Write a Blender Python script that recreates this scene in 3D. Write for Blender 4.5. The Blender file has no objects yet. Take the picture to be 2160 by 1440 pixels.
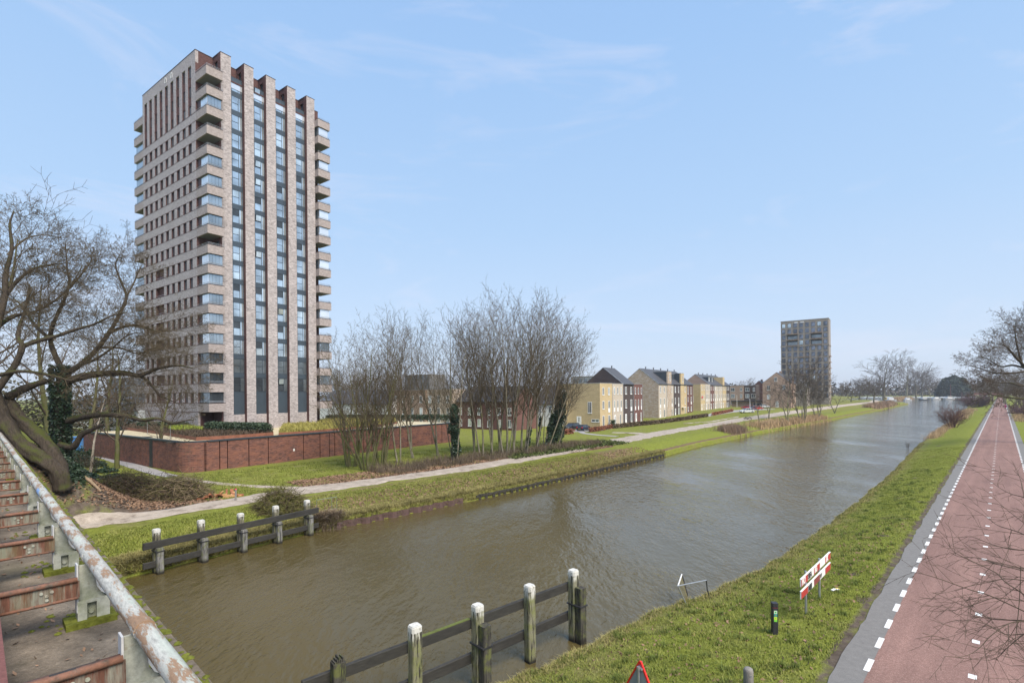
import bpy, math, random
import numpy as np
from mathutils import Vector, Matrix, Euler
from math import radians as RAD, sin, cos, pi, sqrt, atan2

SC = bpy.context.scene
COL = SC.collection
random.seed(7)
RNG = np.random.default_rng(7)

# ------------------------------------------------------------------ camera
CAMZ = 8.7
FPX, CX, CY, ROLL = 1083.0, 1080.0, 831.0, 0.00873
cam_d = bpy.data.cameras.new('camera')
cam_d.sensor_width = 36.0
cam_d.lens = 36.0 * FPX / 2160.0
cam_d.shift_x = 0.0
cam_d.shift_y = (CY - 720.0) / 2160.0
cam_d.clip_start = 0.1
cam_d.clip_end = 6000.0
cam = bpy.data.objects.new('camera', cam_d)
COL.objects.link(cam)
cam.matrix_world = (Matrix.Translation((0, 0, CAMZ)) @ Matrix.Rotation(pi / 2, 4, 'X')
                    @ Matrix.Rotation(-ROLL, 4, 'Z'))
SC.camera = cam

# ------------------------------------------------------------------ world, sun, exposure
SUN_EL, SUN_AZ = RAD(50), RAD(141)          # azimuth clockwise from +Y: high behind the camera, to the right
w = bpy.data.worlds.new('World'); SC.world = w; w.use_nodes = True
nt = w.node_tree; nt.nodes.clear()
N = nt.nodes.new; L = nt.links.new
wo = N('ShaderNodeOutputWorld'); bg = N('ShaderNodeBackground'); bg.inputs['Strength'].default_value = 0.1
sky = N('ShaderNodeTexSky'); sky.sky_type = 'NISHITA'; sky.sun_disc = False
sky.sun_elevation = SUN_EL; sky.sun_rotation = SUN_AZ
sky.air_density = 1.0; sky.dust_density = 1.5; sky.ozone_density = 1.0
tc = N('ShaderNodeTexCoord'); sep = N('ShaderNodeSeparateXYZ'); L(tc.outputs['Generated'], sep.inputs[0])
ramp = N('ShaderNodeValToRGB'); L(sep.outputs['Z'], ramp.inputs[0])
cr = ramp.color_ramp
cr.elements[0].position = 0.0; cr.elements[0].color = (0.68, 0.765, 0.90, 1)
cr.elements[1].position = 0.75; cr.elements[1].color = (0.30, 0.50, 0.86, 1)
e = cr.elements.new(0.10); e.color = (0.575, 0.715, 0.915, 1)
e = cr.elements.new(0.30); e.color = (0.445, 0.64, 0.91, 1)
e = cr.elements.new(0.55); e.color = (0.355, 0.565, 0.89, 1)
# thin cirrus streaks, spread over the whole sky
mp = N('ShaderNodeMapping'); L(tc.outputs['Generated'], mp.inputs[0])
mp.inputs['Scale'].default_value = (1.6, 2.6, 7.0); mp.inputs['Rotation'].default_value = (0.05, 0.22, 0.2)
mp.inputs['Location'].default_value = (1.1745, -3.7330, -4.9823)
n1 = N('ShaderNodeTexNoise'); n1.inputs['Scale'].default_value = 1.25; n1.inputs['Detail'].default_value = 9
n1.inputs['Roughness'].default_value = 0.62; n1.inputs['Distortion'].default_value = 0.9; L(mp.outputs[0], n1.inputs['Vector'])
r2 = N('ShaderNodeValToRGB'); L(n1.outputs['Fac'], r2.inputs[0])
r2.color_ramp.elements[0].position = 0.54; r2.color_ramp.elements[0].color = (0, 0, 0, 1)
r2.color_ramp.elements[1].position = 0.86; r2.color_ramp.elements[1].color = (0.7, 0.7, 0.7, 1)
cl = N('ShaderNodeMixRGB'); L(r2.outputs[0], cl.inputs[0]); L(ramp.outputs[0], cl.inputs[1])
cl.inputs[2].default_value = (0.78, 0.80, 0.94, 1)
sc10 = N('ShaderNodeMixRGB'); sc10.blend_type = 'MULTIPLY'; sc10.inputs[0].default_value = 1.0
L(cl.outputs[0], sc10.inputs[1]); sc10.inputs[2].default_value = (6.95, 6.95, 6.95, 1)
veil = N('ShaderNodeMixRGB'); veil.inputs[0].default_value = 0.88
L(sky.outputs[0], veil.inputs[1]); L(sc10.outputs[0], veil.inputs[2])
L(veil.outputs[0], bg.inputs['Color']); L(bg.outputs[0], wo.inputs['Surface'])

sun_d = bpy.data.lights.new('sun', 'SUN'); sun_d.energy = 3.6; sun_d.angle = RAD(36); sun_d.color = (1.0, 0.91, 0.79)
sun = bpy.data.objects.new('sun', sun_d); COL.objects.link(sun)
sun.rotation_euler = (pi / 2 - SUN_EL, 0, pi - SUN_AZ)
SC.view_settings.view_transform = 'Standard'; SC.view_settings.look = 'None'
SC.view_settings.gamma = 1.0; SC.view_settings.use_curve_mapping = False
SC.view_settings.exposure = 0.68
SC.cycles.max_bounces = 6; SC.cycles.volume_bounces = 0
SC.cycles.transparent_max_bounces = 8

# ------------------------------------------------------------------ pixel / frame helpers
def unroll(px, py):
    dx, dy = px - CX, py - CY
    return dx - ROLL * dy, dy + ROLL * dx
def at(px, py, Y):
    x, y = unroll(px, py)
    return Vector((x / FPX * Y, Y, CAMZ - y / FPX * Y))
def onz(px, py, z):
    x, y = unroll(px, py)
    Y = (CAMZ - z) * FPX / y
    return Vector((x / FPX * Y, Y, z))
# canal frame: s along the canal (receding right), t across it to the left
CS = np.array([0.690, 0.724]); CT = np.array([-0.724, 0.690])
def st(X, Y): return 0.690 * X + 0.724 * Y, -0.724 * X + 0.690 * Y
def xy(s, t): return 0.690 * s - 0.724 * t, 0.724 * s + 0.690 * t
CANAL_ROT = atan2(0.724, 0.690)
# town frame: u along the house fronts (receding right), v away from the canal
UX, UY = 0.5832, 0.8123
TOWN_ROT = atan2(UY, UX)

# ------------------------------------------------------------------ object helpers
def props(o, label=None, cat=None, group=None, kind=None):
    if label: o['label'] = label
    if cat: o['category'] = cat
    if group: o['group'] = group
    if kind: o['kind'] = kind
    return o
def thing(name, label, cat, loc=(0, 0, 0), rotz=0.0, group=None):
    o = bpy.data.objects.new(name, None); COL.objects.link(o)
    o.empty_display_size = 0.3
    o.location = loc; o.rotation_euler = (0, 0, rotz)
    return props(o, label, cat, group)
def link(name, me, parent=None, loc=(0, 0, 0), rotz=0.0, label=None, kind=None):
    o = bpy.data.objects.new(name, me); COL.objects.link(o)
    if parent is not None: o.parent = parent
    o.location = loc; o.rotation_euler = (0, 0, rotz)
    if label: o['label'] = label
    if kind: o['kind'] = kind
    return o

class MB:
    """collects simple shapes, built as ONE mesh"""
    def __init__(s): s.v = []; s.f = []; s.m = []; s.smooth = False
    def face(s, pts, m=0):
        n = len(s.v); s.v += [tuple(p) for p in pts]; s.f.append(tuple(range(n, n + len(pts)))); s.m.append(m)
    def box(s, x0, x1, y0, y1, z0, z1, m=0, skip=''):
        n = len(s.v)
        s.v += [(x0, y0, z0), (x1, y0, z0), (x1, y1, z0), (x0, y1, z0), (x0, y0, z1), (x1, y0, z1), (x1, y1, z1), (x0, y1, z1)]
        for k, q in (('b', (0, 3, 2, 1)), ('t', (4, 5, 6, 7)), ('f', (0, 1, 5, 4)), ('r', (1, 2, 6, 5)), ('k', (2, 3, 7, 6)), ('l', (3, 0, 4, 7))):
            if k in skip: continue
            s.f.append(tuple(n + i for i in q)); s.m.append(m[k] if isinstance(m, dict) and k in m else (m.get('*', 0) if isinstance(m, dict) else m))
        return s
    def beam(s, a, b, w, h, m=0, up=(0, 0, 1)):
        a = Vector(a); b = Vector(b); d = (b - a).normalized(); up = Vector(up)
        side = d.cross(up)
        if side.length < 1e-4: side = d.cross(Vector((1, 0, 0)))
        side.normalize(); u = side.cross(d).normalized()
        n = len(s.v)
        for c in (a, b):
            for i, j in ((-1, -1), (1, -1), (1, 1), (-1, 1)):
                s.v.append(tuple(c + side * (i * w / 2) + u * (j * h / 2)))
        for q in ((0, 3, 2, 1), (4, 5, 6, 7), (0, 1, 5, 4), (1, 2, 6, 5), (2, 3, 7, 6), (3, 0, 4, 7)):
            s.f.append(tuple(n + i for i in q)); s.m.append(m)
        return s
    def tube(s, pts, rad, sides=8, m=0, cap=True):
        pts = [Vector(p) for p in pts]; n0 = len(s.v); k = len(pts)
        if not hasattr(rad, '__len__'): rad = [rad] * k
        ref = None
        for i, p in enumerate(pts):
            d = (pts[min(i + 1, k - 1)] - pts[max(i - 1, 0)]).normalized()
            if ref is None:
                ref = d.cross(Vector((0, 0, 1)))
                if ref.length < 1e-3: ref = d.cross(Vector((1, 0, 0)))
            ref = (ref - d * ref.dot(d)).normalized(); b = d.cross(ref)
            for j in range(sides):
                a = 2 * pi * j / sides
                s.v.append(tuple(p + (ref * cos(a) + b * sin(a)) * rad[i]))
        for i in range(k - 1):
            for j in range(sides):
                a, b_ = n0 + i * sides + j, n0 + i * sides + (j + 1) % sides
                s.f.append((a, b_, b_ + sides, a + sides)); s.m.append(m)
        if cap:
            s.f.append(tuple(n0 + j for j in range(sides))[::-1]); s.m.append(m)
            s.f.append(tuple(n0 + (k - 1) * sides + j for j in range(sides))); s.m.append(m)
        return s
    def lathe(s, prof, sides=12, c=(0, 0), m=0):
        return s.tube([(c[0], c[1], z) for r, z in prof], [r for r, z in prof], sides, m)
    def extrude(s, poly, d, m=0):
        """closed polygon (3-D points) swept by vector d"""
        n = len(s.v); k = len(poly); d = Vector(d)
        s.v += [tuple(p) for p in poly] + [tuple(Vector(p) + d) for p in poly]
        s.f.append(tuple(range(n, n + k))); s.m.append(m)
        s.f.append(tuple(range(n + 2 * k - 1, n + k - 1, -1))); s.m.append(m)
        for i in range(k):
            j = (i + 1) % k
            s.f.append((n + j, n + i, n + k + i, n + k + j)); s.m.append(m)
        return s
    def mesh(s, name, mats):
        me = bpy.data.meshes.new(name)
        me.from_pydata(s.v, [], s.f); 
        mats = mats if isinstance(mats, (list, tuple)) else [mats]
        for x in mats: me.materials.append(x)
        if len(mats) > 1: me.polygons.foreach_set('material_index', s.m)
        if s.smooth: me.polygons.foreach_set('use_smooth', [True] * len(s.f))
        me.update()
        return me
    def build(s, name, mats, parent=None, loc=(0, 0, 0), rotz=0.0, label=None, kind=None, bevel=0):
        me = s.mesh(name, mats)
        if bevel:
            import bmesh
            bm = bmesh.new(); bm.from_mesh(me)
            bmesh.ops.remove_doubles(bm, verts=bm.verts, dist=1e-5)
            bmesh.ops.bevel(bm, geom=list(bm.edges), offset=bevel, segments=1, affect='EDGES', profile=0.5)
            bm.to_mesh(me); bm.free()
        return link(name, me, parent, loc, rotz, label, kind)

def np_mesh(name, verts, tris, mats, smooth=False):
    """triangles or quads given as a numpy array"""
    me = bpy.data.meshes.new(name)
    k = tris.shape[1]; nf = len(tris)
    me.vertices.add(len(verts)); me.vertices.foreach_set('co', np.ascontiguousarray(verts, dtype=np.float32).ravel())
    me.loops.add(nf * k); me.loops.foreach_set('vertex_index', np.ascontiguousarray(tris, dtype=np.int32).ravel())
    me.polygons.add(nf); me.polygons.foreach_set('loop_start', np.arange(0, nf * k, k, dtype=np.int32))
    me.polygons.foreach_set('loop_total', np.full(nf, k, dtype=np.int32))
    if smooth: me.polygons.foreach_set('use_smooth', np.ones(nf, dtype=bool))
    for x in (mats if isinstance(mats, (list, tuple)) else [mats]): me.materials.append(x)
    me.update(calc_edges=True); me.validate()
    return me
def leaf_mesh(name, P, size, mats, up=0.3, rng=RNG, aspect=1.7):
    """one small tilted quad (a leaf) at each point of P"""
    n = len(P); d = rng.normal(size=(n, 3)); d[:, 2] *= 0.7; d /= np.linalg.norm(d, axis=1)[:, None]
    r = rng.normal(size=(n, 3)); r[:, 2] += up; e2 = np.cross(d, r); e2 /= np.linalg.norm(e2, axis=1)[:, None] + 1e-9
    s = size * rng.uniform(0.6, 1.35, size=(n, 1))
    a = d * s * 0.5 * aspect; b = e2 * s * 0.5
    V = np.stack([P - a, P + b * 0.9, P + a, P - b * 0.9], axis=1).reshape(-1, 3)
    return np_mesh(name, V, np.arange(n * 4).reshape(n, 4), mats)
def blade_mesh(name, P, h, wdt, mats, lean=0.35, rng=RNG, hvar=0.5, curve=0.3):
    """thin bent grass/reed blades standing on the points of P: two triangles each"""
    n = len(P); a = rng.uniform(0, 2 * pi, n); hh = (h * rng.uniform(1 - hvar, 1 + hvar * 0.6, n))[:, None]
    dirv = np.stack([np.cos(a), np.sin(a), np.zeros(n)], axis=1); side = np.stack([-np.sin(a), np.cos(a), np.zeros(n)], axis=1)
    ln = np.abs(rng.normal(0, lean, n))[:, None]; up = np.array([[0, 0, 1.0]])
    mid = P + (up * 0.55 + dirv * ln * 0.4) * hh
    tip = P + (up * (1 - 0.25 * ln) + dirv * ln * (1 + curve)) * hh
    ww = wdt * rng.uniform(0.7, 1.3, n)[:, None]
    V = np.stack([P - side * ww / 2, P + side * ww / 2, mid + side * ww * 0.35, tip, mid - side * ww * 0.35], axis=1).reshape(-1, 3)
    i = np.arange(n)[:, None] * 5
    T = np.concatenate([i + np.array([[0, 1, 2]]), i + np.array([[0, 2, 4]]), i + np.array([[4, 2, 3]])], axis=0)
    return np_mesh(name, V, T, mats)

# ------------------------------------------------------------------ materials
MATS = {}
def new_mat(name):
    m = bpy.data.materials.new(name); m.use_nodes = True
    t = m.node_tree; b = t.nodes['Principled BSDF']; MATS[name] = m
    return m, t, b
def pos_node(t, space='world', scale=(1, 1, 1)):
    if space == 'world': g = t.nodes.new('ShaderNodeNewGeometry'); o = g.outputs['Position']
    else: g = t.nodes.new('ShaderNodeTexCoord'); o = g.outputs['Object']
    if scale == (1, 1, 1): return o
    mp = t.nodes.new('ShaderNodeMapping'); t.links.new(o, mp.inputs[0]); mp.inputs['Scale'].default_value = scale
    return mp.outputs[0]
def noise(t, vec, scale, detail=4, rough=0.6):
    n = t.nodes.new('ShaderNodeTexNoise'); t.links.new(vec, n.inputs['Vector'])
    n.inputs['Scale'].default_value = scale; n.inputs['Detail'].default_value = detail; n.inputs['Roughness'].default_value = rough
    return n.outputs['Fac']
def ramp(t, fac, stops):
    r = t.nodes.new('ShaderNodeValToRGB'); t.links.new(fac, r.inputs[0]); c = r.color_ramp
    while len(c.elements) < len(stops): c.elements.new(0.5)
    for el, (p, col) in zip(c.elements, stops):
        el.position = p; el.color = (*col, 1) if len(col) == 3 else col
    return r.outputs[0]
def mix(t, fac, a, b, mode='MIX'):
    m = t.nodes.new('ShaderNodeMixRGB'); m.blend_type = mode
    for i, x in ((0, fac), (1, a), (2, b)):
        if isinstance(x, (int, float)): m.inputs[i].default_value = x if i == 0 else (x, x, x, 1)
        elif isinstance(x, tuple): m.inputs[i].default_value = (*x, 1)
        else: t.links.new(x, m.inputs[i])
    return m.outputs[0]
def math_node(t, op, a, b=0.0):
    m = t.nodes.new('ShaderNodeMath'); m.operation = op
    for i, x in ((0, a), (1, b)):
        if isinstance(x, (int, float)): m.inputs[i].default_value = x
        else: t.links.new(x, m.inputs[i])
    return m.outputs[0]
def bump(t, b, h, strength=0.3, dist=0.02):
    n = t.nodes.new('ShaderNodeBump'); t.links.new(h, n.inputs['Height'])
    n.inputs['Strength'].default_value = strength; n.inputs['Distance'].default_value = dist
    t.links.new(n.outputs[0], b.inputs['Normal'])
def plain(name, col, rough=0.7, metal=0.0, var=0.25, scale=6.0, bmp=0.0, space='world', spec=None, stretch=(1, 1, 1)):
    """one colour broken up by two noises"""
    m, t, b = new_mat(name); p = pos_node(t, space, stretch)
    f1 = noise(t, p, scale, 5); f2 = noise(t, p, scale * 0.17, 3)
    f = math_node(t, 'ADD', math_node(t, 'MULTIPLY', f1, 0.6), math_node(t, 'MULTIPLY', f2, 0.4))
    lo = tuple(c * (1 - var) for c in col); hi = tuple(min(1, c * (1 + var)) for c in col)
    t.links.new(ramp(t, f, [(0.3, lo), (0.7, hi)]), b.inputs['Base Color'])
    b.inputs['Roughness'].default_value = rough; b.inputs['Metallic'].default_value = metal
    if spec is not None: b.inputs['Specular IOR Level'].default_value = spec
    if bmp: bump(t, b, f1, bmp, 0.02)
    return m
def brick(name, c1, c2, mortar, bw=0.21, bh=0.065, mottle=0.25, rough=0.85, patch=None, patch_fac=0.5):
    """brickwork on upright walls: object coordinates (x+y, z)"""
    m, t, b = new_mat(name)
    o = pos_node(t, 'object'); s = t.nodes.new('ShaderNodeSeparateXYZ'); t.links.new(o, s.inputs[0])
    c = t.nodes.new('ShaderNodeCombineXYZ')
    t.links.new(math_node(t, 'ADD', s.outputs[0], s.outputs[1]), c.inputs[0]); t.links.new(s.outputs[2], c.inputs[1])
    bt = t.nodes.new('ShaderNodeTexBrick'); t.links.new(c.outputs[0], bt.inputs['Vector'])
    bt.inputs['Scale'].default_value = 1.0; bt.inputs['Brick Width'].default_value = bw; bt.inputs['Row Height'].default_value = bh
    bt.inputs['Mortar Size'].default_value = 0.007; bt.inputs['Mortar Smooth'].default_value = 0.3; bt.inputs['Bias'].default_value = 0.0
    bt.inputs['Color1'].default_value = (*c1, 1); bt.inputs['Color2'].default_value = (*c2, 1); bt.inputs['Mortar'].default_value = (*mortar, 1)
    st_ = pos_node(t, 'object', (1.0, 1.0, 2.6))
    n1 = noise(t, st_, 2.6, 6, 0.75); n2 = noise(t, st_, 0.35, 3, 0.5)
    k1 = ramp(t, n1, [(0.36, (1 - mottle,) * 3), (0.64, (1 + mottle,) * 3)])
    col = mix(t, 1.0, bt.outputs['Color'], k1, 'MULTIPLY')
    k2 = ramp(t, n2, [(0.3, (0.92,) * 3), (0.7, (1.06,) * 3)])
    col = mix(t, 1.0, col, k2, 'MULTIPLY')
    if patch:
        f = ramp(t, noise(t, st_, 0.9, 4, 0.65), [(0.45, (0, 0, 0)), (0.62, (patch_fac,) * 3)])
        col = mix(t, f, col, patch)
    t.links.new(col, b.inputs['Base Color']); b.inputs['Roughness'].default_value = rough
    b.inputs['Specular IOR Level'].default_value = 0.2
    bump(t, b, bt.outputs['Fac'], -0.35, 0.01)
    return m
def glass(name, col, metal=0.75, rough=0.06, var=0.3, scale=0.35):
    m, t, b = new_mat(name); p = pos_node(t)
    f = noise(t, p, scale, 2)
    lo = tuple(c * (1 - var) for c in col); hi = tuple(min(1, c * (1 + var)) for c in col)
    t.links.new(ramp(t, f, [(0.35, lo), (0.65, hi)]), b.inputs['Base Color'])
    b.inputs['Metallic'].default_value = metal; b.inputs['Roughness'].default_value = rough
    bump(t, b, noise(t, p, 0.8, 2), 0.03, 0.05)
    return m
# ------------------------------------------------------------------ the materials of the place
M_beige = brick('beige_brick', (0.425, 0.378, 0.368), (0.325, 0.282, 0.273), (0.41, 0.385, 0.38), mottle=0.42, bw=0.25, bh=0.07)
M_beige2 = brick('beige_brick_balcony', (0.385, 0.33, 0.31), (0.305, 0.257, 0.24), (0.36, 0.325, 0.312), mottle=0.28)
M_redbrick = brick('dark_red_brick', (0.135, 0.066, 0.060), (0.095, 0.046, 0.043), (0.11, 0.08, 0.075), mottle=0.3)
M_wallbrick = brick('red_garden_wall_brick', (0.22, 0.096, 0.070), (0.10, 0.053, 0.048), (0.14, 0.09, 0.077), mottle=0.38, patch=(0.275, 0.118, 0.078), patch_fac=0.55, bw=0.32, bh=0.07)
M_yellow = brick('yellow_brick', (0.53, 0.405, 0.225), (0.45, 0.335, 0.18), (0.50, 0.43, 0.30), mottle=0.14)
M_house_beige = brick('pale_brick', (0.52, 0.45, 0.36), (0.43, 0.36, 0.29), (0.50, 0.46, 0.40), mottle=0.16)
M_house_mixed = brick('mixed_brick', (0.43, 0.33, 0.23), (0.35, 0.25, 0.18), (0.42, 0.36, 0.30), mottle=0.22, patch=(0.50, 0.44, 0.38), patch_fac=0.8)
M_brown = brick('dark_brown_brick', (0.085, 0.065, 0.062), (0.065, 0.05, 0.048), (0.10, 0.085, 0.08), mottle=0.2)
M_red = brick('house_red_brick', (0.165, 0.078, 0.066), (0.125, 0.058, 0.050), (0.17, 0.11, 0.095), mottle=0.2)
M_tan = brick('tan_brick', (0.38, 0.27, 0.205), (0.31, 0.21, 0.16), (0.38, 0.30, 0.25), mottle=0.2)
M_farbrick = brick('grey_brown_brick', (0.31, 0.27, 0.235), (0.25, 0.215, 0.185), (0.29, 0.265, 0.24), mottle=0.2)
M_white = plain('white_paint', (0.78, 0.78, 0.77), 0.5, var=0.06)
M_cream = plain('white_render', (0.72, 0.71, 0.70), 0.7, var=0.08, scale=1.5)
M_roof = plain('dark_roof_tile', (0.062, 0.063, 0.07), 0.6, var=0.25, scale=9)
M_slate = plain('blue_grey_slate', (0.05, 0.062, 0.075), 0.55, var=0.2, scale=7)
M_zinc = plain('zinc_coping', (0.45, 0.46, 0.47), 0.45, 0.5, var=0.1)
M_concrete_soffit = plain('grey_concrete', (0.20, 0.205, 0.205), 0.85, var=0.12, scale=3)
M_spandrel = plain('blue_grey_panel', (0.062, 0.083, 0.105), 0.35, 0.2, var=0.08, scale=1.2)
M_frame = plain('dark_frame', (0.045, 0.06, 0.075), 0.4, 0.2, var=0.08)
M_frame_red = plain('dark_red_frame', (0.062, 0.035, 0.034), 0.5, var=0.15)
M_glass = glass('window_glass', (0.53, 0.61, 0.66))
M_glass_pale = glass('pale_window_glass', (0.62, 0.70, 0.73), 0.68, 0.10)
M_glass_dark = glass('dark_window_glass', (0.055, 0.065, 0.075), 0.25, 0.05)
M_glass_mid = glass('grey_window_glass', (0.17, 0.20, 0.22), 0.5, 0.05)
M_glaz = glass('balcony_glazing', (0.36, 0.42, 0.46), 0.7, 0.06, 0.25, 0.25)
M_glaz_pale = glass('pale_balcony_glazing', (0.78, 0.82, 0.86), 0.55, 0.15, 0.1, 0.25)
M_rail = plain('galvanised_rail', (0.42, 0.44, 0.46), 0.4, 0.7, var=0.12)
M_dark = plain('dark_recess', (0.025, 0.024, 0.025), 0.8, var=0.1)
M_black = plain('black_plastic', (0.028, 0.028, 0.032), 0.5, var=0.2)
M_rubber = plain('tyre_rubber', (0.02, 0.02, 0.02), 0.8, var=0.1)
M_asphalt = plain('grey_asphalt', (0.165, 0.157, 0.147), 0.9, var=0.28, scale=26, bmp=0.25)
M_paving = plain('grey_paving', (0.30, 0.285, 0.275), 0.9, var=0.2, scale=10, bmp=0.1)
M_line = plain('road_paint', (0.68, 0.67, 0.65), 0.7, var=0.24, scale=22)
M_gravel = plain('pale_gravel', (0.50, 0.43, 0.28), 0.95, var=0.28, scale=12, bmp=0.3)
M_corten = plain('rusty_planter_steel', (0.19, 0.075, 0.045), 0.8, var=0.35, scale=3)
M_oak = plain('weathered_grey_wood', (0.21, 0.195, 0.175), 0.85, var=0.35, scale=8, bmp=0.4, stretch=(4, 4, 0.6))
M_darkwood = plain('tarred_timber', (0.040, 0.036, 0.030), 0.8, var=0.5, scale=7, bmp=0.5)

# red chip-seal of the cycle street: coarse speckle, worn darker in the wheel lines
def _road():
    m, t, b = new_mat('red_asphalt'); p = pos_node(t)
    f1 = noise(t, p, 34, 4, 0.8); f2 = noise(t, p, 0.25, 4); f3 = noise(t, p, 9, 4, 0.7)
    c = ramp(t, f1, [(0.28, (0.118, 0.064, 0.052)), (0.5, (0.238, 0.138, 0.114)), (0.74, (0.40, 0.28, 0.235))])
    c = mix(t, 1, c, ramp(t, f2, [(0.3, (0.86,) * 3), (0.7, (1.08,) * 3)]), 'MULTIPLY')
    c = mix(t, 1, c, ramp(t, f3, [(0.3, (0.80,) * 3), (0.7, (1.14,) * 3)]), 'MULTIPLY')
    g0 = t.nodes.new('ShaderNodeNewGeometry'); mp = t.nodes.new('ShaderNodeMapping'); mp.vector_type = 'TEXTURE'; t.links.new(g0.outputs['Position'], mp.inputs[0])
    mp.inputs['Rotation'].default_value = (0, 0, CANAL_ROT); mp.inputs['Scale'].default_value = (14, .8, 1)
    c = mix(t, 1, c, ramp(t, noise(t, mp.outputs[0], 1.0, 5, .6), [(.3, (.80, .79, .80)), (.7, (1.12,) * 3)]), 'MULTIPLY')
    t.links.new(c, b.inputs['Base Color']); b.inputs['Roughness'].default_value = 0.9
    b.inputs['Specular IOR Level'].default_value = 0.25; bump(t, b, f1, 0.35, 0.02); return m
M_road = _road()
def _dirt():
    m, t, b = new_mat('sandy_dirt'); p = pos_node(t)
    f1 = noise(t, p, 1.3, 6, 0.7); f2 = noise(t, p, 14, 4, 0.7)
    c = ramp(t, f1, [(0.30, (0.17, 0.135, 0.105)), (0.47, (0.345, 0.29, 0.235)), (0.70, (0.46, 0.395, 0.33))])
    c = mix(t, 1, c, ramp(t, f2, [(0.3, (0.8,) * 3), (0.7, (1.1,) * 3)]), 'MULTIPLY')
    t.links.new(c, b.inputs['Base Color']); b.inputs['Roughness'].default_value = 0.95; bump(t, b, f1, 0.4, 0.05); return m
M_dirt = _dirt()
# turf: painted masks (R litter, G lush, B bare mud) choose between grass, leaf litter and mud
def _ground():
    m, t, b = new_mat('turf'); p = pos_node(t)
    va = t.nodes.new('ShaderNodeVertexColor'); va.layer_name = 'mask'
    s = t.nodes.new('ShaderNodeSeparateColor'); t.links.new(va.outputs['Color'], s.inputs[0])
    fine = noise(t, p, 17, 5, 0.75); mid = noise(t, p, 2.3, 5, 0.65); big = noise(t, p, 0.3, 4, 0.6); patch = noise(t, p, 0.9, 4, 0.65)
    g = ramp(t, fine, [(0.25, (0.058, 0.078, 0.014)), (0.5, (0.172, 0.198, 0.032)), (0.78, (0.335, 0.33, 0.080))])
    dry = ramp(t, fine, [(0.25, (0.10, 0.095, 0.035)), (0.55, (0.205, 0.185, 0.075)), (0.8, (0.31, 0.27, 0.13))])
    f = math_node(t, 'ADD', math_node(t, 'MULTIPLY', patch, 0.75), math_node(t, 'MULTIPLY', big, 0.45))
    f = math_node(t, 'SUBTRACT', f, math_node(t, 'MULTIPLY', s.outputs[1], 0.34))
    c = mix(t, ramp(t, f, [(0.42, (0, 0, 0)), (0.66, (0.85,) * 3)]), g, dry)
    c = mix(t, 1, c, ramp(t, mid, [(0.3, (0.72,) * 3), (0.7, (1.18,) * 3)]), 'MULTIPLY')
    lit = ramp(t, noise(t, p, 11, 6, 0.8), [(0.28, (0.055, 0.038, 0.028)), (0.48, (0.135, 0.088, 0.062)), (0.62, (0.25, 0.16, 0.105)), (0.8, (0.36, 0.27, 0.19))])
    mud = ramp(t, mid, [(0.3, (0.06, 0.047, 0.037)), (0.7, (0.15, 0.12, 0.095))])
    fr = math_node(t, 'MULTIPLY', s.outputs[0], math_node(t, 'ADD', math_node(t, 'MULTIPLY', mid, 1.9), 0.1))
    fb = math_node(t, 'MULTIPLY', s.outputs[2], math_node(t, 'ADD', math_node(t, 'MULTIPLY', patch, 1.9), 0.1))
    c = mix(t, ramp(t, fr, [(0.33, (0, 0, 0)), (0.62, (1, 1, 1))]), c, lit)
    c = mix(t, ramp(t, fb, [(0.33, (0, 0, 0)), (0.62, (1, 1, 1))]), c, mud)
    t.links.new(c, b.inputs['Base Color']); b.inputs['Roughness'].default_value = 1.0; b.inputs['Specular IOR Level'].default_value = 0.08
    bump(t, b, math_node(t, 'ADD', fine, mid), 0.7, 0.06); return m
M_turf = _ground()
def _water():
    m, t, b = new_mat('canal_water'); p = pos_node(t)
    mp = t.nodes.new('ShaderNodeMapping'); t.links.new(p, mp.inputs[0])
    mp.inputs['Rotation'].default_value = (0, 0, -CANAL_ROT + 0.35); mp.inputs['Scale'].default_value = (1.0, 0.42, 1)
    v = mp.outputs[0]
    n1 = noise(t, v, 4.4, 3, 0.55); n2 = noise(t, v, 1.5, 3, 0.5); n3 = noise(t, p, 0.05, 3, 0.6)
    n4 = noise(t, v, 0.10, 3, 0.6)
    amp = ramp(t, n4, [(0.38, (0.30,) * 3), (0.58, (1.0,) * 3)])
    h = math_node(t, 'ADD', math_node(t, 'MULTIPLY', n1, 0.62), math_node(t, 'MULTIPLY', n2, 0.95))
    h = math_node(t, 'MULTIPLY', h, amp)
    c = ramp(t, n3, [(0.35, (0.078, 0.060, 0.023)), (0.65, (0.096, 0.076, 0.032))])
    t.links.new(c, b.inputs['Base Color']); b.inputs['Roughness'].default_value = 0.07
    b.inputs['IOR'].default_value = 1.40; b.inputs['Specular IOR Level'].default_value = 0.5
    b.inputs['Specular Tint'].default_value = (1.0, 0.92, 0.82, 1)
    n = t.nodes.new('ShaderNodeBump'); t.links.new(h, n.inputs['Height']); n.inputs['Strength'].default_value = 1.0; n.inputs['Distance'].default_value = 0.15
    t.links.new(n.outputs[0], b.inputs['Normal']); return m
M_water = _water()
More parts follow.
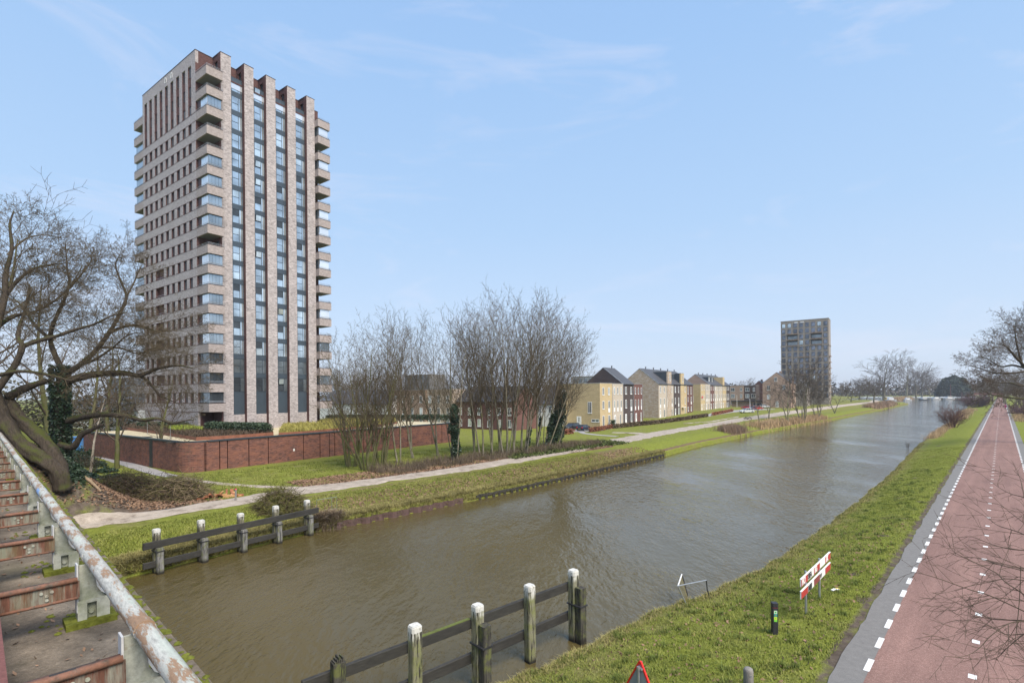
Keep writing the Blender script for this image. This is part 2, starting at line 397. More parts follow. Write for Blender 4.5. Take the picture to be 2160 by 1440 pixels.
# bark with moss on it
def bark(name, c, moss=(0.09, 0.11, 0.02), amount=0.5, scale=3.0, bmp=0.5):
    m, t, b = new_mat(name); p = pos_node(t); ps = pos_node(t, 'world', (1, 1, 0.25))
    f = noise(t, ps, scale * 5, 5, 0.7); f2 = noise(t, p, scale * 0.35, 4, 0.6)
    col = ramp(t, f, [(0.3, tuple(x * 0.5 for x in c)), (0.7, tuple(x * 1.4 for x in c))])
    g = t.nodes.new('ShaderNodeNewGeometry'); s = t.nodes.new('ShaderNodeSeparateXYZ'); t.links.new(g.outputs['Normal'], s.inputs[0])
    k = math_node(t, 'ADD', math_node(t, 'MULTIPLY', s.outputs[2], 0.22), f2)
    k = ramp(t, k, [(0.62 - amount * 0.25, (0, 0, 0)), (0.80 - amount * 0.25, (0.9,) * 3)])
    t.links.new(mix(t, k, col, moss), b.inputs['Base Color']); b.inputs['Roughness'].default_value = 0.95
    b.inputs['Specular IOR Level'].default_value = 0.15
    if bmp: bump(t, b, f, bmp, 0.04)
    return m
M_bark = bark('mossy_bark', (0.062, 0.050, 0.039), (0.062, 0.072, 0.018), amount=0.15, bmp=1.0, scale=2.6)
M_bark_green = bark('green_bark', (0.135, 0.128, 0.066), (0.10, 0.108, 0.03), 0.7)
M_bark_grey = bark('grey_bark', (0.21, 0.19, 0.145), (0.125, 0.13, 0.05), 0.5)
M_bark_birch = bark('birch_bark', (0.36, 0.31, 0.26), (0.13, 0.12, 0.07), 0.3)
M_twig = plain('twig', (0.105, 0.080, 0.060), 0.9, var=0.35, scale=1.2, spec=0.1)
M_twig_green = plain('green_twig', (0.118, 0.094, 0.062), 0.9, var=0.35, scale=1.2, spec=0.1)
M_twig_red = plain('reddish_twig', (0.125, 0.075, 0.065), 0.9, var=0.35, scale=1.2, spec=0.1)
M_twig_far = plain('far_twig', (0.105, 0.088, 0.072), 0.9, var=0.3, scale=0.6, spec=0.1)
M_ivy = plain('ivy_leaf', (0.026, 0.050, 0.024), 0.5, var=0.5, scale=3.5)
M_hedge = plain('laurel_leaf', (0.045, 0.072, 0.036), 0.5, var=0.5, scale=2.5)
M_evergreen = plain('evergreen_leaf', (0.042, 0.062, 0.045), 0.8, var=0.4, scale=0.8)
def _blades():
    m, t, b = new_mat('grass_blade'); p = pos_node(t)
    f = math_node(t, 'ADD', math_node(t, 'MULTIPLY', noise(t, p, 9, 3, .7), .45), math_node(t, 'ADD', math_node(t, 'MULTIPLY', noise(t, p, .8, 4, .65), .4), math_node(t, 'MULTIPLY', noise(t, p, .16, 3, .6), .2)))
    c = ramp(t, f, [(.38, (.085, .115, .024)), (.50, (.185, .212, .042)), (.60, (.265, .270, .075)), (.70, (.34, .29, .14))])
    t.links.new(c, b.inputs['Base Color']); b.inputs['Roughness'].default_value = .8; b.inputs['Specular IOR Level'].default_value = .15; return m
M_grass = _blades()
M_sedge = plain('yellow_grass', (0.30, 0.27, 0.08), 0.85, var=0.45, scale=1.3, spec=0.1)
M_sedge_green = plain('lime_sedge', (0.25, 0.30, 0.05), 0.85, var=0.35, scale=1.3, spec=0.1)
M_reed = plain('dry_reed', (0.42, 0.295, 0.175), 0.9, var=0.4, scale=1.0, spec=0.1)
M_heather = plain('brown_groundcover', (0.095, 0.072, 0.052), 0.95, var=0.5, scale=2.2, spec=0.1)
M_leaf = plain('dead_leaf', (0.235, 0.150, 0.098), 0.85, var=0.55, scale=7, spec=0.15)
M_beech = plain('russet_beech_leaf', (0.25, 0.105, 0.065), 0.85, var=0.45, scale=3, spec=0.15)

# ------------------------------------------------------------------ terrain
WATER = -1.2
_bR = np.array([[-90, 14.5], [-5, 14.2], [5, 13.3], [12, 12.3], [16, 11.7], [20, 11.6], [25, 10.3], [31, 9.7], [38.6, 9.4], [51, 9.3], [73, 9.5], [123, 11.1], [186, 11.1], [338, 13], [573, 18.7], [900, 24]])
_bL = np.array([[-90, 33.6], [-5, 34.0], [5.6, 34.75], [16.5, 36.15], [19, 35.9], [26, 35.7], [39, 35.8], [73, 37.9], [90, 39.8], [128, 41.3], [198, 41.4], [279, 43.3], [400, 46.5], [470, 49.0], [486, 56], [505, 110], [560, 135], [900, 150]])
def bankR(s): return np.interp(s, _bR[:, 0], _bR[:, 1]) + 0.13 * np.sin(np.asarray(s) * 0.9) * np.sin(np.asarray(s) * 0.37 + 1) + 0.09 * np.sin(np.asarray(s) * 2.9 + np.sin(np.asarray(s) * .53) * 2)
def bankL(s): return np.interp(s, _bL[:, 0], _bL[:, 1]) + 0.10 * np.sin(np.asarray(s) * 2.3)
def sstep(a, b, x):
    q = np.clip((x - a) / (b - a), 0, 1); return q * q * (3 - 2 * q)
def G(s, t):
    """ground height"""
    s = np.asarray(s, float); t = np.asarray(t, float)
    dR = bankR(s) - t; dL = t - bankL(s)
    # right bank: lip at the water, gentle slope up to the road
    zr = WATER + 0.28 * sstep(0, 0.35, dR) + (0 - WATER - 0.28) * sstep(0.0, 1.0, (dR - 0.2) / np.maximum(bankR(s) - 4.3 - 0.2, 1.0)) ** 0.9
    zr = np.where(t < 4.2, -0.03, zr)
    zr = zr + 0.12 * sstep(-4.2, -7.5, t)
    # left bank: sheet-piled lip, verge, meadow rising to the houses
    zl = WATER + 0.75 * sstep(0, 0.25, dL) + 0.72 * sstep(0.25, 4.2, dL)
    zl = zl + 1.5 * sstep(112, 215, s) * sstep(8, 22, dL)
    zl = zl + 5.3 * (1 - sstep(1.2, 10.0, s)) * sstep(43.6, 48.0, t)
    bed = -3.0
    z = np.where(dR >= 0, zr, np.where(dL >= 0, zl, bed))
    far = sstep(880, 900, s)
    return z * (1 - far) + 0.25 * far
def Gxy(x, y):
    s, t = st(x, y); return float(G(s, t))
def ground(x, y, dz=0.0): return Vector((x, y, Gxy(x, y) + dz))
def hit(px, py, dz=0.0):
    """where the sight line through a photo point meets the ground"""
    x, y = unroll(px, py); Y = np.concatenate([np.arange(8, 200, 0.1), np.arange(200, 1500, 0.5)])
    X = x / FPX * Y; Z = CAMZ - y / FPX * Y
    s, t = st(X, Y); k = np.argmax(Z <= np.maximum(G(s, t), WATER) + dz)
    return Vector((X[k], Y[k], Z[k]))

s_ax = np.concatenate([np.arange(-90, -6, 4.0), np.arange(-6, 76, 0.45), np.arange(76, 160, 1.1), np.arange(160, 330, 3.0), np.arange(330, 900, 14.0), [902, 930, 1000, 1200, 1600, 2200, 3000, 4200]])
d_land = np.concatenate([[0.0, 0.06, 0.15, 0.25, 0.4], np.arange(0.7, 24, 0.45), np.arange(24, 60, 1.5), np.arange(60, 130, 6), [140, 170, 220, 300, 450, 700, 1200, 2000, 3200]])
dR_ax = np.concatenate([[0.0, 0.06, 0.15, 0.25, 0.4], np.arange(0.7, 9.8, 0.33), [10.5, 12, 13.5, 15, 18, 22, 28, 36, 50, 80, 140, 260, 500, 1000, 2000, 3200]])
SS, DL = np.meshgrid(s_ax, d_land, indexing='ij')
def sheet(name, Smat, Tmat, kind_masks):
    Z = G(Smat, Tmat); X, Y = xy(Smat, Tmat)
    ns, nt_ = Smat.shape
    rough = 0.022 * np.sin(X * 1.9 + 1.3 * np.sin(Y * 1.1)) * np.sin(Y * 2.3 + X * 0.6)
    ok = ((Tmat > 4.6) | (Tmat < -3.4)) & (Z > WATER + 0.25)
    Z = Z + np.where(ok, rough, 0)
    V = np.stack([X, Y, Z], axis=2).reshape(-1, 3)
    i = np.arange(ns * nt_).reshape(ns, nt_)
    q = np.stack([i[:-1, :-1], i[1:, :-1], i[1:, 1:], i[:-1, 1:]], axis=2).reshape(-1, 4)
    if name == 'bank_right': q = q[:, ::-1]
    me = np_mesh(name, V, q, M_turf, smooth=True)
    at_ = me.color_attributes.new('mask', 'FLOAT_COLOR', 'POINT')
    msk = kind_masks(Smat, Tmat, X, Y, Z).reshape(-1, 4)
    at_.data.foreach_set('color', msk.astype(np.float32).ravel())
    return me
def blob(X, Y, cx, cy, r, soft=0.5): return 1 - sstep(1 - soft, 1 + soft, np.hypot(X - cx, Y - cy) / r)
def mask_left(S, T, X, Y, Z):
    d = T - bankL(S)
    R = np.zeros_like(S); Gm = np.full_like(S, 0.36); B = np.zeros_like(S)
    R = np.maximum(R, 0.95 * (1 - sstep(9, 13.5, S)) * sstep(43.2, 44.4, T) * (1 - sstep(54, 58, T)))   # embankment litter
    for px, py, r in ((150, 1028, 1.6), (186, 1052, 1.5), (215, 1090, 1.0), (128, 1005, 1.0)):
        p = hit(px, py); R = R * (1 - .85 * blob(X, Y, p.x, p.y, r, .6))
    # litter under the grove
    a = sstep(21, 25, S) * (1 - sstep(66, 74, S)) * sstep(43.6, 44.6, T) * (1 - sstep(48.5, 51.5, T)); R = np.maximum(R, a)
    R = np.maximum(R, 0.62 * (1 - sstep(0.9, 1.7, d)) * sstep(0.1, 0.4, d))                                   # dead growth along the water's edge
    R = np.maximum(R, 0.5 * sstep(12, 20, S) * (1 - sstep(66, 74, S)) * (1 - sstep(2.5, 4.5, np.abs(T - 39.3))))
    B = np.maximum(B, 0.55 * (1 - sstep(12, 17, S)) * sstep(44, 45, T) * (1 - sstep(50, 52, T)))
    Gm = Gm + 0.35 * sstep(0.3, 1.2, d) * (1 - sstep(5, 7, d))
    Gm = Gm - 0.2 * sstep(150, 260, S)
    return np.stack([R, np.clip(Gm, 0, 1), B, np.ones_like(S)], axis=2)
_moles = [(hit(px, py), r) for px, py, r in ((1893, 1050, .5), (1930, 1008, .45), (1920, 1020, .5), (1965, 962, .6), (1980, 940, .5), (1870, 1092, .5), (1905, 1093, .45), (1862, 1130, .35), (1800, 1210, .35), (1945, 1058, .4), (1995, 960, .5), (1950, 990, .45), (1985, 938, .5), (1815, 1262, .3))]
def mask_right(S, T, X, Y, Z):
    d = bankR(S) - T
    R = np.zeros_like(S); Gm = np.full_like(S, 0.62); B = np.zeros_like(S)
    R = np.maximum(R, 0.42 * (1 - sstep(0.5, 1.4, d)))
    Gm = Gm - 0.55 * (1 - sstep(0.8, 2.6, d)) - 0.12 * (1 - sstep(18, 30, S))
    B = np.maximum(B, 0.62 * (1 - sstep(0.1, 0.45, np.abs(T - 4.0))))
    for p, r in _moles: B = np.maximum(B, 1.0 * blob(X, Y, p.x, p.y, r * .85, .8))
    R = np.maximum(R, 0.5 * sstep(-3.4, -5, T) * (1 - sstep(-9, -7, T)) * sstep(70, 90, S))
    return np.stack([R, np.clip(Gm, 0, 1), B, np.ones_like(S)], axis=2)
props(link('bank_left', sheet('bank_left', SS, bankL(SS) + DL, mask_left)), kind='structure')
SS2, DR = np.meshgrid(s_ax, dR_ax, indexing='ij')
props(link('bank_right', sheet('bank_right', SS2, bankR(SS2) - DR, mask_right)), kind='structure')
# far shore that closes the canal, and the canal bed
def quad_sheet(name, pts, mat, z, kind='structure'):
    mb = MB(); mb.face([(*xy(s, t), z) for s, t in pts]); return props(mb.build(name, mat), kind=kind)
fs = quad_sheet('far_shore', [(897, -30), (4200, -30), (4200, 500), (897, 500)], M_turf, 0.20)
wat = quad_sheet('canal_water', [(-90, 5), (905, 5), (905, 420), (480, 420), (480, 75), (-90, 75)], M_water, WATER)
quad_sheet('canal_bed', [(-90, 4), (915, 4), (915, 440), (480, 440), (480, 80), (-90, 80)], M_dirt, -3.2)

# ------------------------------------------------------------------ the cycle street
def strip(name, t0, t1, s0, s1, z, mat, wob=0.0, step=0.6):
    s = np.arange(s0, s1, step if s1 - s0 < 400 else 6.0); n = len(s); rg = np.random.default_rng(3)
    w0 = wob * (np.sin(s * 1.3) * .4 + rg.normal(0, .35, n)); V = []
    for i in range(n):
        V += [(*xy(s[i], t0 + (w0[i] if t0 > 3 or t0 < -2 else 0)), z), (*xy(s[i], t1 + (w0[i] if t1 > 3.2 or t1 < -2 else 0)), z)]
    q = np.array([[2 * i, 2 * i + 2, 2 * i + 3, 2 * i + 1] for i in range(n - 1)])
    return link(name, np_mesh(name, np.array(V), q, mat))
props(strip('verge_strip_left', 3.0, 3.85, -30, 300, 0.004, M_asphalt, 0.06), kind='structure')
props(strip('verge_strip_left', 3.0, 3.85, 298, 900, 0.004, M_asphalt), kind='structure')
props(strip('verge_strip_right', -2.55, -1.7, -30, 300, 0.004, M_asphalt, 0.06), kind='structure')
props(strip('verge_strip_right', -2.55, -1.7, 298, 900, 0.004, M_asphalt), kind='structure')
road = props(strip('cycle_street', -1.72, 3.04, -30, 900, 0.008, M_road), kind='structure')
def mark(t, s0, ln, wd, name):
    mb = MB(); mb.face([(*xy(s0, t - wd / 2), 0.0125), (*xy(s0 + ln, t - wd / 2), 0.0125), (*xy(s0 + ln, t + wd / 2), 0.0125), (*xy(s0, t + wd / 2), 0.0125)])
    return mb.build(name, M_line, road)
k = 0
for i in range(46):
    s0 = 19.1 + (i - 4) * 1.98; mark(3.1, s0, .95, 0.165, 'edge_dash')
    if i > 10: mark(-1.75, s0, .95, 0.165, 'edge_dash')
for i in range(34):
    mark(0.69, 19.1 + 4.6 + (i - 2) * 2.98, 0.32, 0.2, 'centre_dash')
far_l, far_c = MB(), MB()
for i in range(46, 190):
    s0 = 19.1 + (i - 4) * 1.98
    for t in (3.1, -1.75): far_l.face([(*xy(s0, t - .095), .0125), (*xy(s0 + 1, t - .095), .0125), (*xy(s0 + 1, t + .095), .0125), (*xy(s0, t + .095), .0125)])
for i in range(34, 130):
    s0 = 19.1 + 4.6 + (i - 2) * 2.98
    far_c.face([(*xy(s0, .59), .0125), (*xy(s0 + .32, .59), .0125), (*xy(s0 + .32, .79), .0125), (*xy(s0, .79), .0125)])
far_l.build('edge_dashes_far', M_line, road, kind='stuff'); far_c.build('centre_dashes_far', M_line, road, kind='stuff')

# ------------------------------------------------------------------ dirt track, footpath along the wall
def ribbon(name, pts, widths, mat, dz=0.03, jag=0.35, step=0.5, seed=1):
    rg = np.random.default_rng(seed); P = np.array([(p.x, p.y) for p in pts])
    d = np.concatenate([[0], np.cumsum(np.linalg.norm(np.diff(P, axis=0), axis=1))])
    u = np.arange(0, d[-1], step); X = np.interp(u, d, P[:, 0]); Y = np.interp(u, d, P[:, 1])
    kk = max(3, int(2.5 / step)); ker = np.ones(kk) / kk
    pad = lambda a: np.convolve(np.pad(a, kk // 2, mode='edge'), ker, mode='valid')[:len(a)]
    X, Y = pad(X), pad(Y); W = np.interp(u, d, widths)
    tx = np.gradient(X); ty = np.gradient(Y); ln = np.hypot(tx, ty); nx, ny = -ty / ln, tx / ln
    cols = np.linspace(-0.5, 0.5, 9); V = []
    jl = np.convolve(rg.normal(0, jag, len(u) + 2), [.3, .4, .3], 'valid'); jr = np.convolve(rg.normal(0, jag, len(u) + 2), [.3, .4, .3], 'valid')
    for c in cols:
        off = c * W + (jl if c < -0.4 else 0) + (jr if c > 0.4 else 0)
        x, y = X + nx * off, Y + ny * off; s, t = st(x, y)
        z = G(s, t) + dz * (1.0 if abs(c) < 0.49 else 0.0) - 0.015 * np.cos(c * 4 * pi)
        V.append(np.stack([x, y, z + 0.035], axis=1))
    V = np.stack(V, axis=1); n, m_ = V.shape[:2]; i = np.arange(n * m_).reshape(n, m_)
    q = np.stack([i[:-1, :-1], i[:-1, 1:], i[1:, 1:], i[1:, :-1]], axis=2).reshape(-1, 4)[:, ::-1]
    return props(link(name, np_mesh(name, V.reshape(-1, 3), q, mat, smooth=True)), kind='structure')
trk = [(40, 1155), (110, 1130), (170, 1109), (300, 1090), (400, 1073), (520, 1054), (640, 1034), (740, 1022), (830, 1010), (920, 997), (1000, 985), (1100, 968), (1200, 950), (1300, 931), (1400, 912), (1480, 899), (1560, 885), (1640, 874), (1700, 866), (1770, 856), (1840, 848), (1870, 845)]
TRACK = [hit(*p) for p in trk]
ribbon('dirt_track', TRACK, [1.5, 1.7, 2.0, 2.4, 2.7, 3.1, 3.6, 3.3, 3.1, 3.1, 3.2, 3.5, 4.0, 4.6, 5.0, 4.8, 4.4, 4.2, 4.0, 4.0, 4.0, 4.0], M_dirt, 0.05, seed=5)
ribbon('footpath', [hit(*p) for p in ((660, 1030), (590, 1028), (520, 1025), (450, 1019), (400, 1012), (372, 1008))], [1.0, 1.0, .9, .9, 1.0, 1.1], M_dirt, 0.035, 0.15, seed=6)
ribbon('paved_walkway', [hit(*p) for p in ((372, 1006), (340, 1000), (300, 988), (260, 976), (225, 965), (195, 956), (170, 950))], [1.1, 1.5, 1.6, 1.6, 1.6, 1.6, 1.6], M_paving, 0.045, 0.05, seed=7)
ribbon('sandy_patch', [hit(*p) for p in ((1290, 912), (1330, 913), (1375, 916), (1420, 908))], [1.2, 3.0, 3.2, 1.0], M_dirt, 0.03, 0.5, seed=8)
ribbon('concrete_path', [hit(*p) for p in ((1216, 906), (1232, 914), (1262, 917.5), (1310, 921))], [1.3, 1.3, 1.3, 1.2], M_paving, 0.05, 0.05, seed=9)
# ------------------------------------------------------------------ the tower
TF = at(438, 500, 75.0)                         # the folded corner of the balconies, front left
DECK = 3.5
def p_of(px, q, py=500, F=TF):
    r = unroll(px, py)[0] / FPX
    return (r * (F.y + UX * q) - F.x + UY * q) / (UX - r * UY)
def q_of(px, p, py=500, F=TF):
    r = unroll(px, py)[0] / FPX
    return (F.x + UX * p - r * (F.y + UY * p)) / (UY + r * UX)
def town(p, q, z=0.0, F=TF): return Vector((F.x + UX * p - UY * q, F.y + UY * p + UX * q, z))
def to_town(P, F=TF):
    dx, dy = P.x - F.x, P.y - F.y
    return UX * dx + UY * dy, -UY * dx + UX * dy
BT0, PITCH, NB = 7.717, 2.911, 18
def bt(k): return BT0 + PITCH * k
BH = 1.25
tower = thing('residential_tower', 'tall pale brick apartment tower with brick ribs and stacked corner balconies', 'apartment tower', (TF.x, TF.y, DECK), TOWN_ROT)
Z0 = -DECK
def tp(mb, name, mats, parent=tower, loc=(0, 0, 0), **k):
    return mb.build(name, mats, parent, (loc[0], loc[1], loc[2] + (Z0 if parent is tower else 0)), **k)
ROOF = bt(17) + 3.55
QP, QW = 0.95, 1.62                               # planes of the ribs and of the window bays
YA = q_of(415, 0); YL = q_of(303, 0); YE = q_of(284.5, 0)
XB = p_of(473, 0); XR0 = p_of(672.6, 0); XR1 = p_of(697.6, 0)
PIL = [(p_of(a, QP), p_of(b, QP)) for a, b in ((468.5, 490), (518, 537.5), (564, 583.6), (608.4, 625.6), (649, 665.5))]
XE = PIL[-1][1]
# body
mb = MB(); mb.box(XB + 0.1, XE - 0.02, QW + 0.25, YE - 0.3, DECK, bt(17) + 0.02); tp(mb, 'core', M_redbrick)
mb = MB(); mb.box(0.42, XB + 0.1, YA, YL, DECK, ROOF - 0.7, 0).box(XB + 0.1, XE, YA + 0.001, YE - 0.3, bt(17) + 0.02, ROOF - 0.7, 0); tp(mb, 'roof_storey', M_redbrick)
mb = MB(); mb.box(XE - 0.02, XR1 - 0.3, 3.3, YE - 0.4, DECK, bt(17) + 1.2); tp(mb, 'rear_core', M_redbrick)
mb = MB(); mb.box(0.0, 0.42, YA, YL, bt(17) + 1.74, ROOF, {'*': 0}).box(0.42, XE - 0.2, YA, YA + 0.35, ROOF - 0.75, ROOF - 0.004, 1)
mb.box(-0.04, 0.46, YA - 0.04, YL + 0.04, ROOF + 0.001, ROOF + 0.09, 2).box(0.46, XE - 0.2, YA - 0.05, YA + 0.40, ROOF + 0.0, ROOF + 0.08, 2)
mb.box(0.0, 0.42, YL - 0.0, YL + 0.001, bt(15), ROOF, 1)
tp(mb, 'parapet', [M_beige, M_redbrick, M_frame_red])
# left facade: bands, piers, windows
bands = []
for k in range(16):
    mb = MB(); z0 = bt(k) - BH
    mb.box(0, 0.42, YA, YL, z0, bt(k), {'*': 0})
    mb.box(-0.025, 0.36, YA - 0.0, YL + 0.02, bt(k), bt(k) + 0.06, 1); mb.box(-0.012, 0.36, YA, YL, z0 - 0.07, z0, 1)
    tp(mb, 'brick_band', [M_beige, M_redbrick])
mb = MB(); mb.box(0.02, 0.42, YA + 0.02, YL, DECK - 0.4, bt(0) - BH - 0.07); tp(mb, 'plinth_wall', M_beige)
cols = [q_of(px, 0.0) for px in (402.75, 390.25, 377.5, 365.25, 353.5, 342.1, 330.9, 320.0, 309.75)]
WW = 1.06
def frame_mesh(name, w, h, d, bars, mat, fw=0.06):
    """upright frame in the local xz plane (origin bottom left), front at y=0; bars: extra (x0,x1,z0,z1)"""
    mb = MB(); mb.box(0, fw, 0, d, 0, h).box(w - fw, w, 0, d, 0, h).box(fw, w - fw, 0, d, 0, fw).box(fw, w - fw, 0, d, h - fw, h)
    for b in bars: mb.box(b[0], b[1], 0.003, d - 0.003, b[2], b[3])
    return mb.mesh(name, mat)
def pane_mesh(name, x0, x1, z0, z1, y, mat, th=0.02):
    mb = MB(); mb.box(x0, x1, y, y + th, z0, z1); return mb.mesh(name, mat)
HW = PITCH - BH - 0.13
me_fr = frame_mesh('left_window', WW - 0.02, HW, 0.07, [((WW - 0.02) * .52, (WW - 0.02) * .52 + .04, .06, HW - .06)], M_frame_red, 0.05)
me_pn = [pane_mesh('window_pane', 0.05, WW - 0.07, 0.05, HW - 0.05, 0.04, mm) for mm in (M_glass_dark, M_glass_mid)]
me_sp = MB().box(0, WW, 0, 0.1, 0, PITCH - HW - 0.13).mesh('red_panel', M_redbrick)
rg = random.Random(4)
edges = sorted([YA] + [c - WW / 2 for c in cols] + [c + WW / 2 for c in cols] + [YL])
for i in range(0, len(edges), 2):                 # piers, 3 mm behind the bands
    a, b_ = edges[i], edges[i + 1]
    me1 = MB().box(0.003, 0.42, a, b_, 0.06, PITCH - BH - 0.07, {'*': 0, 'f': 1, 'k': 1}).mesh('brick_pier', [M_beige, M_redbrick])
    for k in range(15):
        if i == 12 and k <= 7: continue            # the recessed loggia takes this pier away low down
        link('brick_pier', me1, tower, (0, 0, Z0 + bt(k)))
    tp(MB().box(0.003, 0.42, a, b_, bt(15) + 0.06, bt(17) + 1.74, {'*': 0, 'f': 1, 'k': 1}), 'tall_pier', [M_beige, M_redbrick])
for ci, c in enumerate(cols):
    for k in range(18):
        if ci in (5, 6) and k <= 7: continue
        o = link('window', me_fr, tower, (0.13, c + WW / 2 - 0.01, Z0 + bt(k) + 0.061), -pi / 2)
        link('window_pane', me_pn[0 if rg.random() < .75 else 1], o)
        if k in (15, 16): link('red_panel', me_sp, tower, (0.10, c + WW / 2, Z0 + bt(k) + 0.061 + HW), -pi / 2)
mb = MB(); lo, hi = cols[5] - WW / 2, cols[6] + WW / 2
for k in range(8):
    mb.box(1.55, 1.6, lo, hi, bt(k) + .06, bt(k + 1) - BH - .07); 
tp(mb, 'loggia_back', M_redbrick)
for k in range(8):
    mb = MB(); mb.tube([(.12, lo, bt(k) + .3), (.12, hi, bt(k) + .3)], .025, 5); mb.tube([(.12, (lo + hi) / 2, bt(k) + .05), (.12, (lo + hi) / 2, bt(k) + .3)], .02, 5); tp(mb, 'loggia_rail', M_rail)
for px in (352, 364.5):
    c = q_of(px, 0); z = bt(17) + 2.35
    o = tp(MB().box(-0.05, 0.0, c - .3, c + .3, z, z + .09).box(-.05, 0, c - .3, c + .3, z + .71, z + .8).box(-.05, 0, c - .3, c - .2, z + .09, z + .71).box(-.05, 0, c + .2, c + .3, z + .09, z + .71), 'vent_frame', M_white)
    tp(MB().box(-0.02, 0.0, c - .2, c + .2, z + .09, z + .71), 'vent_opening', M_dark, o)
# corner balconies
def balcony(name, x0, x1, y0, y1, k, sides, mat=M_beige2, slab=None):
    z0, z1 = bt(k) - BH, bt(k); T = 0.2; mb = MB()
    sx0 = x0 + (T if 'l' in sides else 0); sx1 = x1 - (T if 'r' in sides else 0)
    sy0 = y0 + (T if 'f' in sides else 0); sy1 = y1 - (T if 'k' in sides else 0)
    mb.box(sx0, sx1, sy0, sy1, z0 + 0.004, z0 + 0.22, 1)
    if 'f' in sides: mb.box(x0, x1, y0, y0 + T, z0, z1, 0); mb.box(x0 - .02, x1 + .02, y0 - .02, y0 + T + .02, z1, z1 + .06, 2)
    if 'l' in sides: mb.box(x0, x0 + T, sy0, sy1, z0, z1, 0); mb.box(x0 - .02, x0 + T + .02, sy0 + .02, sy1, z1, z1 + .06, 2)
    if 'r' in sides: mb.box(x1 - T, x1, sy0, sy1, z0, z1, 0); mb.box(x1 - T - .02, x1 + .02, sy0 + .02, sy1, z1, z1 + .06, 2)
    if 'k' in sides: mb.box(x0, x1, y1 - T, y1, z0, z1, 0); mb.box(x0 - .02, x1 + .02, y1 - T, y1 + .02, z1, z1 + .06, 2)
    return tp(mb, name, [mat, M_concrete_soffit, M_frame_red])
def rails(o, pts, z):
    mb = MB()
    for h in (0.17, 0.34): mb.tube([(x, y, z + h) for x, y in pts], 0.026, 5, cap=True)
    for (xa, ya), (xb, yb) in zip(pts[:-1], pts[1:]):
        n = max(1, int(math.hypot(xb - xa, yb - ya) / 1.3))
        for i in range(n + 1): mb.tube([(xa + (xb - xa) * i / n, ya + (yb - ya) * i / n, z + .05), (xa + (xb - xa) * i / n, ya + (yb - ya) * i / n, z + .36)], .022, 4)
    return mb.build('railing', M_rail, o)
GLAZED = {15, 12, 11, 10, 9, 7, 6, 5, 4, 3, 2, 1, 0}
for k in range(18):
    o = balcony('balcony', 0, XB, 0, YA, k, 'fl'); z = bt(k)
    rails(o, [(.1, YA - .05), (.1, .1), (XB - .05, .1)], z)
    if k in GLAZED:
        top = bt(k + 1) - BH - 0.10
        gm = [M_glaz_pale, M_glaz] if k >= 3 else [M_glass_mid, M_glass_dark]  # low floors darker: reflected trees put into the glass colour
        g = MB(); n = 3
        for i in range(n):
            a = .3 + (YA * .70 - .3) * i / n; b_ = .3 + (YA * .70 - .3) * (i + 1) / n
            MB().box(.26, .29, a + .012, b_ - .012, z + .06, top).build('glass_panel', gm[0], o)
        n = 4
        for i in range(n):
            a = .28 + (XB - .45) * i / n; b_ = .28 + (XB - .45) * (i + 1) / n
            MB().box(a + .012, b_ - .012, .24, .27, z + .06, top).build('glass_panel', gm[1], o)
        MB().box(.2, XB - .12, .2, .34, top, top + .1).box(.2, .34, .34, YA - .05, top, top + .1).build('glazing_head', M_frame, o)
        MB().box(.22, .32, YA * .70, YA - .02, z + .06, top).build('shaded_gap', M_frame_red if k > 2 else M_glass_dark, o)  # dark sheet across the open gap, its shade put into the colour
mb = MB(); mb.box(XB - .1, XB + .1, 1.0, YA, DECK, bt(17) - 1.3, 0); mb.box(0.3, XB - .1, YA - .02, YA + .2, DECK, bt(17) + 1.7, 0)
tp(mb, 'balcony_rear_wall', M_redbrick)
dm = frame_mesh('balcony_door', 1.5, 2.2, .06, [(.72, .78, .06, 2.14)], M_frame)
dp = pane_mesh('door_pane', .06, 1.44, .06, 2.14, .03, M_glass_dark)
for k in range(17):
    o = link('balcony_door', dm, tower, (XB - .17, 3.0, Z0 + bt(k) - 1.0), -pi / 2); link('door_pane', dp, o)
# balconies on the far left and far right corners
for k in range(18):
    o = balcony('balcony', 0.0, 3.0, YL, YE, k, 'lk')
    rails(o, [(.1, YL + .1), (.1, YE - .1), (2.8, YE - .1)], bt(k))
    if k in (0, 1, 15, 14, 13, 12, 10, 9, 7, 5):
        MB().box(.26, .29, YL + .05, YE - .25, bt(k) + .06, bt(k + 1) - BH - .05).build('glass_panel', M_glaz if k > 2 else M_glass_dark, o)
    if k <= 17:
        o = balcony('balcony', XR0, XR1, 0.0, 3.3, k, 'flr')
        rails(o, [(XR0 + .1, .1), (XR1 - .1, .1), (XR1 - .1, 3.0)], bt(k))
        if k in (16, 14, 11, 10, 8, 5, 3, 1) and k < 17:
            MB().box(XR0 + .3, XR1 - .3, .24, .27, bt(k) + .06, bt(k + 1) - BH - .05).build('glass_panel', M_glaz_pale if k > 3 else M_glass_mid, o)
            MB().box(XR0 + .22, XR0 + .25, .3, 2.2, bt(k) + .06, bt(k + 1) - BH - .05).build('glass_panel', M_glass_mid, o)
mb = MB(); mb.box(XE, XR0 + .2, 1.7, 3.3, DECK, bt(17) + .2, 0); tp(mb, 'corner_wall', M_redbrick)
mb = MB(); mb.box(XE - .25, XR0 + 1.0, 1.5, 5.0, bt(17), bt(17) + 2.0, 0).box(XE - .27, XR0 + 1.04, 1.45, 5.04, bt(17) + 2.0, bt(17) + 2.08, 1); tp(mb, 'corner_turret', [M_redbrick, M_frame_red])
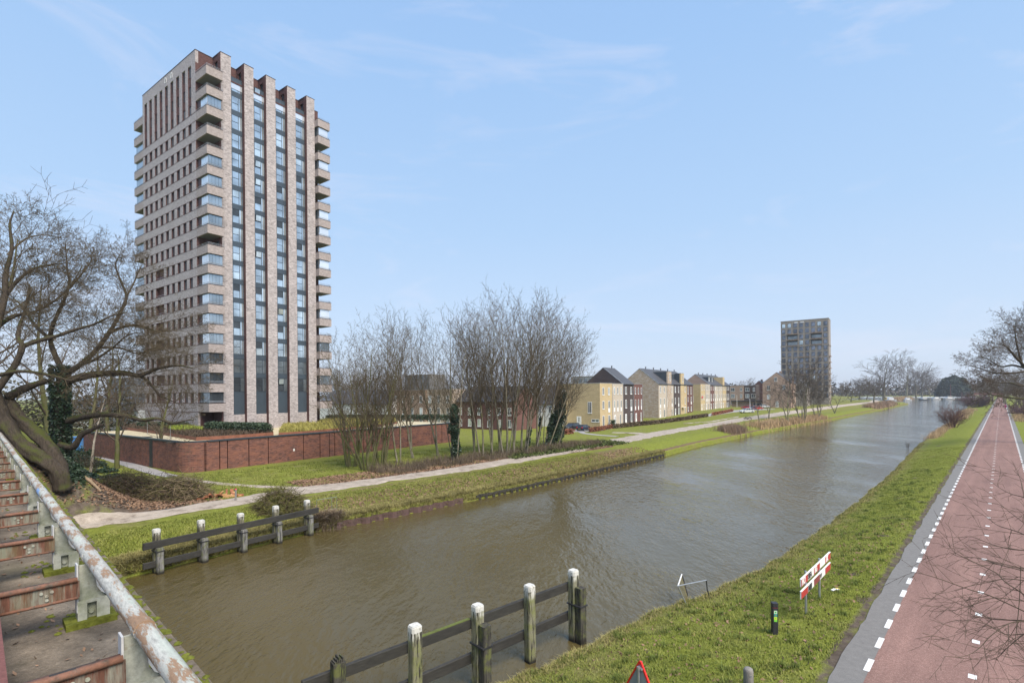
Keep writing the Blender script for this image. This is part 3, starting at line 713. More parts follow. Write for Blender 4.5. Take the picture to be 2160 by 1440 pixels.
# ribs with red returns, fins behind their tops
for a, b_ in PIL:
    o = tp(MB().box(a, b_, QP, QW + .3, DECK - .4, ROOF, {'*': 0, 'l': 1, 'r': 1, 't': 2}), 'brick_rib', [M_beige, M_redbrick, M_frame_red])
    MB().box(a - .03, a, QP + .02, QW + .01, DECK, ROOF - .02).build('red_return', M_redbrick, o)
    MB().box(a + .05, b_ - .05, QW + .3, YA, ROOF - .85, ROOF - .003).box(a + .05, b_ - .05, YA - .45, YA, bt(17) - .1, ROOF - .85).build('roof_fin', M_redbrick, o)
    MB().box(a + .3, b_ - .06, QW + .3, YA - .45, bt(17) - .1, ROOF - .86).build('fin_shade', M_slate, o)  # dark box filling the fin opening, stands for the shade inside
    MB().box(a - .05, b_ + .05, QP - .04, YA + .1, ROOF + .001, ROOF + .07).build('rib_coping', M_frame_red, o)
# window bays
FLOORW = [bt(k) - PITCH + 1.75 for k in range(1, 18)]            # bottoms of the windows
BAYB = 6.35
variants = {}
def bay_meshes(W):
    key = round(W, 2)
    if key not in variants:
        H = 2.22; xa, xb, xm = .20 * W, .70 * W, H * .52
        fr = frame_mesh('bay_window', W, H, .08, [(xa - .03, xa + .03, .05, H - .05), (xb - .03, xb + .03, .05, H - .05), (xa + .03, xb - .03, xm - .03, xm + .03)], M_frame, .05)
        pn = {}
        for nm, mt in (('n', M_glass), ('p', M_glass_pale), ('d', M_glass_dark), ('m', M_glass_mid)):
            pn[nm] = [pane_mesh('pane', .05, xa - .03, .05, H - .05, .04, mt), pane_mesh('pane', xa + .03, xb - .03, .05, xm - .03, .04, mt), pane_mesh('pane', xa + .03, xb - .03, xm + .03, H - .05, .04, mt), pane_mesh('pane', xb + .03, W - .05, .05, H - .05, .04, mt)]
        mb = MB(); h2 = H - xm - .08; w2 = xb - xa - .08; an = .10
        z_ = lambda v: (0, -v * sin(an), v * cos(an))
        f2 = frame_mesh('tilted_sash', w2, h2, .06, [], M_frame, .06); p2 = pane_mesh('sash_pane', .06, w2 - .06, .06, h2 - .06, .03, M_glass_pale)
        sp = MB().box(0, W, 0, .1, 0, PITCH - H).mesh('spandrel', M_spandrel)
        variants[key] = (fr, pn, f2, p2, sp, xa + .04, xm + .04, H)
    return variants[key]
DARKUP = {0: (1, 3, 5, 9), 1: (2, 5, 10), 2: (3, 5, 6, 9, 11), 3: (8, 12)}  # upper panes darkened to stand for unlit rooms behind open windows
TILT = {0: (), 1: (16, 12, 11, 9, 7), 2: (4, 0), 3: ()}
PALE = {0: (), 1: (13,), 2: (14,), 3: ()}
for j in range(4):
    x0, x1 = PIL[j][1] + .001, PIL[j + 1][0] - .031; W = x1 - x0
    fr, pn, f2, p2, sp, sx, sz, H = bay_meshes(W)
    tp(MB().box(x0, x1, QW - .05, QW + .25, DECK - .4, BAYB - .45), 'bay_base_wall', M_beige)
    tp(MB().box(x0, x1, QW + .02, QW + .25, BAYB - .45, FLOORW[0]), 'spandrel', M_spandrel)
    tp(MB().box(x0, x1, QW + .08, QW + .25, FLOORW[0], bt(17) - .35), 'bay_backing', M_spandrel)
    for k, zf in enumerate(FLOORW):
        o = link('bay_window', fr, tower, (x0, QW - .02, Z0 + zf))
        low = k <= 1
        for i in range(4):
            key = 'n'
            if low: key = 'm' if i in (0, 3) else 'd' if k == 0 else 'm'
            elif i == 2 and k in DARKUP[j]: key = 'd'
            elif i in (0, 3): key = 'p' if rg.random() < .75 else 'n'
            elif k in PALE[j] or rg.random() < .08: key = 'p'
            if i == 2 and k in TILT[j]: key = 'd'
            link('pane', pn[key][i], o)
        if k in TILT[j]:
            t_ = link('tilted_sash', f2, o, (sx, -.09, sz)); t_.rotation_euler = (.12, 0, 0); link('sash_pane', p2, t_)
        if k < 16: link('spandrel', sp, tower, (x0, QW - .01, Z0 + zf + H))
    zt = FLOORW[16] + H
    tp(MB().box(x0, x1, QW, QW + .2, zt, bt(17) - .75), 'spandrel', M_spandrel)
    tp(MB().box(x0, x1, QW - .04, QW + .02, bt(17) - .75, bt(17) + .1), 'glass_balustrade', M_glaz_pale)
    tp(MB().box(x0, x1, QW - .12, QW + .3, bt(17) + .1, bt(17) + .3).box(x0, x1, QW + .3, YA, bt(17) - .04, bt(17) + .06), 'terrace_floor', M_redbrick)

# ------------------------------------------------------------------ walled podium round the tower
WZ = 3.6
podium = thing('walled_podium', 'long low red brick garden wall with dark vertical slits around the tower deck', 'wall', town(-10.2, -17.5, 0.2), TOWN_ROT)
def pd(mb, name, mats, **k): return mb.build(name, mats, podium, (10.2, 17.5, -0.2), **k)
PQ1, PP1 = 17.0, 35.0
mb = MB(); mb.box(-9.9, PP1, -17.5 + 2.25, PQ1, 0.0, WZ - .13).box(-7.9, PP1, -17.2, -17.5 + 2.25, 0.0, WZ - .13); pd(mb, 'backing_wall', M_dark)
xs = [-8.0]                                    # slits on the long side, from the photograph
for px, y in ((431, 960), (463.5, 955), (480, 953), (525, 950), (566, 945), (640, 935), (675, 930), (695, 930), (706, 928), (767, 920), (784, 920), (843, 915), (860, 915), (911, 910), (932, 908)):
    xs.append(p_of(px, -17.5, y))
xs.append(PP1)
def panel(x0, x1, y0, y1): 
    return pd(MB().box(x0, x1, y0, y1, 0.0, WZ - .02), 'brick_panel', M_wallbrick)
for a, b_ in zip(xs[:-1], xs[1:]): panel(a + (.06 if a > -8 else 0), b_ - .06, -17.5, -17.19)
# rounded corner
R_ = 2.2; arc = [(-10.2 + R_ - R_ * cos(a), -17.5 + R_ - R_ * sin(a)) for a in np.linspace(0, pi / 2, 9)]
inn = [(-10.2 + R_ - (R_ - .3) * cos(a), -17.5 + R_ - (R_ - .3) * sin(a)) for a in np.linspace(0, pi / 2, 9)]
mb = MB()
for i in range(8):
    (ax, ay), (bx, by), (cx_, cy_), (dx_, dy_) = arc[i], arc[i + 1], inn[i + 1], inn[i]
    mb.face([(ax, ay, 0), (ax, ay, WZ - .02), (bx, by, WZ - .02), (bx, by, 0)][::-1]); mb.face([(ax, ay, WZ - .02), (bx, by, WZ - .02), (cx_, cy_, WZ - .02), (dx_, dy_, WZ - .02)][::-1])
    mb.face([(dx_, dy_, 0), (dx_, dy_, WZ - .02), (cx_, cy_, WZ - .02), (cx_, cy_, 0)])
pd(mb, 'rounded_corner', M_wallbrick)
ys = sorted([-17.5 + R_] + [q_of(px, -10.2, 960) for px in (342, 334, 330, 320.5, 309, 305.5, 299, 296, 281, 277, 265, 258, 250, 231)] + [PQ1])
for a, b_ in zip(ys[:-1], ys[1:]):
    if b_ - a > .3: pd(MB().box(-10.2, -9.89, a + .035, b_ - .035, 0, WZ - .02), 'brick_panel', M_wallbrick)
dq = q_of(319, -10.2, 960); pd(MB().box(-10.26, -9.9, dq - .42, dq + .42, 0, WZ - .05), 'dark_door', M_black)
mb = MB(); mb.box(-7.9, PP1, -17.58, -17.1, WZ - .02, WZ + .15); mb.box(-10.28, -9.8, -17.5 + R_, PQ1, WZ - .02, WZ + .15)
for i in range(8):
    (ax, ay), (bx, by), (cx_, cy_), (dx_, dy_) = arc[i], arc[i + 1], inn[i + 1], inn[i]
    mb.face([(ax, ay, WZ + .15), (bx, by, WZ + .15), (cx_, cy_, WZ + .15), (dx_, dy_, WZ + .15)]); mb.face([(ax, ay, WZ - .02), (ax, ay, WZ + .15), (bx, by, WZ + .15), (bx, by, WZ - .02)][::-1])
pd(mb, 'coping', M_frame)
pd(MB().box(-9.6, PP1 - .3, -15.2, PQ1, WZ - .12, WZ - .06).box(-7.9, PP1 - .3, -17.1, -15.2, WZ - .12, WZ - .06), 'gravel_deck', M_gravel)
for px, y in ((312, 921), (338, 927.5), (361, 932.5)):
    P = onz(px, y, WZ); p, q = to_town(P); pd(MB().box(p - .45, p + .45, q - .2, q + .2, WZ - .06, WZ + .04), 'roof_hatch', M_black)
pd(MB().box(p_of(620, -17.5, 947) - .1, p_of(620, -17.5, 947) + .1, -17.53, -17.5, 1.55, 1.85), 'wall_lamp', M_white)
# planters of rusty steel with hedges and ground cover
def poly_thing(name, label, cat, px_pts, z0, h, mat_side, mat_top, group=None):
    pts = [onz(x, y, z0 + h) for x, y in px_pts]; c = sum(pts, Vector()) / len(pts)
    t = thing(name, label, cat, (c.x, c.y, z0), 0, group)
    loc = [(p.x - c.x, p.y - c.y) for p in pts]
    A = sum(loc[i][0] * loc[(i + 1) % len(loc)][1] - loc[(i + 1) % len(loc)][0] * loc[i][1] for i in range(len(loc)))
    if A < 0: loc = loc[::-1]
    mb = MB(); k = len(loc)
    for i in range(k):
        a, b_ = loc[i], loc[(i + 1) % k]; mb.face([(*a, -.05), (*b_, -.05), (*b_, h), (*a, h)])
    mb.build('steel_edge', mat_side, t)
    mb = MB(); mb.face([(*p, h - .06) for p in loc]); mb.build('soil', mat_top, t)
    return t, [(p.x, p.y) for p in pts], c
def in_poly(P, poly):
    x, y = P[:, 0], P[:, 1]; ins = np.zeros(len(P), bool); j = len(poly) - 1
    for i in range(len(poly)):
        xi, yi = poly[i]; xj, yj = poly[j]
        ins ^= ((yi > y) != (yj > y)) & (x < (xj - xi) * (y - yi) / (yj - yi + 1e-12) + xi); j = i
    return ins
def fill_poly(poly, n, rng=RNG):
    a = np.array(poly); lo, hi = a.min(0), a.max(0); out = []
    while sum(map(len, out)) < n:
        P = rng.uniform(lo, hi, size=(n * 2, 2)); out.append(P[in_poly(P, poly)])
    return np.concatenate(out)[:n]
plA, polyA, cA = poly_thing('planter', 'wedge shaped rusty steel planter of brown ground cover on the gravel deck', 'planter', ((258, 900), (330, 908.5), (414, 921.5), (500, 916.8), (577, 911), (560, 893), (300, 892)), WZ - .06, .42, M_corten, M_heather)
P = fill_poly(polyA, 16000); P3 = np.column_stack([P - np.array([cA.x, cA.y]), np.full(len(P), .34)])
link('ground_cover', blade_mesh('ground_cover', P3, .5, .08, M_heather, .5), plA, kind='stuff')
Pg = fill_poly([(onz(x, y, 4.2).x, onz(x, y, 4.2).y) for x, y in ((345, 901), (372, 906), (432, 905), (402, 900.5))], 2500)
link('sedge', blade_mesh('sedge', np.column_stack([Pg - np.array([cA.x, cA.y]), np.full(len(Pg), .34)]), .75, .08, M_sedge_green, .5), plA, kind='stuff')
plB, polyB, cB = poly_thing('planter', 'long rusty steel planter of yellow grasses between the tower foot and the wall', 'planter', ((588, 912), (640, 909), (720, 902), (790, 896), (838, 889), (832, 884), (700, 885), (600, 893)), WZ - .06, .35, M_corten, M_sedge)
P = fill_poly(polyB, 15000); link('yellow_grasses', blade_mesh('yellow_grasses', np.column_stack([P - np.array([cB.x, cB.y]), np.full(len(P), .25)]), .62, .07, M_sedge, .5), plB, kind='stuff')
def hedge(label, px_line, z0, wdt, h, n, size=.15, mat=None, group=None, name='hedge', cat='hedge'):
    pts = [onz(x, y, z0) for x, y in px_line]; c = pts[0]
    t = thing(name, label, cat, (c.x, c.y, z0), 0, group); rng = np.random.default_rng(n)
    seg = np.array([(p.x - c.x, p.y - c.y) for p in pts]); d = np.concatenate([[0], np.cumsum(np.linalg.norm(np.diff(seg, axis=0), axis=1))])
    u = rng.uniform(0, d[-1], n); X = np.interp(u, d, seg[:, 0]); Y = np.interp(u, d, seg[:, 1])
    a = rng.uniform(0, 2 * pi, n); k = (np.abs(np.sin(u * 2.1)) * .12 + .9) * np.sqrt(rng.uniform(.45, 1, n))
    el = rng.uniform(0, pi / 2, n); hz = h * (k * np.sin(el) ** .55)
    rad = wdt / 2 * k * np.cos(el) ** .4
    link('foliage', leaf_mesh('foliage', np.column_stack([X + rad * np.cos(a), Y + rad * np.sin(a), hz]), size, mat or M_hedge, rng=rng), t)
    mb = MB(); 
    for i in range(7): mb.tube([(np.interp(d[-1] * i / 6, d, seg[:, 0]), np.interp(d[-1] * i / 6, d, seg[:, 1]), 0), (np.interp(d[-1] * i / 6, d, seg[:, 0]) + .1, np.interp(d[-1] * i / 6, d, seg[:, 1]), h * .7)], .04, 4)
    mb.build('stems', M_twig, t, kind='stuff'); return t
hedge('plump dark laurel hedge at the right end of the brown planter', ((443, 909), (480, 910.5), (530, 911.5), (562, 912.5)), WZ + .25, 2.0, 1.35, 15000)
hedge('long clipped hedge along the foot of the tower behind the brown planter', ((296, 902), (340, 902.5), (400, 903), (455, 904)), WZ + .25, 1.5, 1.0, 10000)
hedge('dark hedge on the far edge of the podium behind the yellow grasses', ((690, 886.5), (760, 886), (850, 886.5), (950, 887)), WZ - .1, 1.5, 1.25, 7000, .22)
for px, y0, y1, lab in ((311, 915.5, 890, 'thin steel mast on the gravel deck, left one of two'), (359.5, 925, 896, 'thin steel mast on the gravel deck, right one of two')):
    P = onz(px, y0, WZ - .06); h = (y0 - y1) / FPX * P.y
    t = thing('mast', lab, 'mast', P, 0, 'thin masts on the podium')
    MB().tube([(0, 0, 0), (0, 0, h)], .025, 6).build('pole', M_rail, t); MB().lathe([(.1, 0), (.1, .03), (.03, .05)], 8).build('foot', M_rail, t)
# site gear behind the wall's left end
blue = thing('site_cabin', 'blue ribbed site cabin at the left end of the red wall', 'site cabin', ground(*onz(168, 958, .3).xy, 0), TOWN_ROT + .1)
M_bluep = plain('blue_paint', (0.06, 0.22, 0.52), 0.5, var=0.2)
mb = MB(); mb.box(-1.6, 1.8, 0, 2.4, .1, 2.55)
for i in range(14): mb.box(-1.55 + i * .24, -1.45 + i * .24, -.04, 0, .2, 2.45)
for i in range(9): mb.box(-1.64, -1.6, .1 + i * .26, .2 + i * .26, .2, 2.45)
mb.build('body', M_bluep, blue); MB().box(-1.65, 1.85, -.05, 2.45, 2.55, 2.62).build('roof', M_bluep, blue); MB().box(.2, 1.0, -.07, -.045, .15, 2.1).build('door', plain('dull_blue', (.08, .2, .42), .5), blue)
mb = MB()
# ------------------------------------------------------------------ houses
HF = at(1265.6, 860, 128.0)
_wm = {}
def win_meshes(w, h, style):
    key = (round(w, 2), round(h, 2), style)
    if key not in _wm:
        fw = 0.10; mb = MB()
        mb.box(-w / 2, -w / 2 + fw, -.05, .05, 0, h).box(w / 2 - fw, w / 2, -.05, .05, 0, h)
        mb.box(-w / 2 + fw, w / 2 - fw, -.05, .05, h - fw, h)
        z0 = fw
        if style == 'french': z0 = h * .36; mb.box(-w / 2 + fw, w / 2 - fw, -.05, .05, 0, z0)
        else: mb.box(-w / 2 - .08, w / 2 + .08, -.10, -.05, -.06, .05); mb.box(-w / 2 + fw, w / 2 - fw, -.05, .05, 0, fw)
        if w > .85: mb.box(-.045, .045, -.045, .05, z0, h - fw)
        fr = mb.mesh('window', M_white)
        pn = [MB().box(-w / 2 + fw, w / 2 - fw, -.02, .02, z0, h - fw).mesh('pane', m_) for m_ in (M_glass_mid, M_glass_dark, M_glass_pale)]
        _wm[key] = (fr, pn)
    return _wm[key]
_hr = random.Random(11)
def add_window(parent, x, y, z0, z1, w, rot=0.0, style='plain'):
    h = z1 - z0
    if style == 'door':
        key = ('door', round(w, 2), round(h, 2))
        if key not in _wm:
            _wm[key] = (MB().box(-w / 2, w / 2, -.05, .03, 0, h).mesh('door', M_white), MB().box(-.12, .12, -.07, -.05, h * .45, h * .9).mesh('door_glass', M_glass_mid), MB().box(w * .36, w * .42, -.12, -.05, h * .46, h * .5).mesh('handle', M_rail))
        a, b_, c_ = _wm[key]; o = link('door', a, parent, (x, y, z0), rot); link('door_glass', b_, o); link('handle', c_, o); return o
    fr, pn = win_meshes(w, h, style)
    o = link('window', fr, parent, (x, y, z0), rot); link('pane', pn[0 if _hr.random() < .55 else (1 if _hr.random() < .6 else 2)], o); return o
def house(label, org, rot, width, depth, height, mat, roof='flat', ridge=0.0, front=(), left=(), right=(), side_mat=None, name='terraced_house', group=None, barge=True):
    """local frame: front wall on y=0 facing -y, x to the right, z from the ground at org"""
    t = thing(name, label, 'house', org, rot, group); side_mat = side_mat or mat
    mb = MB(); mb.box(0, width, 0, depth, -.6, height, {'*': 0, 'l': 1, 'r': 1}, skip='t')
    ov = .22
    if roof == 'gable':
        m_ = depth / 2
        for x in (0, width): 
            f = [(x, 0, height), (x, depth, height), (x, m_, ridge)]; mb.face(f[::-1] if x == 0 else f, 1)
        mb.build('wall', [mat, side_mat], t)
        r = MB(); a = (ridge - height) / m_; n = 0.16
        r.extrude([(.0, -ov, height - a * ov), (.0, m_, ridge), (.0, m_, ridge + n), (.0, -ov, height - a * ov + n)], (width, 0, 0))
        r.extrude([(.0, depth + ov, height - a * ov), (.0, depth + ov, height - a * ov + n), (.0, m_, ridge + n), (.0, m_, ridge)], (width, 0, 0))
        ro = r.build('roof', M_roof, t)
        g = MB(); g.tube([(0, -ov - .05, height - a * ov + .05), (width, -ov - .05, height - a * ov + .05)], .08, 6); g.build('gutter', M_roof, ro)
        if barge:
            b = MB(); b.extrude([(-.06, -ov, height - a * ov - .05), (-.06, m_, ridge - .05), (-.06, m_, ridge + n + .04), (-.06, -ov, height - a * ov + n + .04)], (.058, 0, 0)); b.build('verge_board', M_zinc, ro)
        c = MB(); c.lathe([(.16, ridge - .4), (.16, ridge + .55), (.22, ridge + .56), (.22, ridge + .75), (.1, ridge + .85)], 8, (width * .82, m_ + .25)); c.build('flue', M_black, ro)
    elif roof == 'gable_front':
        m_ = width / 2
        mb.face([(0, 0, height), (width, 0, height), (m_, 0, ridge)], 0); mb.face([(0, depth, height), (m_, depth, ridge), (width, depth, height)], 0)
        mb.build('wall', [mat, side_mat], t)
        r = MB(); a = (ridge - height) / m_; n = .16
        r.extrude([(-ov, 0, height - a * ov), (-ov, 0, height - a * ov + n), (m_, 0, ridge + n), (m_, 0, ridge)], (0, depth, 0))
        r.extrude([(width + ov, 0, height - a * ov), (m_, 0, ridge), (m_, 0, ridge + n), (width + ov, 0, height - a * ov + n)], (0, depth, 0))
        ro = r.build('roof', M_roof, t)
        c = MB().box(m_ - .5, m_ + .5, depth * .7, depth * .7 + .8, ridge - .8, ridge + 1.0); c.build('chimney', side_mat, ro)
    else:
        mb.build('wall', [mat, side_mat], t)
        MB().box(.02, width - .02, .02, depth - .02, height - .25, height - .2).build('roof', M_roof, t)
        MB().box(-.04, width + .0, -.05, .28, height, height + .10).box(-.04, .28, .28, depth, height, height + .10).box(width - .28, width, .28, depth, height, height + .10).build('coping', M_zinc, t)
    if name == 'terraced_house': MB().tube([(width - .12, -.07, .05), (width - .12, -.07, height - .05)], .055, 6).build('downpipe', M_zinc, t)
    for (x, w, z0, z1, *st_) in front: add_window(t, x, -.0, z0, z1, w, 0, st_[0] if st_ else 'plain')
    for (y, w, z0, z1, *st_) in left: add_window(t, 0, y, z0, z1, w, -pi / 2, st_[0] if st_ else 'plain')
    for (y, w, z0, z1, *st_) in right: add_window(t, width, y, z0, z1, w, pi / 2, st_[0] if st_ else 'plain')
    return t
def hp(p, q=0.0, z=0.3): return town(p, q, z, HF)
def three(xs, w=.95, mid='plain', door=0, gw='plain', w2=None, mz=4.35):
    o = [(x, w, 8.1, 10.0) for x in xs] + [(x, w, (3.55 if mid == 'french' else mz), 6.55, mid) for x in xs]
    for i, x in enumerate(w2 or xs): o.append((x, 1.0, .05, 2.65, 'door') if i == door else (x, w, .15, 2.75, gw))
    return o
R1 = 'terraced houses of the first row'
P = [p_of(x, 0, 860, HF) for x in (1265.6, 1292, 1314.5, 1337, 1355.6)]
house('flat roofed yellow brick corner house beside the two dark parked cars', hp(P[0]), TOWN_ROT, P[1] - P[0], 12.2, 10.95, M_yellow, front=[(1.9, 1.1, 8.0, 9.9), (5.2, 1.05, 8.0, 9.9), (1.9, 1.1, 4.4, 6.5), (5.3, 1.1, 3.5, 6.5, 'french'), (1.9, 1.1, .1, 2.8), (5.3, 1.2, .1, 2.8)],
      left=[(10.2, .9, 7.5, 9.5), (2.8, 1.1, 3.4, 6.3), (10.6, .5, .7, 2.6), (5.9, 1.3, .05, 2.6, 'door'), (1.3, 2.1, 1.2, 1.95)], group=R1)
house('narrow flat roofed pale brick house between the yellow and the dark brown house', hp(P[1]), TOWN_ROT, P[2] - P[1], 12.2, 10.9, M_house_beige, front=three((1.2, 3.3, 5.5), .75, 'french', 0, w2=(1.5, 4.9)), group=R1)
house('dark brown brick house with steep dark gable roof rising behind flat yellow neighbour', hp(P[2]), TOWN_ROT, P[3] - P[2], 11.6, 10.95, M_brown, 'gable', 15.5, front=[(1.9, 1.1, 8.1, 10.1), (5.5, 1.1, 8.1, 10.1), (1.9, 1.0, 4.3, 6.6), (5.6, 1.1, 3.4, 6.6, 'french'), (1.8, 1.1, .05, 2.7, 'door'), (5.6, 1.0, .4, 2.8)], group=R1)
t = bpy.data.objects[-1] if False else None
house('flat roofed red brick house at the end of the first row', hp(P[3]), TOWN_ROT, P[4] - P[3], 12.0, 10.95, M_red, front=three((1.2, 3.4, 5.6), .72, 'french', 0, w2=(1.6, 5.3)), group=R1)
P = [p_of(x, 0, 860, HF) for x in (1389.5, 1406, 1421, 1435, 1449, 1461.5)]
R2 = 'terraced houses of the second row'; zb = .75; H2 = 10.85; RG = 15.8
def bay(par, x0, x1, mat, top, back=5.0, win=True):
    b = MB().box(x0, x1, -.12, .3, 0, top).build('brick_bay', mat, par); MB().box(x0 + .02, x1 - .02, .3, back, H2 - .5, top - .05).build('dormer_cheek', M_slate, b)
    MB().box(x0 - .05, x1 + .05, -.17, back, top, top + .1).build('bay_coping', M_zinc, b)
    if win: add_window(b, (x0 + x1) / 2 + .4, -.12, top - 3.0, top - .7, .8)
def dormer(par, x0, x1, y0, z0, z1, wins):
    d = MB().box(x0, x1, y0, y0 + 3.8, z0, z1).build('dormer', M_slate, par); MB().box(x0 - .1, x1 + .1, y0 - .15, y0 + 3.8, z1, z1 + .12).build('dormer_roof', M_zinc, d)
    for x in wins: add_window(d, x, y0, z0 + .75, z1 - .3, 1.25)
h = house('pale brick gable end house with mixed brick side wall facing the red house', hp(P[0], 0, zb), TOWN_ROT, P[1] - P[0], 12.4, H2, M_house_beige, 'gable', RG, front=[(1.6, 1.0, 8.0, 10.0), (5.2, 1.0, 8.0, 10.0), (1.6, 1.0, 3.1, 6.3, 'french'), (5.2, 1.0, 3.1, 6.3, 'french'), (1.4, 1.1, .05, 2.6, 'door'), (5.2, 1.2, .05, 2.6)], side_mat=M_house_mixed, group=R2)
h = house('pale brick house with a tall brick bay rising through its roof', hp(P[1], 0, zb), TOWN_ROT, P[2] - P[1], 12.4, H2, M_house_beige, 'gable', RG, front=[(1.6, 1.1, 8.0, 10.0), (5.0, 1.1, 8.0, 10.0), (1.2, .8, 3.3, 6.3, 'french'), (3.3, .8, 3.3, 6.3, 'french'), (5.5, .8, 3.3, 6.3, 'french'), (1.6, 1.0, .05, 2.6, 'door'), (5.2, 1.2, .05, 2.6)], group=R2, barge=False)
bay(h, .9, 4.7, M_house_mixed, 14.9)
h = house('dark brown brick house with white window in a slate dormer, second row', hp(P[2], 0, zb), TOWN_ROT, P[3] - P[2], 12.4, H2, M_brown, 'gable', RG, front=[(1.8, 1.0, 8.0, 10.1), (5.2, 1.0, 8.0, 10.1), (1.8, .9, 4.2, 6.3), (5.3, 1.0, 3.1, 6.3, 'french'), (1.8, 1.0, .05, 2.6, 'door'), (5.4, 1.0, .05, 2.7)], group=R2, barge=False)
dormer(h, -2.2, 6.9, 2.0, 11.9, 14.4, (.2,))
h = house('yellow brick house with a brick bay above its eaves, between brown and red', hp(P[3], 0, zb), TOWN_ROT, P[4] - P[3], 12.4, H2, M_yellow, 'gable', RG, front=[(1.7, .9, 8.0, 10.0), (5.5, .9, 8.0, 10.0), (1.7, 1.0, 3.4, 6.3, 'french'), (5.5, .9, 3.8, 6.3), (1.9, 1.0, .05, 2.5, 'door'), (5.5, 1.0, .3, 2.7)], group=R2, barge=False)
bay(h, .4, 3.9, M_yellow, 14.7)
MB().box(1.0, 3.2, -1.1, 0, 2.75, 2.9).build('porch_roof', M_white, h)
house('dark red brick house with dark roof closing the second row', hp(P[4], 0, zb), TOWN_ROT, P[5] - P[4], 12.4, H2, M_red, 'gable', RG, front=[(1.5, 1.0, 7.3, 10.1), (5.0, 1.0, 7.3, 10.1), (1.4, .6, 4.7, 6.3), (5.2, 1.1, 3.6, 6.4, 'french'), (1.5, 1.1, 1.2, 2.8), (5.2, 1.1, 1.2, 2.9)], group=R2, barge=False)
P = [p_of(x, 0, 850, HF) for x in (1478, 1488, 1498, 1507, 1515.5, 1524, 1532, 1540)]
R3 = 'terraced houses of the third row'; zb = 1.5
house('flat roofed yellow brick corner house of the third row with red estate board', hp(P[0], 0, zb), TOWN_ROT, P[1] - P[0], 11.5, 10.5, M_yellow, front=three((1.6, 4.6), .9, 'plain', 0), left=[(3.2, .9, 3.4, 6.0)], group=R3)
MB().box(.9, 2.9, -.2, -.14, 5.0, 5.7).build('estate_board', plain('board_red', (.55, .09, .10), .6, var=.1), bpy.data.objects[[o.name for o in COL.objects if o.name.startswith('terraced_house')][-1]])
house('flat roofed pale brick house beside the yellow corner house, third row', hp(P[1], 0, zb), TOWN_ROT, P[2] - P[1], 11.5, 10.5, M_house_beige, front=three((1.2, 3.2, 5.2), .75, 'french', 0, w2=(1.4, 4.4)), group=R3)
h = house('slim red brick house with brown gable wall over its flat pale neighbour', hp(P[2], 0, zb), TOWN_ROT, P[3] - P[2], 11.8, 10.3, M_red, 'gable', 14.8, front=three((1.5, 4.8), .9, 'french', 0), side_mat=M_tan, group=R3)
h = house('pale brick house with white windows in its slate dormer, third row', hp(P[3], 0, zb), TOWN_ROT, P[4] - P[3], 11.8, 10.3, M_house_beige, 'gable', 14.8, front=three((1.5, 4.6), .95, 'french', 0), group=R3, barge=False)
dormer(h, -3.0, 5.8, 1.7, 11.1, 13.7, (-1.6, 3.3))
h = house('second pale brick house of the third row, under the right half of the dormer', hp(P[4], 0, zb), TOWN_ROT, P[5] - P[4], 11.8, 10.3, M_house_beige, 'gable', 14.8, front=three((1.5, 4.8), .9, 'french', 1), group=R3, barge=False)
h = house('small yellow brick house with a bay above the eaves, third row', hp(P[5], 0, zb), TOWN_ROT, P[6] - P[5], 11.8, 10.3, M_yellow, 'gable', 14.8, front=three((1.3, 3.3, 5.3), .75, 'french', 0, w2=(1.4, 4.6)), group=R3, barge=False)
b = MB().box(.2, 3.3, -.12, 4.2, 9.8, 13.9).build('brick_bay', M_yellow, h)
h = house('dark brown brick end house with small dormer at the far end of the third row', hp(P[6], 0, zb), TOWN_ROT, P[7] - P[6], 11.8, 10.3, M_brown, 'gable', 14.8, front=three((1.5, 4.6), 1.0, 'french', 0), group=R3, barge=False)
dormer(h, .3, 2.6, 1.7, 11.0, 13.0, (1.4,))
# houses that look back along the canal (front on -u)
RB = TOWN_ROT - pi / 2
def along_v(px0, Y0, px1, py=830):
    """left end at px0 and depth Y0; width so that the right end lies at px1"""
    r0 = unroll(px0, py)[0] / FPX; r1 = unroll(px1, py)[0] / FPX; X0 = r0 * Y0
    return Vector((X0, Y0, 0)), (r1 * Y0 - X0) / (UY + r1 * UX)
o, wd = along_v(1533, 268, 1569); o.z = 1.8
house('flat roofed tan brick house beyond the third row, left of the brown one', o, RB, wd, 10, 10.3, M_tan, front=[(3.0, 1.9, 7.3, 9.2), (7.0, 1.0, 7.3, 9.2), (3.0, 1.9, 4.0, 5.9), (7.0, 1.0, 4.0, 5.9), (3, 1.9, .7, 2.6)], name='town_house')
o, wd = along_v(1569.3, 263.5, 1594); o.z = 1.8
house('flat roofed dark brown brick house between the tan house and the big gable', o, RB, wd, 10, 10.3, M_brown, front=[(1.6, 1.9, 7.3, 9.2), (4.7, .9, 7.3, 9.2), (1.6, 1.8, 4.0, 5.9), (4.4, 1.9, 4.0, 5.9), (1.6, 1.8, .7, 2.6)], name='town_house')
o, wd = along_v(1608.6, 225, 1668); o.z = 1.8
h = house('tan brick house with broad front gable behind the waterside trees', o, RB, wd, 16, 10.7, M_tan, 'gable_front', 15.2, front=[(5.2, 1.1, 11.4, 13.2), (2.4, 1.25, 7.6, 9.7), (8.4, 1.1, 7.9, 9.8), (5.7, 1.2, 0.4, 3.0), (2.4, 1.2, 3.8, 5.8)], name='gabled_house')
MB().box(wd - .02, wd + .5, 3.0, 5.2, -.5, 13.5).build('brick_bay', M_tan, h)
o, wd = along_v(1666, 246, 1702); o.z = 1.8
house('brown brick house with dark roof half hidden right of the tan gable', o, RB, wd, 14, 9.0, M_farbrick, 'gable_front', 13.0, front=[(2, 1.2, 6, 8), (5, 1.2, 6, 8)], name='gabled_house')
o, wd = along_v(1586, 300, 1616); o.z = 1.8
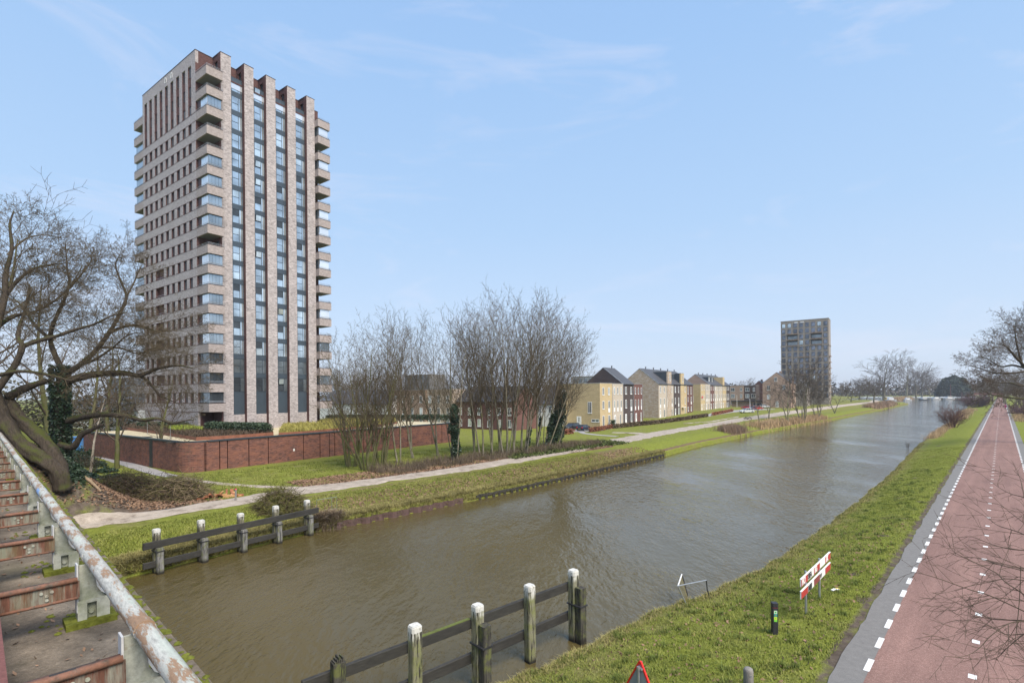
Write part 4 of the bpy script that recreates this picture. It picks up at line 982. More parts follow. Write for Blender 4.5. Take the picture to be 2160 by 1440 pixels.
house('small red brick gable roof peeping over the brown flat roof', o, RB, wd, 12, 9.6, M_red, 'gable_front', 13.3, front=[(3, 1.2, 6.6, 8.6)], name='gabled_house')
o, wd = along_v(1543, 246, 1606); o.z = 1.7
t = thing('garden_wall', 'long low tan garden wall with dark top in front of the far houses', 'wall', o, RB)
MB().box(0, wd, 0, .3, -.5, 2.6).build('wall', M_tan, t); MB().box(-.2, wd + .2, -.7, 2.5, 2.6, 3.1).build('flat_roof', M_roof, t)
# house backs seen through the grove
def back_row(label, pxl, pxr, pyb, dep, eave_px, ridge_px, mat, roof, front_n, zb=.3, name='town_house', Y=None, rot_v=True, wz=((.6, 2.4), (3.4, 5.2)), smat=None):
    B = hit(pxr, pyb) if Y is None else at(pxr, pyb, Y); B.z = zb
    r0 = unroll(pxl, pyb)[0] / FPX
    w_ = (B.x - r0 * B.y) / (UY + r0 * UX)
    org = Vector((B.x - UY * w_, B.y + UX * w_, zb))
    ez = CAMZ - unroll(pxr, eave_px)[1] / FPX * B.y - zb
    rz = CAMZ - unroll(pxr, ridge_px)[1] / FPX * (B.y + dep * UY * .5) - zb if ridge_px else 0
    fr = []
    for z0, z1 in wz:
        for i in range(front_n):
            if z1 < ez: fr.append(((i + .5) * w_ / front_n, 1.0, z0, z1))
    return house(label, org, RB, w_, dep, ez, mat, roof, rz, front=fr, name=name, side_mat=smat)
h = back_row('long red brick house with dark roof seen through the grove', 962, 1086, 908, 9.5, 846, 815, M_red, 'gable', 6)
for i in range(3): MB().box(4 + i * 6.5, 5.0 + i * 6.5, 1.4, 2.6, 8.0, 8.25).build('skylight', M_white, h)
back_row('pale house with dark roof between the red house and the yellow corner house', 1128, 1172, 905, 10, 851, 814, M_cream, 'gable', 2, Y=131)
back_row('tan brick house with white windows left of the long red house', 898, 955, 890, 10, 820, None, M_house_mixed, 'flat', 3, Y=128, wz=((.6, 2.4), (3.2, 5.1), (6.4, 8.2)))
back_row('tan brick house with flat roof seen behind the hedge of the podium', 826, 898, 890, 10, 822, None, M_tan, 'flat', 4, Y=133, wz=((.6, 2.4), (3.2, 5.1), (6.4, 8.2)))
back_row('low white building with long dark roof right of the tower foot', 668, 826, 885, 12, 852, 822, M_cream, 'gable', 5, Y=138, name='long_building', wz=((.5, 2.2),))
back_row('low white building with long grey roof left of the tower foot', 120, 292, 905, 12, 866, 838, M_cream, 'gable', 6, Y=118, name='long_building', wz=((.5, 2.2),))
# far blocks
def block(label, pxr, Y, pxl, top_px, dep, mat, floors, cols, name='apartment_block', bal=True, zb=.5, wide=.62, smat=None):
    B = at(pxr, 820, Y); r0 = unroll(pxl, 820)[0] / FPX; w_ = (B.x - r0 * B.y) / (UY + r0 * UX)
    H = CAMZ - unroll(pxr, top_px)[1] / FPX * Y - zb
    t = thing(name, label, 'apartment block', (B.x - UY * w_, B.y + UX * w_, zb), RB)
    mb = MB(); mb.box(0, w_, 0, dep, -.5, H); mb.build('wall', smat or mat, t)
    MB().box(-.1, w_ + .1, -.1, dep + .1, H + .001, H + .25).build('coping', M_farbrick, t)
    return t, w_, H
ft, fw, FH = block('grey brown brick apartment tower with dark windows, far right above the canal bend', 1749, 272, 1648, 671, 13, M_farbrick, 14, 8, 'apartment_tower', zb=1.5)
FP = 3.2; cw = fw / 8; wpx = cw * .60
mw = MB(); mw.box(-wpx / 2, wpx / 2, -.06, .1, 0, 2.3, 1)
for x in (-wpx / 2, -wpx / 6 - .05, wpx / 6 - .05, wpx / 2 - .1): mw.box(x, x + .1, -.12, -.06, 0, 2.3, 0)
mw.box(-wpx / 2 + .1, wpx / 2 - .1, -.115, -.06, 2.2, 2.3, 0).box(-wpx / 2 + .1, wpx / 2 - .1, -.115, -.06, 0, .1, 0)
M_farglass = glass('far_window_glass', (0.19, 0.205, 0.25), .55, .1, .5)
me_w = mw.mesh('window', [M_frame, M_farglass]); me_w2 = me_w.copy(); me_w2.materials[1] = M_glass_pale
me_b = MB().box(-cw, cw, -.55, .02, 0, .25).mesh('balcony_slab', M_tan)
for k in range(13):
    z = FH - 3.6 - k * FP
    if z < 1: break
    wide_rows = {1: (1, 5), 2: (1, 5), 3: (1, 5), 5: (3,), 7: (4,), 8: (3,)}.get(k, ())
    for c in range(8):
        if k in (2, 3) and c in (1, 2, 5, 6): continue
        link('window', me_w2 if (k, c) in ((0, 6), (0, 1), (0, 0), (3, 3), (9, 5), (11, 4)) else me_w, ft, ((c + .5) * cw, 0, z))
    for c in wide_rows:
        link('balcony_slab', me_b, ft, ((c + 1) * cw, 0, z - .45))
        if k in (2, 3):
            MB().box((c + .1) * cw, (c + 1.9) * cw, -.02, .3, z - .2, z + 2.4).build('loggia_shade', M_dark, ft)  # near-black plate on the wall face, painted as the loggia's shade
            MB().box((c + .25) * cw, (c + 1.85) * cw, -.06, -.02, z, z + 1.7).build('loggia_glass', M_glass_mid, ft)
MB().box(-.2, fw + .2, -.25, 13.2, FH - 3.6 - 3 * FP - .95, FH - 3.6 - 3 * FP - .35).build('brick_band', M_farbrick, ft)
for k in range(5, 13): MB().box(fw + .0, fw + .9, .4, 6, FH - 3.6 - k * FP - .5, FH - 3.6 - k * FP - .2).build('side_balcony', M_tan, ft)
for px in (1679, 1692):
    r = unroll(px, 676)[0] / FPX; B = at(1749, 820, 272); w_ = (B.x - r * B.y) / (UY + r * UX); MB().box(fw - w_ - .9, fw - w_ + .9, -.05, 0, FH - 1.2, FH - .7).build('roof_vent', M_white, ft)
def simple_block(label, pxl, pxr, Y, top, mat, floors, cols, glassm=M_glass_mid):
    t, w_, H = block(label, pxr, Y, pxl, top, 12, mat, floors, cols)
    me = MB().box(-.7, .7, -.05, .05, 0, 1.5).mesh('window', glassm)
    for k in range(floors):
        for c in range(cols): link('window', me, t, ((c + .5) * w_ / cols, 0, H - 2.4 - k * 2.9))
    return t
simple_block('distant grey flat roofed block behind the tan brick houses', 855, 906, 260, 790, plain('grey_render', (.16, .155, .16), .8, var=.12), 5, 5)
simple_block('distant grey block with glass top behind the yellow corner house', 1208, 1252, 230, 794, plain('pale_grey_render', (.30, .31, .33), .7, var=.12), 3, 4)
simple_block('tall grey block half hidden behind the ivy clad tree at left', 226, 274, 190, 797, plain('slate_cladding', (.10, .105, .12), .7, var=.12), 5, 3)
# ------------------------------------------------------------------ cars
def car(label, loc, rot, col, kind='hatch', group=None, plate=None):
    Lc, W2, Hc = {'hatch': (4.1, .86, 1.48), 'suv': (4.7, .93, 1.68), 'van': (4.9, .95, 1.9), 'digger': (0, 0, 0)}[kind]
    t = thing('parked_car', label, 'car', loc, rot, group); pm = plain('car_paint_' + label[:12].replace(' ', '_'), col, .28, .25, var=.05, scale=.5)
    hb = .92 if kind == 'hatch' else 1.02                     # belt height
    prof = [(-Lc / 2, .32), (-Lc / 2 - .02, .62), (-Lc / 2 + .08, hb), (-Lc / 2 + .25, hb + .02), (Lc / 2 - 1.15, hb - .02), (Lc / 2 - .18, hb - .22), (Lc / 2, .60), (Lc / 2 - .03, .30)]
    mb = MB()
    rings = [(-W2, .06), (-W2 + .06, 0), (W2 - .06, 0), (W2, .06)]
    n = len(prof); base = []
    for y, ins in rings:
        base.append(len(mb.v)); mb.v += [(x * (1 - ins * .35), y, z - (ins * .5 if z > .7 else -ins * .5)) for x, z in prof]
    for a, b_ in zip(base[:-1], base[1:]):
        for i in range(n): j = (i + 1) % n; mb.f.append((a + i, a + j, b_ + j, b_ + i)); mb.m.append(0)
    mb.f.append(tuple(base[0] + i for i in range(n))[::-1]); mb.f.append(tuple(base[-1] + i for i in range(n))); mb.m += [0, 0]
    mb.build('body', pm, t)
    xr, xf = -Lc / 2 + .12, Lc / 2 - 1.2; rr = -Lc / 2 + (.55 if kind != 'van' else .2); rf = xf - (.85 if kind != 'van' else .5); e = .17
    lo = [(xr, -W2 + .05, hb - .02), (xf, -W2 + .05, hb - .03), (xf, W2 - .05, hb - .03), (xr, W2 - .05, hb - .02)]
    hi = [(rr, -W2 + e + .05, Hc - .05), (rf, -W2 + e + .05, Hc - .05), (rf, W2 - e - .05, Hc - .05), (rr, W2 - e - .05, Hc - .05)]
    mb = MB()
    for i in range(4): j = (i + 1) % 4; mb.face([lo[i], lo[j], hi[j], hi[i]])
    cab = mb.build('windows', M_glass_dark, t)
    mb = MB(); mb.face(hi); mb.extrude([(x, y, z) for x, y, z in hi], (0, 0, .05))
    for i in range(4): mb.beam(lo[i], hi[i], .09, .07)
    for f in (.36, .68):
        for k, l in ((0, 0), (3, 3)):
            a = Vector(lo[0 if k == 0 else 3]).lerp(Vector(lo[1 if k == 0 else 2]), f); b_ = Vector(hi[0 if k == 0 else 3]).lerp(Vector(hi[1 if k == 0 else 2]), f); mb.beam(a, b_, .07, .05)
    mb.build('roof', pm, t)
    for x in (-Lc / 2 + .75, Lc / 2 - .82):
        for y in (-W2 + .02, W2 - .02):
            R_ = .32 if kind == 'hatch' else .36
            wh = MB().tube([(x, y - .1, R_), (x, y + .1, R_)], R_, 16).build('wheel', M_rubber, t); MB().tube([(x, y - .115, R_), (x, y + .115, R_)], R_ * .6, 10).build('rim', M_rail, wh)
    for s in (-1, 1):
        MB().box(Lc / 2 - .32, Lc / 2 - .04, s * (W2 - .36) - .14, s * (W2 - .36) + .14, .62, .78).build('headlight', M_glass_pale, t)
        MB().box(-Lc / 2 - .035, -Lc / 2 + .2, s * (W2 - .17) - .12, s * (W2 - .17) + .14, .72, 1.02).build('tail_light', plain('tail_red', (.45, .02, .02), .3, var=.05) if 'tail_red' not in MATS else MATS['tail_red'], t)
        MB().box(xf - .25, xf - .1, s * (W2 + .08) - .07, s * (W2 + .08) + .07, hb, hb + .14).build('mirror', pm, t)
    ym = MATS['plate_yellow'] if 'plate_yellow' in MATS else plain('plate_yellow', (.65, .42, .03), .5, var=.05)
    MB().box(-Lc / 2 - .05, -Lc / 2 - .01, -.26, .26, .55, .66).build('number_plate', ym, t); MB().box(Lc / 2 - .01, Lc / 2 + .02, -.26, .26, .42, .53).build('number_plate', ym, t)
    return t
GP = 'cars parked by the houses'
c1 = hit(1233, 908.5); car('dark blue hatchback parked with its tail towards the canal track', c1, 0.85, (.030, .038, .065), 'hatch', GP)
c2 = hit(1206, 907); car('black estate car parked nose out left of the blue hatchback', c2, 0.85 + pi, (.022, .022, .024), 'suv', GP)
c3 = at(1574.5, 870, 150); c3.z = Gxy(c3.x, c3.y); car('white estate car parked side on at the grass edge', hit(1575, 870.5), pi + .12, (.72, .74, .76), 'suv', GP)
def car_at(px, py, lab, rot, col, kind='hatch'): car(lab, hit(px, py), rot, col, kind, GP)
car_at(1574, 862, 'bright red car behind the white estate car', pi - .5, (.42, .03, .035))
car_at(1587, 864.5, 'dark blue car tucked behind the tail of the white estate car', TOWN_ROT, (.03, .05, .10))
car_at(1598, 863.8, 'red car parked right of the dark blue car', .3, (.50, .06, .04))
car_at(1600, 859, 'white van behind the right hand red car', .3, (.74, .74, .75), 'van')
car_at(1613, 860, 'silver white car at the right end of the parked cars', .3, (.6, .62, .64))
# ------------------------------------------------------------------ the old bridge the picture is taken from
def rusty(name, paint, rust=(0.20, 0.085, 0.045), lo=.46, hi=.56, scale=2.2, stretch=(1, 1, 1), green=0.0, rough=.75):
    m, t, b = new_mat(name); p = pos_node(t, 'world', stretch)
    f = noise(t, p, scale, 7, .72); g = noise(t, p, scale * 5, 5, .7); h = noise(t, p, scale * .6, 4)
    pc = ramp(t, g, [(.3, tuple(c * .72 for c in paint)), (.7, tuple(min(1, c * 1.22) for c in paint))])
    rc = ramp(t, g, [(.3, tuple(c * .6 for c in rust)), (.7, tuple(c * 1.5 for c in rust))])
    c = mix(t, ramp(t, f, [(lo, (0, 0, 0)), (hi, (1, 1, 1))]), pc, rc)
    if green: c = mix(t, ramp(t, h, [(.5, (0, 0, 0)), (.72, (green,) * 3)]), c, (.13, .15, .06))
    t.links.new(c, b.inputs['Base Color']); b.inputs['Roughness'].default_value = rough; b.inputs['Specular IOR Level'].default_value = .3
    bump(t, b, f, .35, .01); return m
CROT = (1, 1, 1)
def along_noise(name, paint, rust, lo, hi):
    """flaking paint with patches drawn out along the bridge"""
    m, t, b = new_mat(name); g0 = t.nodes.new('ShaderNodeNewGeometry')
    mp = t.nodes.new('ShaderNodeMapping'); t.links.new(g0.outputs['Position'], mp.inputs[0])
    mp.vector_type = 'TEXTURE'; mp.inputs['Rotation'].default_value = (0, 0, CANAL_ROT); mp.inputs['Scale'].default_value = (.22, 1.0, .22)
    f = noise(t, mp.outputs[0], 2.6, 8, .7); g = noise(t, mp.outputs[0], 14, 5, .75); k = noise(t, mp.outputs[0], 1.1, 4, .6)
    pc = ramp(t, g, [(.32, tuple(c * .62 for c in paint)), (.5, paint), (.68, tuple(min(1, c * 1.3) for c in paint))])
    pc = mix(t, ramp(t, k, [(.48, (0, 0, 0)), (.6, (.6,) * 3)]), pc, (.44, .50, .42))
    rc = ramp(t, g, [(.3, tuple(c * .75 for c in rust)), (.7, tuple(c * 1.3 for c in rust))])
    f2 = math_node(t, 'ADD', math_node(t, 'MULTIPLY', f, .72), math_node(t, 'MULTIPLY', g, .28))
    c = mix(t, ramp(t, f2, [(lo, (0, 0, 0)), (hi, (1, 1, 1))]), pc, rc)
    t.links.new(c, b.inputs['Base Color']); b.inputs['Roughness'].default_value = .6; b.inputs['Specular IOR Level'].default_value = .3
    bump(t, b, f2, .4, .006); return m
M_pipe = along_noise('flaking_pipe_paint', (.42, .415, .375), (.26, .165, .10), .49, .53)
M_cast = rusty('pale_green_cast_iron', (.37, .375, .32), (.17, .125, .085), .57, .68, 5, green=.6)
M_web = rusty('rust_streaked_web', (.23, .225, .18), (.125, .056, .037), .42, .55, 2.4, (3.5, 3.5, .35), .35)
M_flange = rusty('rusty_flange', (.195, .095, .062), (.105, .08, .062), .50, .62, 7)
M_stringer = rusty('red_lead_girder', (.165, .068, .058), (.24, .13, .11), .66, .74, 8)
def _deck():
    m, t, b = new_mat('dirty_concrete'); p = pos_node(t)
    f = noise(t, p, 1.8, 7, .7); g = noise(t, p, 30, 5, .8); h = noise(t, p, .8, 3); k = noise(t, p, 110, 3, .8)
    c = ramp(t, f, [(.32, (.060, .046, .033)), (.5, (.155, .124, .090)), (.68, (.285, .232, .172))])
    c = mix(t, 1, c, ramp(t, g, [(.3, (.66,) * 3), (.7, (1.25,) * 3)]), 'MULTIPLY')
    c = mix(t, 1, c, ramp(t, k, [(.35, (.75,) * 3), (.7, (1.3,) * 3)]), 'MULTIPLY')
    c = mix(t, ramp(t, h, [(.56, (0, 0, 0)), (.7, (.45,) * 3)]), c, (.09, .085, .04))
    t.links.new(c, b.inputs['Base Color']); b.inputs['Roughness'].default_value = .95; bump(t, b, math_node(t, 'ADD', f, g), .6, .02); return m
M_deck = _deck()
M_moss = plain('moss', (.115, .125, .022), .95, var=.55, scale=30, spec=.1, bmp=.5)
BO = Vector((*xy(.7, 20), 6.6))
bridge = thing('old_bridge', 'old steel bridge edge with peeling pipe handrail over a dirty concrete ledge', 'bridge', BO, CANAL_ROT)
def br(mb, name, mats, parent=bridge, **k): return mb.build(name, mats, parent, (-.7, -20, -6.6) if parent is bridge else (0, 0, 0), **k)
br(MB().box(-3.6, 1.2, -4, 45.5, 5.55, 6.6), 'concrete_ledge', M_deck)
for t0 in (-3.5, 13.2, 33.0, 44.2): br(MB().box(-3.3, .9, t0, t0 + 1.2, -3.2, 5.55), 'pier', M_deck)
mb = MB(); PT = [2.06 * i for i in range(0, 22)]
mb.smooth = True; mb.tube([(.755, t, 7.2 + .006 * sin(t * 1.3)) for t in np.arange(-1.5, 45, 1.03)], .059, 14); br(mb, 'pipe_rail', M_pipe)
for t0, w_ in ((4.0, .10), (6.25, .07), (8.2, .1), (12.9, .1)):
    br(MB().tube([(.755, t0, 7.2), (.755, t0 + w_, 7.2)], .064, 14), 'pipe_collar', M_pipe)
br(MB().tube([(.755, 10.95, 7.2), (.755, 11.33, 7.2)], .0625, 14), 'blue_band', plain('blue_tape', (.20, .33, .56), .6, var=.15))
br(MB().box(-.3, .13, -4, 45, 6.66, 7.04), 'girder', M_stringer)
# one of each, then copies down the bridge
T0 = PT[2]
post_m = MB()
post_m.extrude([(.655, T0, 6.83), (.86, T0, 6.83), (.80, T0, 6.9), (.785, T0, 7.0), (.785, T0, 7.15), (.665, T0, 7.15)], (0, .022, 0))
me_post = post_m.mesh('post', M_cast)
fl = MB(); fl.box(.642, .655, T0 - .045, T0 + .06, 6.73, 7.17)
pts = [(.787, 7.16), (.787, 7.02), (.795, 6.945), (.825, 6.885), (.868, 6.852), (.876, 6.83)]
for (a, b_), (c, d) in zip(pts[:-1], pts[1:]): fl.beam((a, T0 + .008, b_), (c, T0 + .008, d), .10, .013, 0, (0, 1, 0) if False else (1, 0, 0))
me_fl = fl.mesh('post_flange', M_rail if False else plain('white_grey_paint', (.46, .46, .46), .5, var=.15, scale=12))
sd = MB(); sd.box(.645, .885, T0 - .05, T0 + .11, 6.805, 6.83); sd.box(.648, .715, T0 - .05, T0 + .10, 6.655, 6.805); sd.box(.785, .882, T0 - .05, T0 + .10, 6.655, 6.805); sd.box(.715, .785, T0 + .0, T0 + .09, 6.655, 6.805)
me_sd = sd.mesh('saddle', M_cast)
me_bolt = MB().tube([(.75, T0 - .02, 6.715), (.75, T0 + .0, 6.715)], .022, 8).mesh('bolt', M_cast)
me_ped = MB().box(.56, .93, T0 - .11, T0 + .16, 6.6, 6.655).mesh('plinth', M_moss)
bm_ = MB(); bm_.box(.13, .66, T0 - .075, T0 - .067, 6.885, 7.035); me_web = bm_.mesh('bracket', M_web)
bm_ = MB(); bm_.smooth = True; bm_.tube([(.12, T0 - .075, 7.045), (.645, T0 - .075, 7.045)], .024, 8); bm_.box(.13, .645, T0 - .07, T0 + .0, 7.035, 7.052); bm_.tube([(.12, T0 - .08, 6.882), (.65, T0 - .08, 6.882)], .014, 6); bm_.box(.13, .65, T0 - .07, T0 - .01, 6.874, 6.886); me_flg = bm_.mesh('bracket_flange', M_flange)
me_slot = MB().tube([(.30, T0 - .04, 7.053), (.42, T0 - .04, 7.053)], .0125, 8).mesh('slot', M_dark)
me_riv = MB().tube([(0, -.012, 0), (0, 0, 0)], .013, 8).mesh('rivet', M_cast)
for i, t in enumerate(PT):
    off = (-.7, -20 + t - T0, -6.6)
    p = link('post', me_post, bridge, off); link('post_flange', me_fl, p); link('saddle', me_sd, p)
    if 1 <= i < 9: link('bolt', me_bolt, p)
    link('plinth', me_ped, bridge, off)
    w_ = link('bracket', me_web, bridge, off); link('bracket_flange', me_flg, w_)
    if i < 10:
        for x, z in ((.40, 6.985), (.47, 6.985), (.435, 6.955), (.435, 6.92)): link('rivet', me_riv, w_, (x, T0 - .075, z))
        if i in (1, 2, 3): link('slot', me_slot, w_)
# moss along the ledge
rng = np.random.default_rng(5); pm = []
for k in range(1500):
    t = rng.uniform(1, 30); s = rng.normal(1.14, .035)
    if k > 1150: s = rng.uniform(.35, 1.1); t = PT[rng.integers(1, 8)] + rng.normal(.35, .25)
    pm.append((min(s, 1.19), t, rng.uniform(.010, .034)))
V, Fq = [], []
for s, t, r in pm:
    n = len(V); V.append((s, t, 6.6 + r * .8))
    for j in range(7): a = 2 * pi * j / 7; rr = r * rng.uniform(.8, 1.25); V.append((s + rr * cos(a), t + rr * 1.25 * sin(a), 6.602 + r * .1))
    for j in range(7): Fq.append((n, n + 1 + j, n + 1 + (j + 1) % 7))
link('moss_cushions', np_mesh('moss_cushions', np.array(V), np.array(Fq), M_moss, True), bridge, (-.7, -20, -6.6), kind='stuff')
nd = 650; Pd = np.column_stack([rng.uniform(.15, 1.15, nd), rng.uniform(1, 26, nd) ** 1.0, np.full(nd, 6.612)])
link('ledge_debris', leaf_mesh('ledge_debris', Pd, .03, M_leaf, 3.0, rng), bridge, (-.7, -20, -6.6), kind='stuff')
# ------------------------------------------------------------------ timber fenders in the water
def _pile(name, base, lime, dark, top_white=True, zw=1.40):
    m, t, b = new_mat(name); p = pos_node(t, 'world', (6, 6, .55)); q = pos_node(t)
    s = t.nodes.new('ShaderNodeSeparateXYZ'); t.links.new(q, s.inputs[0])
    f = noise(t, p, 2.2, 6, .75); g = noise(t, q, 3.2, 5, .7)
    c = ramp(t, f, [(.41, dark), (.50, base), (.68, tuple(x * 1.4 for x in base))])
    c = mix(t, math_node(t, 'MULTIPLY', ramp(t, g, [(.46, (0, 0, 0)), (.60, (.85,) * 3)]), ramp(t, f, [(.40, (.1,) * 3), (.50, (1, 1, 1))])), c, lime)
    if top_white:
        zz = math_node(t, 'ADD', s.outputs[2], math_node(t, 'MULTIPLY', g, .5))
        k = ramp(t, zz, [(.0, (0, 0, 0)), (1, (1, 1, 1))]); 
        mr = t.nodes.new('ShaderNodeMapRange'); t.links.new(zz, mr.inputs[0]); mr.inputs[1].default_value = zw; mr.inputs[2].default_value = zw + .18
        w_ = math_node(t, 'MULTIPLY', mr.outputs[0], ramp(t, f, [(.47, (0, 0, 0)), (.54, (.9, .9, .9))]))
        c = mix(t, w_, c, (.62, .61, .57))
    mr = t.nodes.new('ShaderNodeMapRange'); t.links.new(math_node(t, 'ADD', s.outputs[2], math_node(t, 'MULTIPLY', g, .3)), mr.inputs[0]); mr.inputs[1].default_value = -.78; mr.inputs[2].default_value = -.98
    c = mix(t, mr.outputs[0], c, (.022, .02, .016))
    t.links.new(c, b.inputs['Base Color']); b.inputs['Roughness'].default_value = .85; b.inputs['Specular IOR Level'].default_value = .25
    bump(t, b, f, .8, .02); return m
M_pile = _pile('mossy_pile', (.20, .19, .13), (.18, .19, .065), (.028, .026, .022))
M_pile_far = _pile('grey_mossy_pile', (.17, .155, .11), (.12, .13, .045), (.035, .032, .027), zw=1.06)
M_pile2 = _pile('tarry_block', (.065, .06, .05), (.12, .13, .04), (.02, .019, .017), False)
M_pilegrey = _pile('grey_block', (.19, .185, .175), (.13, .14, .05), (.05, .048, .045), False)
M_rail_t = plain('tarred_rail', (.030, .028, .024), .8, var=.6, scale=6, bmp=.5, stretch=(.6, .6, 3))
M_cap = rusty('white_cap', (.60, .59, .55), (.20, .19, .15), .52, .66, 9)
M_mosswood = plain('moss_on_timber', (.10, .12, .025), .95, var=.4, scale=14)
def prism8(mb, cx, cy, hw, ch, z0, z1, rot, m=0):
    pts = []
    for sx, sy in ((1, 1), (-1, 1), (-1, -1), (1, -1)):
        order = ((hw, hw - ch), (hw - ch, hw)) if sx * sy > 0 else ((hw - ch, hw), (hw, hw - ch))
        for x, y in order: pts.append((sx * x, sy * y))
    pts = [(cx + x * cos(rot) - y * sin(rot), cy + x * sin(rot) + y * cos(rot), z0) for x, y in pts]
    mb.extrude(pts[::-1] if False else pts, (0, 0, z1 - z0), m)
def fender(label, A, B, n, side, ext, blocks, broken=(), H0=1.43, RZ=((.75, 1.08), (-.43, -.09))):
    """posts from A to B (x,y); side: +1 rails on the right of A->B"""
    A, B = Vector((*A, 0)), Vector((*B, 0)); d = (B - A); Ln = d.length; d.normalize(); rot = atan2(d.y, d.x)
    t = thing('timber_fender', label, 'fender fence', (A.x, A.y, WATER), rot)
    zo = -WATER
    for i in range(n):
        x = Ln * i / (n - 1); mb = MB(); h = H0 + .03 * sin(i * 2.3) if i not in broken else H0 - .05
        prism8(mb, x, 0, .17, .035, WATER - 1.6, h, .06 * (i % 3 - 1)); p = mb.build('pile', (M_pile if H0 > 1.2 else M_pile_far) if i not in broken else M_pile2, t, (0, 0, zo))
        if i not in broken:
            mb = MB(); prism8(mb, x, 0, .18, .06, h, h + .15, 0); prism8(mb, x, 0, .155, .05, h + .15, h + .19, 0); mb.build('white_cap', M_cap, p)
        else:
            mb = MB()
            for a in range(5): mb.box(x - .14 + a * .055, x - .10 + a * .055, -.14, .12, h, h + .05 + .13 * ((a * 7) % 5) / 5)
            mb.build('split_top', M_pile2, p)
        if i in blocks:
            bw = blocks[i]; mb = MB(); prism8(mb, x + .03, -.35 * bw[0], .165, .03, WATER - 1.2, bw[1], 0); q = mb.build('fender_block', M_pile2 if bw[2] == 'd' else M_pilegrey, t, (0, 0, zo))
            mb = MB(); zs = bw[1] - .72 if bw[2] == 'd' else .05
            mb.box(x - .21, x + .23, -.35 * bw[0] - .19, .19 if bw[0] > 0 else -.35 * bw[0] + .19, zs, zs + .05); mb.build('strap', M_black, q)
    y = -.235 * side
    for z0, z1 in RZ:
        mb = MB(); segs = n - 1
        mb.box(-ext[0], Ln + ext[1], y - .07, y + .07, z0, z1); mb.build('rail', M_rail_t, t, (0, 0, zo), bevel=.015)
    return t
f1 = fender('near timber fender of white capped posts in the brown water, bottom centre', xy(6.9, 13.3), xy(16.6, 12.5), 5, -1, (.9, .1), {0: (1, .85, 'd'), 2: (1, 1.0, 'd'), 4: (1, 1.0, 'd')}, (0,))
M_ = MB(); M_.box(2.7, 4.7, .17, .30, 1.081, 1.10); M_.build('moss', M_mosswood, f1, (0, 0, 1.2))
f2 = fender('timber fender with white capped posts along the far bank, left of centre', xy(7.1, 34.65), xy(16.4, 35.95), 5, 1, (.75, .75), {i: (1, .24, 'g') for i in range(5)}, H0=1.07, RZ=((.26, .64), (-.80, -.46)))
# ------------------------------------------------------------------ bank edging
rv = thing('timber_edging', 'row of dark low stakes edging the far bank', 'bank edging', (*xy(36, float(bankL(36))), WATER))
for s in np.arange(33, 74, .86):
    x, y = xy(s, float(bankL(s)) - .06); a = xy(36, float(bankL(36)))
    MB().box(x - a[0] - .12, x - a[0] + .12, y - a[1] - .12, y - a[1] + .12, -1.0, .42 + .05 * sin(s * 5)).build('stake', M_darkwood, rv)
pts = [xy(s, float(bankL(s)) - .0) for s in np.arange(32.5, 74.5, 1.0)]; mb = MB()
for a_, b_ in zip(pts[:-1], pts[1:]): mb.beam((a_[0] - a[0], a_[1] - a[1], .34), (b_[0] - a[0], b_[1] - a[1], .34), .1, .2)
mb.build('waling', M_darkwood, rv)
sp_ = thing('sheet_piling', 'rusty corrugated steel sheet piling in the far bank right of the fender', 'sheet piling', (*xy(22, 35.5), WATER), CANAL_ROT)
mb = MB(); prev = None
for i, s in enumerate(np.arange(18.5, 31.0, .30)):
    c_ = (s - 22, float(bankL(s)) - 35.5 - .12 + (.14 if (i // 2) % 2 else -.08))
    if prev: mb.face([(*prev, -1.5), (*c_, -1.5), (*c_, .5), (*prev, .5)])
    prev = c_
mb.build('sheet', rusty('rusty_sheet_pile', (.115, .07, .062), (.075, .05, .043), .5, .62, 3), sp_)
# ------------------------------------------------------------------ signs and posts on the near bank
B0 = ground(11.6, 20.3)
sb = thing('barrier_board', 'pair of red and white striped boards with graffiti on two grey posts', 'barrier sign', B0, CANAL_ROT)
M_sred = plain('sign_red', (.42, .035, .035), .45, var=.12, scale=5); M_swhite = plain('sign_white', (.76, .75, .73), .5, var=.1, scale=5); M_swine = plain('sign_dull_red', (.22, .045, .045), .5, var=.15, scale=5)
for x in (0.05, 2.15): MB().tube([(x, .06, -.5), (x, .06, 1.68)], .045, 8).build('post', M_rail, sb)
x0, x1 = -.93, 3.68; seg = (x1 - x0) / 5
for zi, (z0, z1) in enumerate(((1.33, 1.61), (.86, 1.14))):
    bd = MB().box(x0, x1, -.03, .012, z0, z1).build('board', M_swhite, sb)
    MB().box(x0 - .01, x1 + .01, -.045, .02, z1, z1 + .02).build('edge', M_swhite, bd)
    for i in (0, 2, 4): MB().box(x0 + i * seg, x0 + (i + 1) * seg, -.036, -.03, z0 + .004, z1 - .004).build('red_block', M_swine if (zi == 1 and i == 2) else M_sred, bd)
def lettering(txt, parent, x, z, size, mat, y=-.04, bold=.012, shear=0.0, spacing=1.0, name='lettering', rot=(pi / 2, 0, 0)):
    cu = bpy.data.curves.new('lettering', 'FONT'); cu.body = txt; cu.size = size; cu.offset = bold; cu.shear = shear; cu.space_character = spacing; cu.extrude = .0015
    tmp = bpy.data.objects.new('tmp', cu); COL.objects.link(tmp); dg = bpy.context.evaluated_depsgraph_get(); me = bpy.data.meshes.new_from_object(tmp.evaluated_get(dg))
    bpy.data.objects.remove(tmp); me.materials.clear(); me.materials.append(mat)
    o = link(name, me, parent, (x, y, z)); o.rotation_euler = rot; return o
bds = [o for o in sb.children if o.name.startswith('board')]
lettering('MO', bds[0], x0 + .05, 1.37, .33, M_swhite, bold=.014, shear=.1)
lettering('SIEA', bds[0], x0 + seg + .03, 1.38, .32, M_black, bold=.012, spacing=.85)
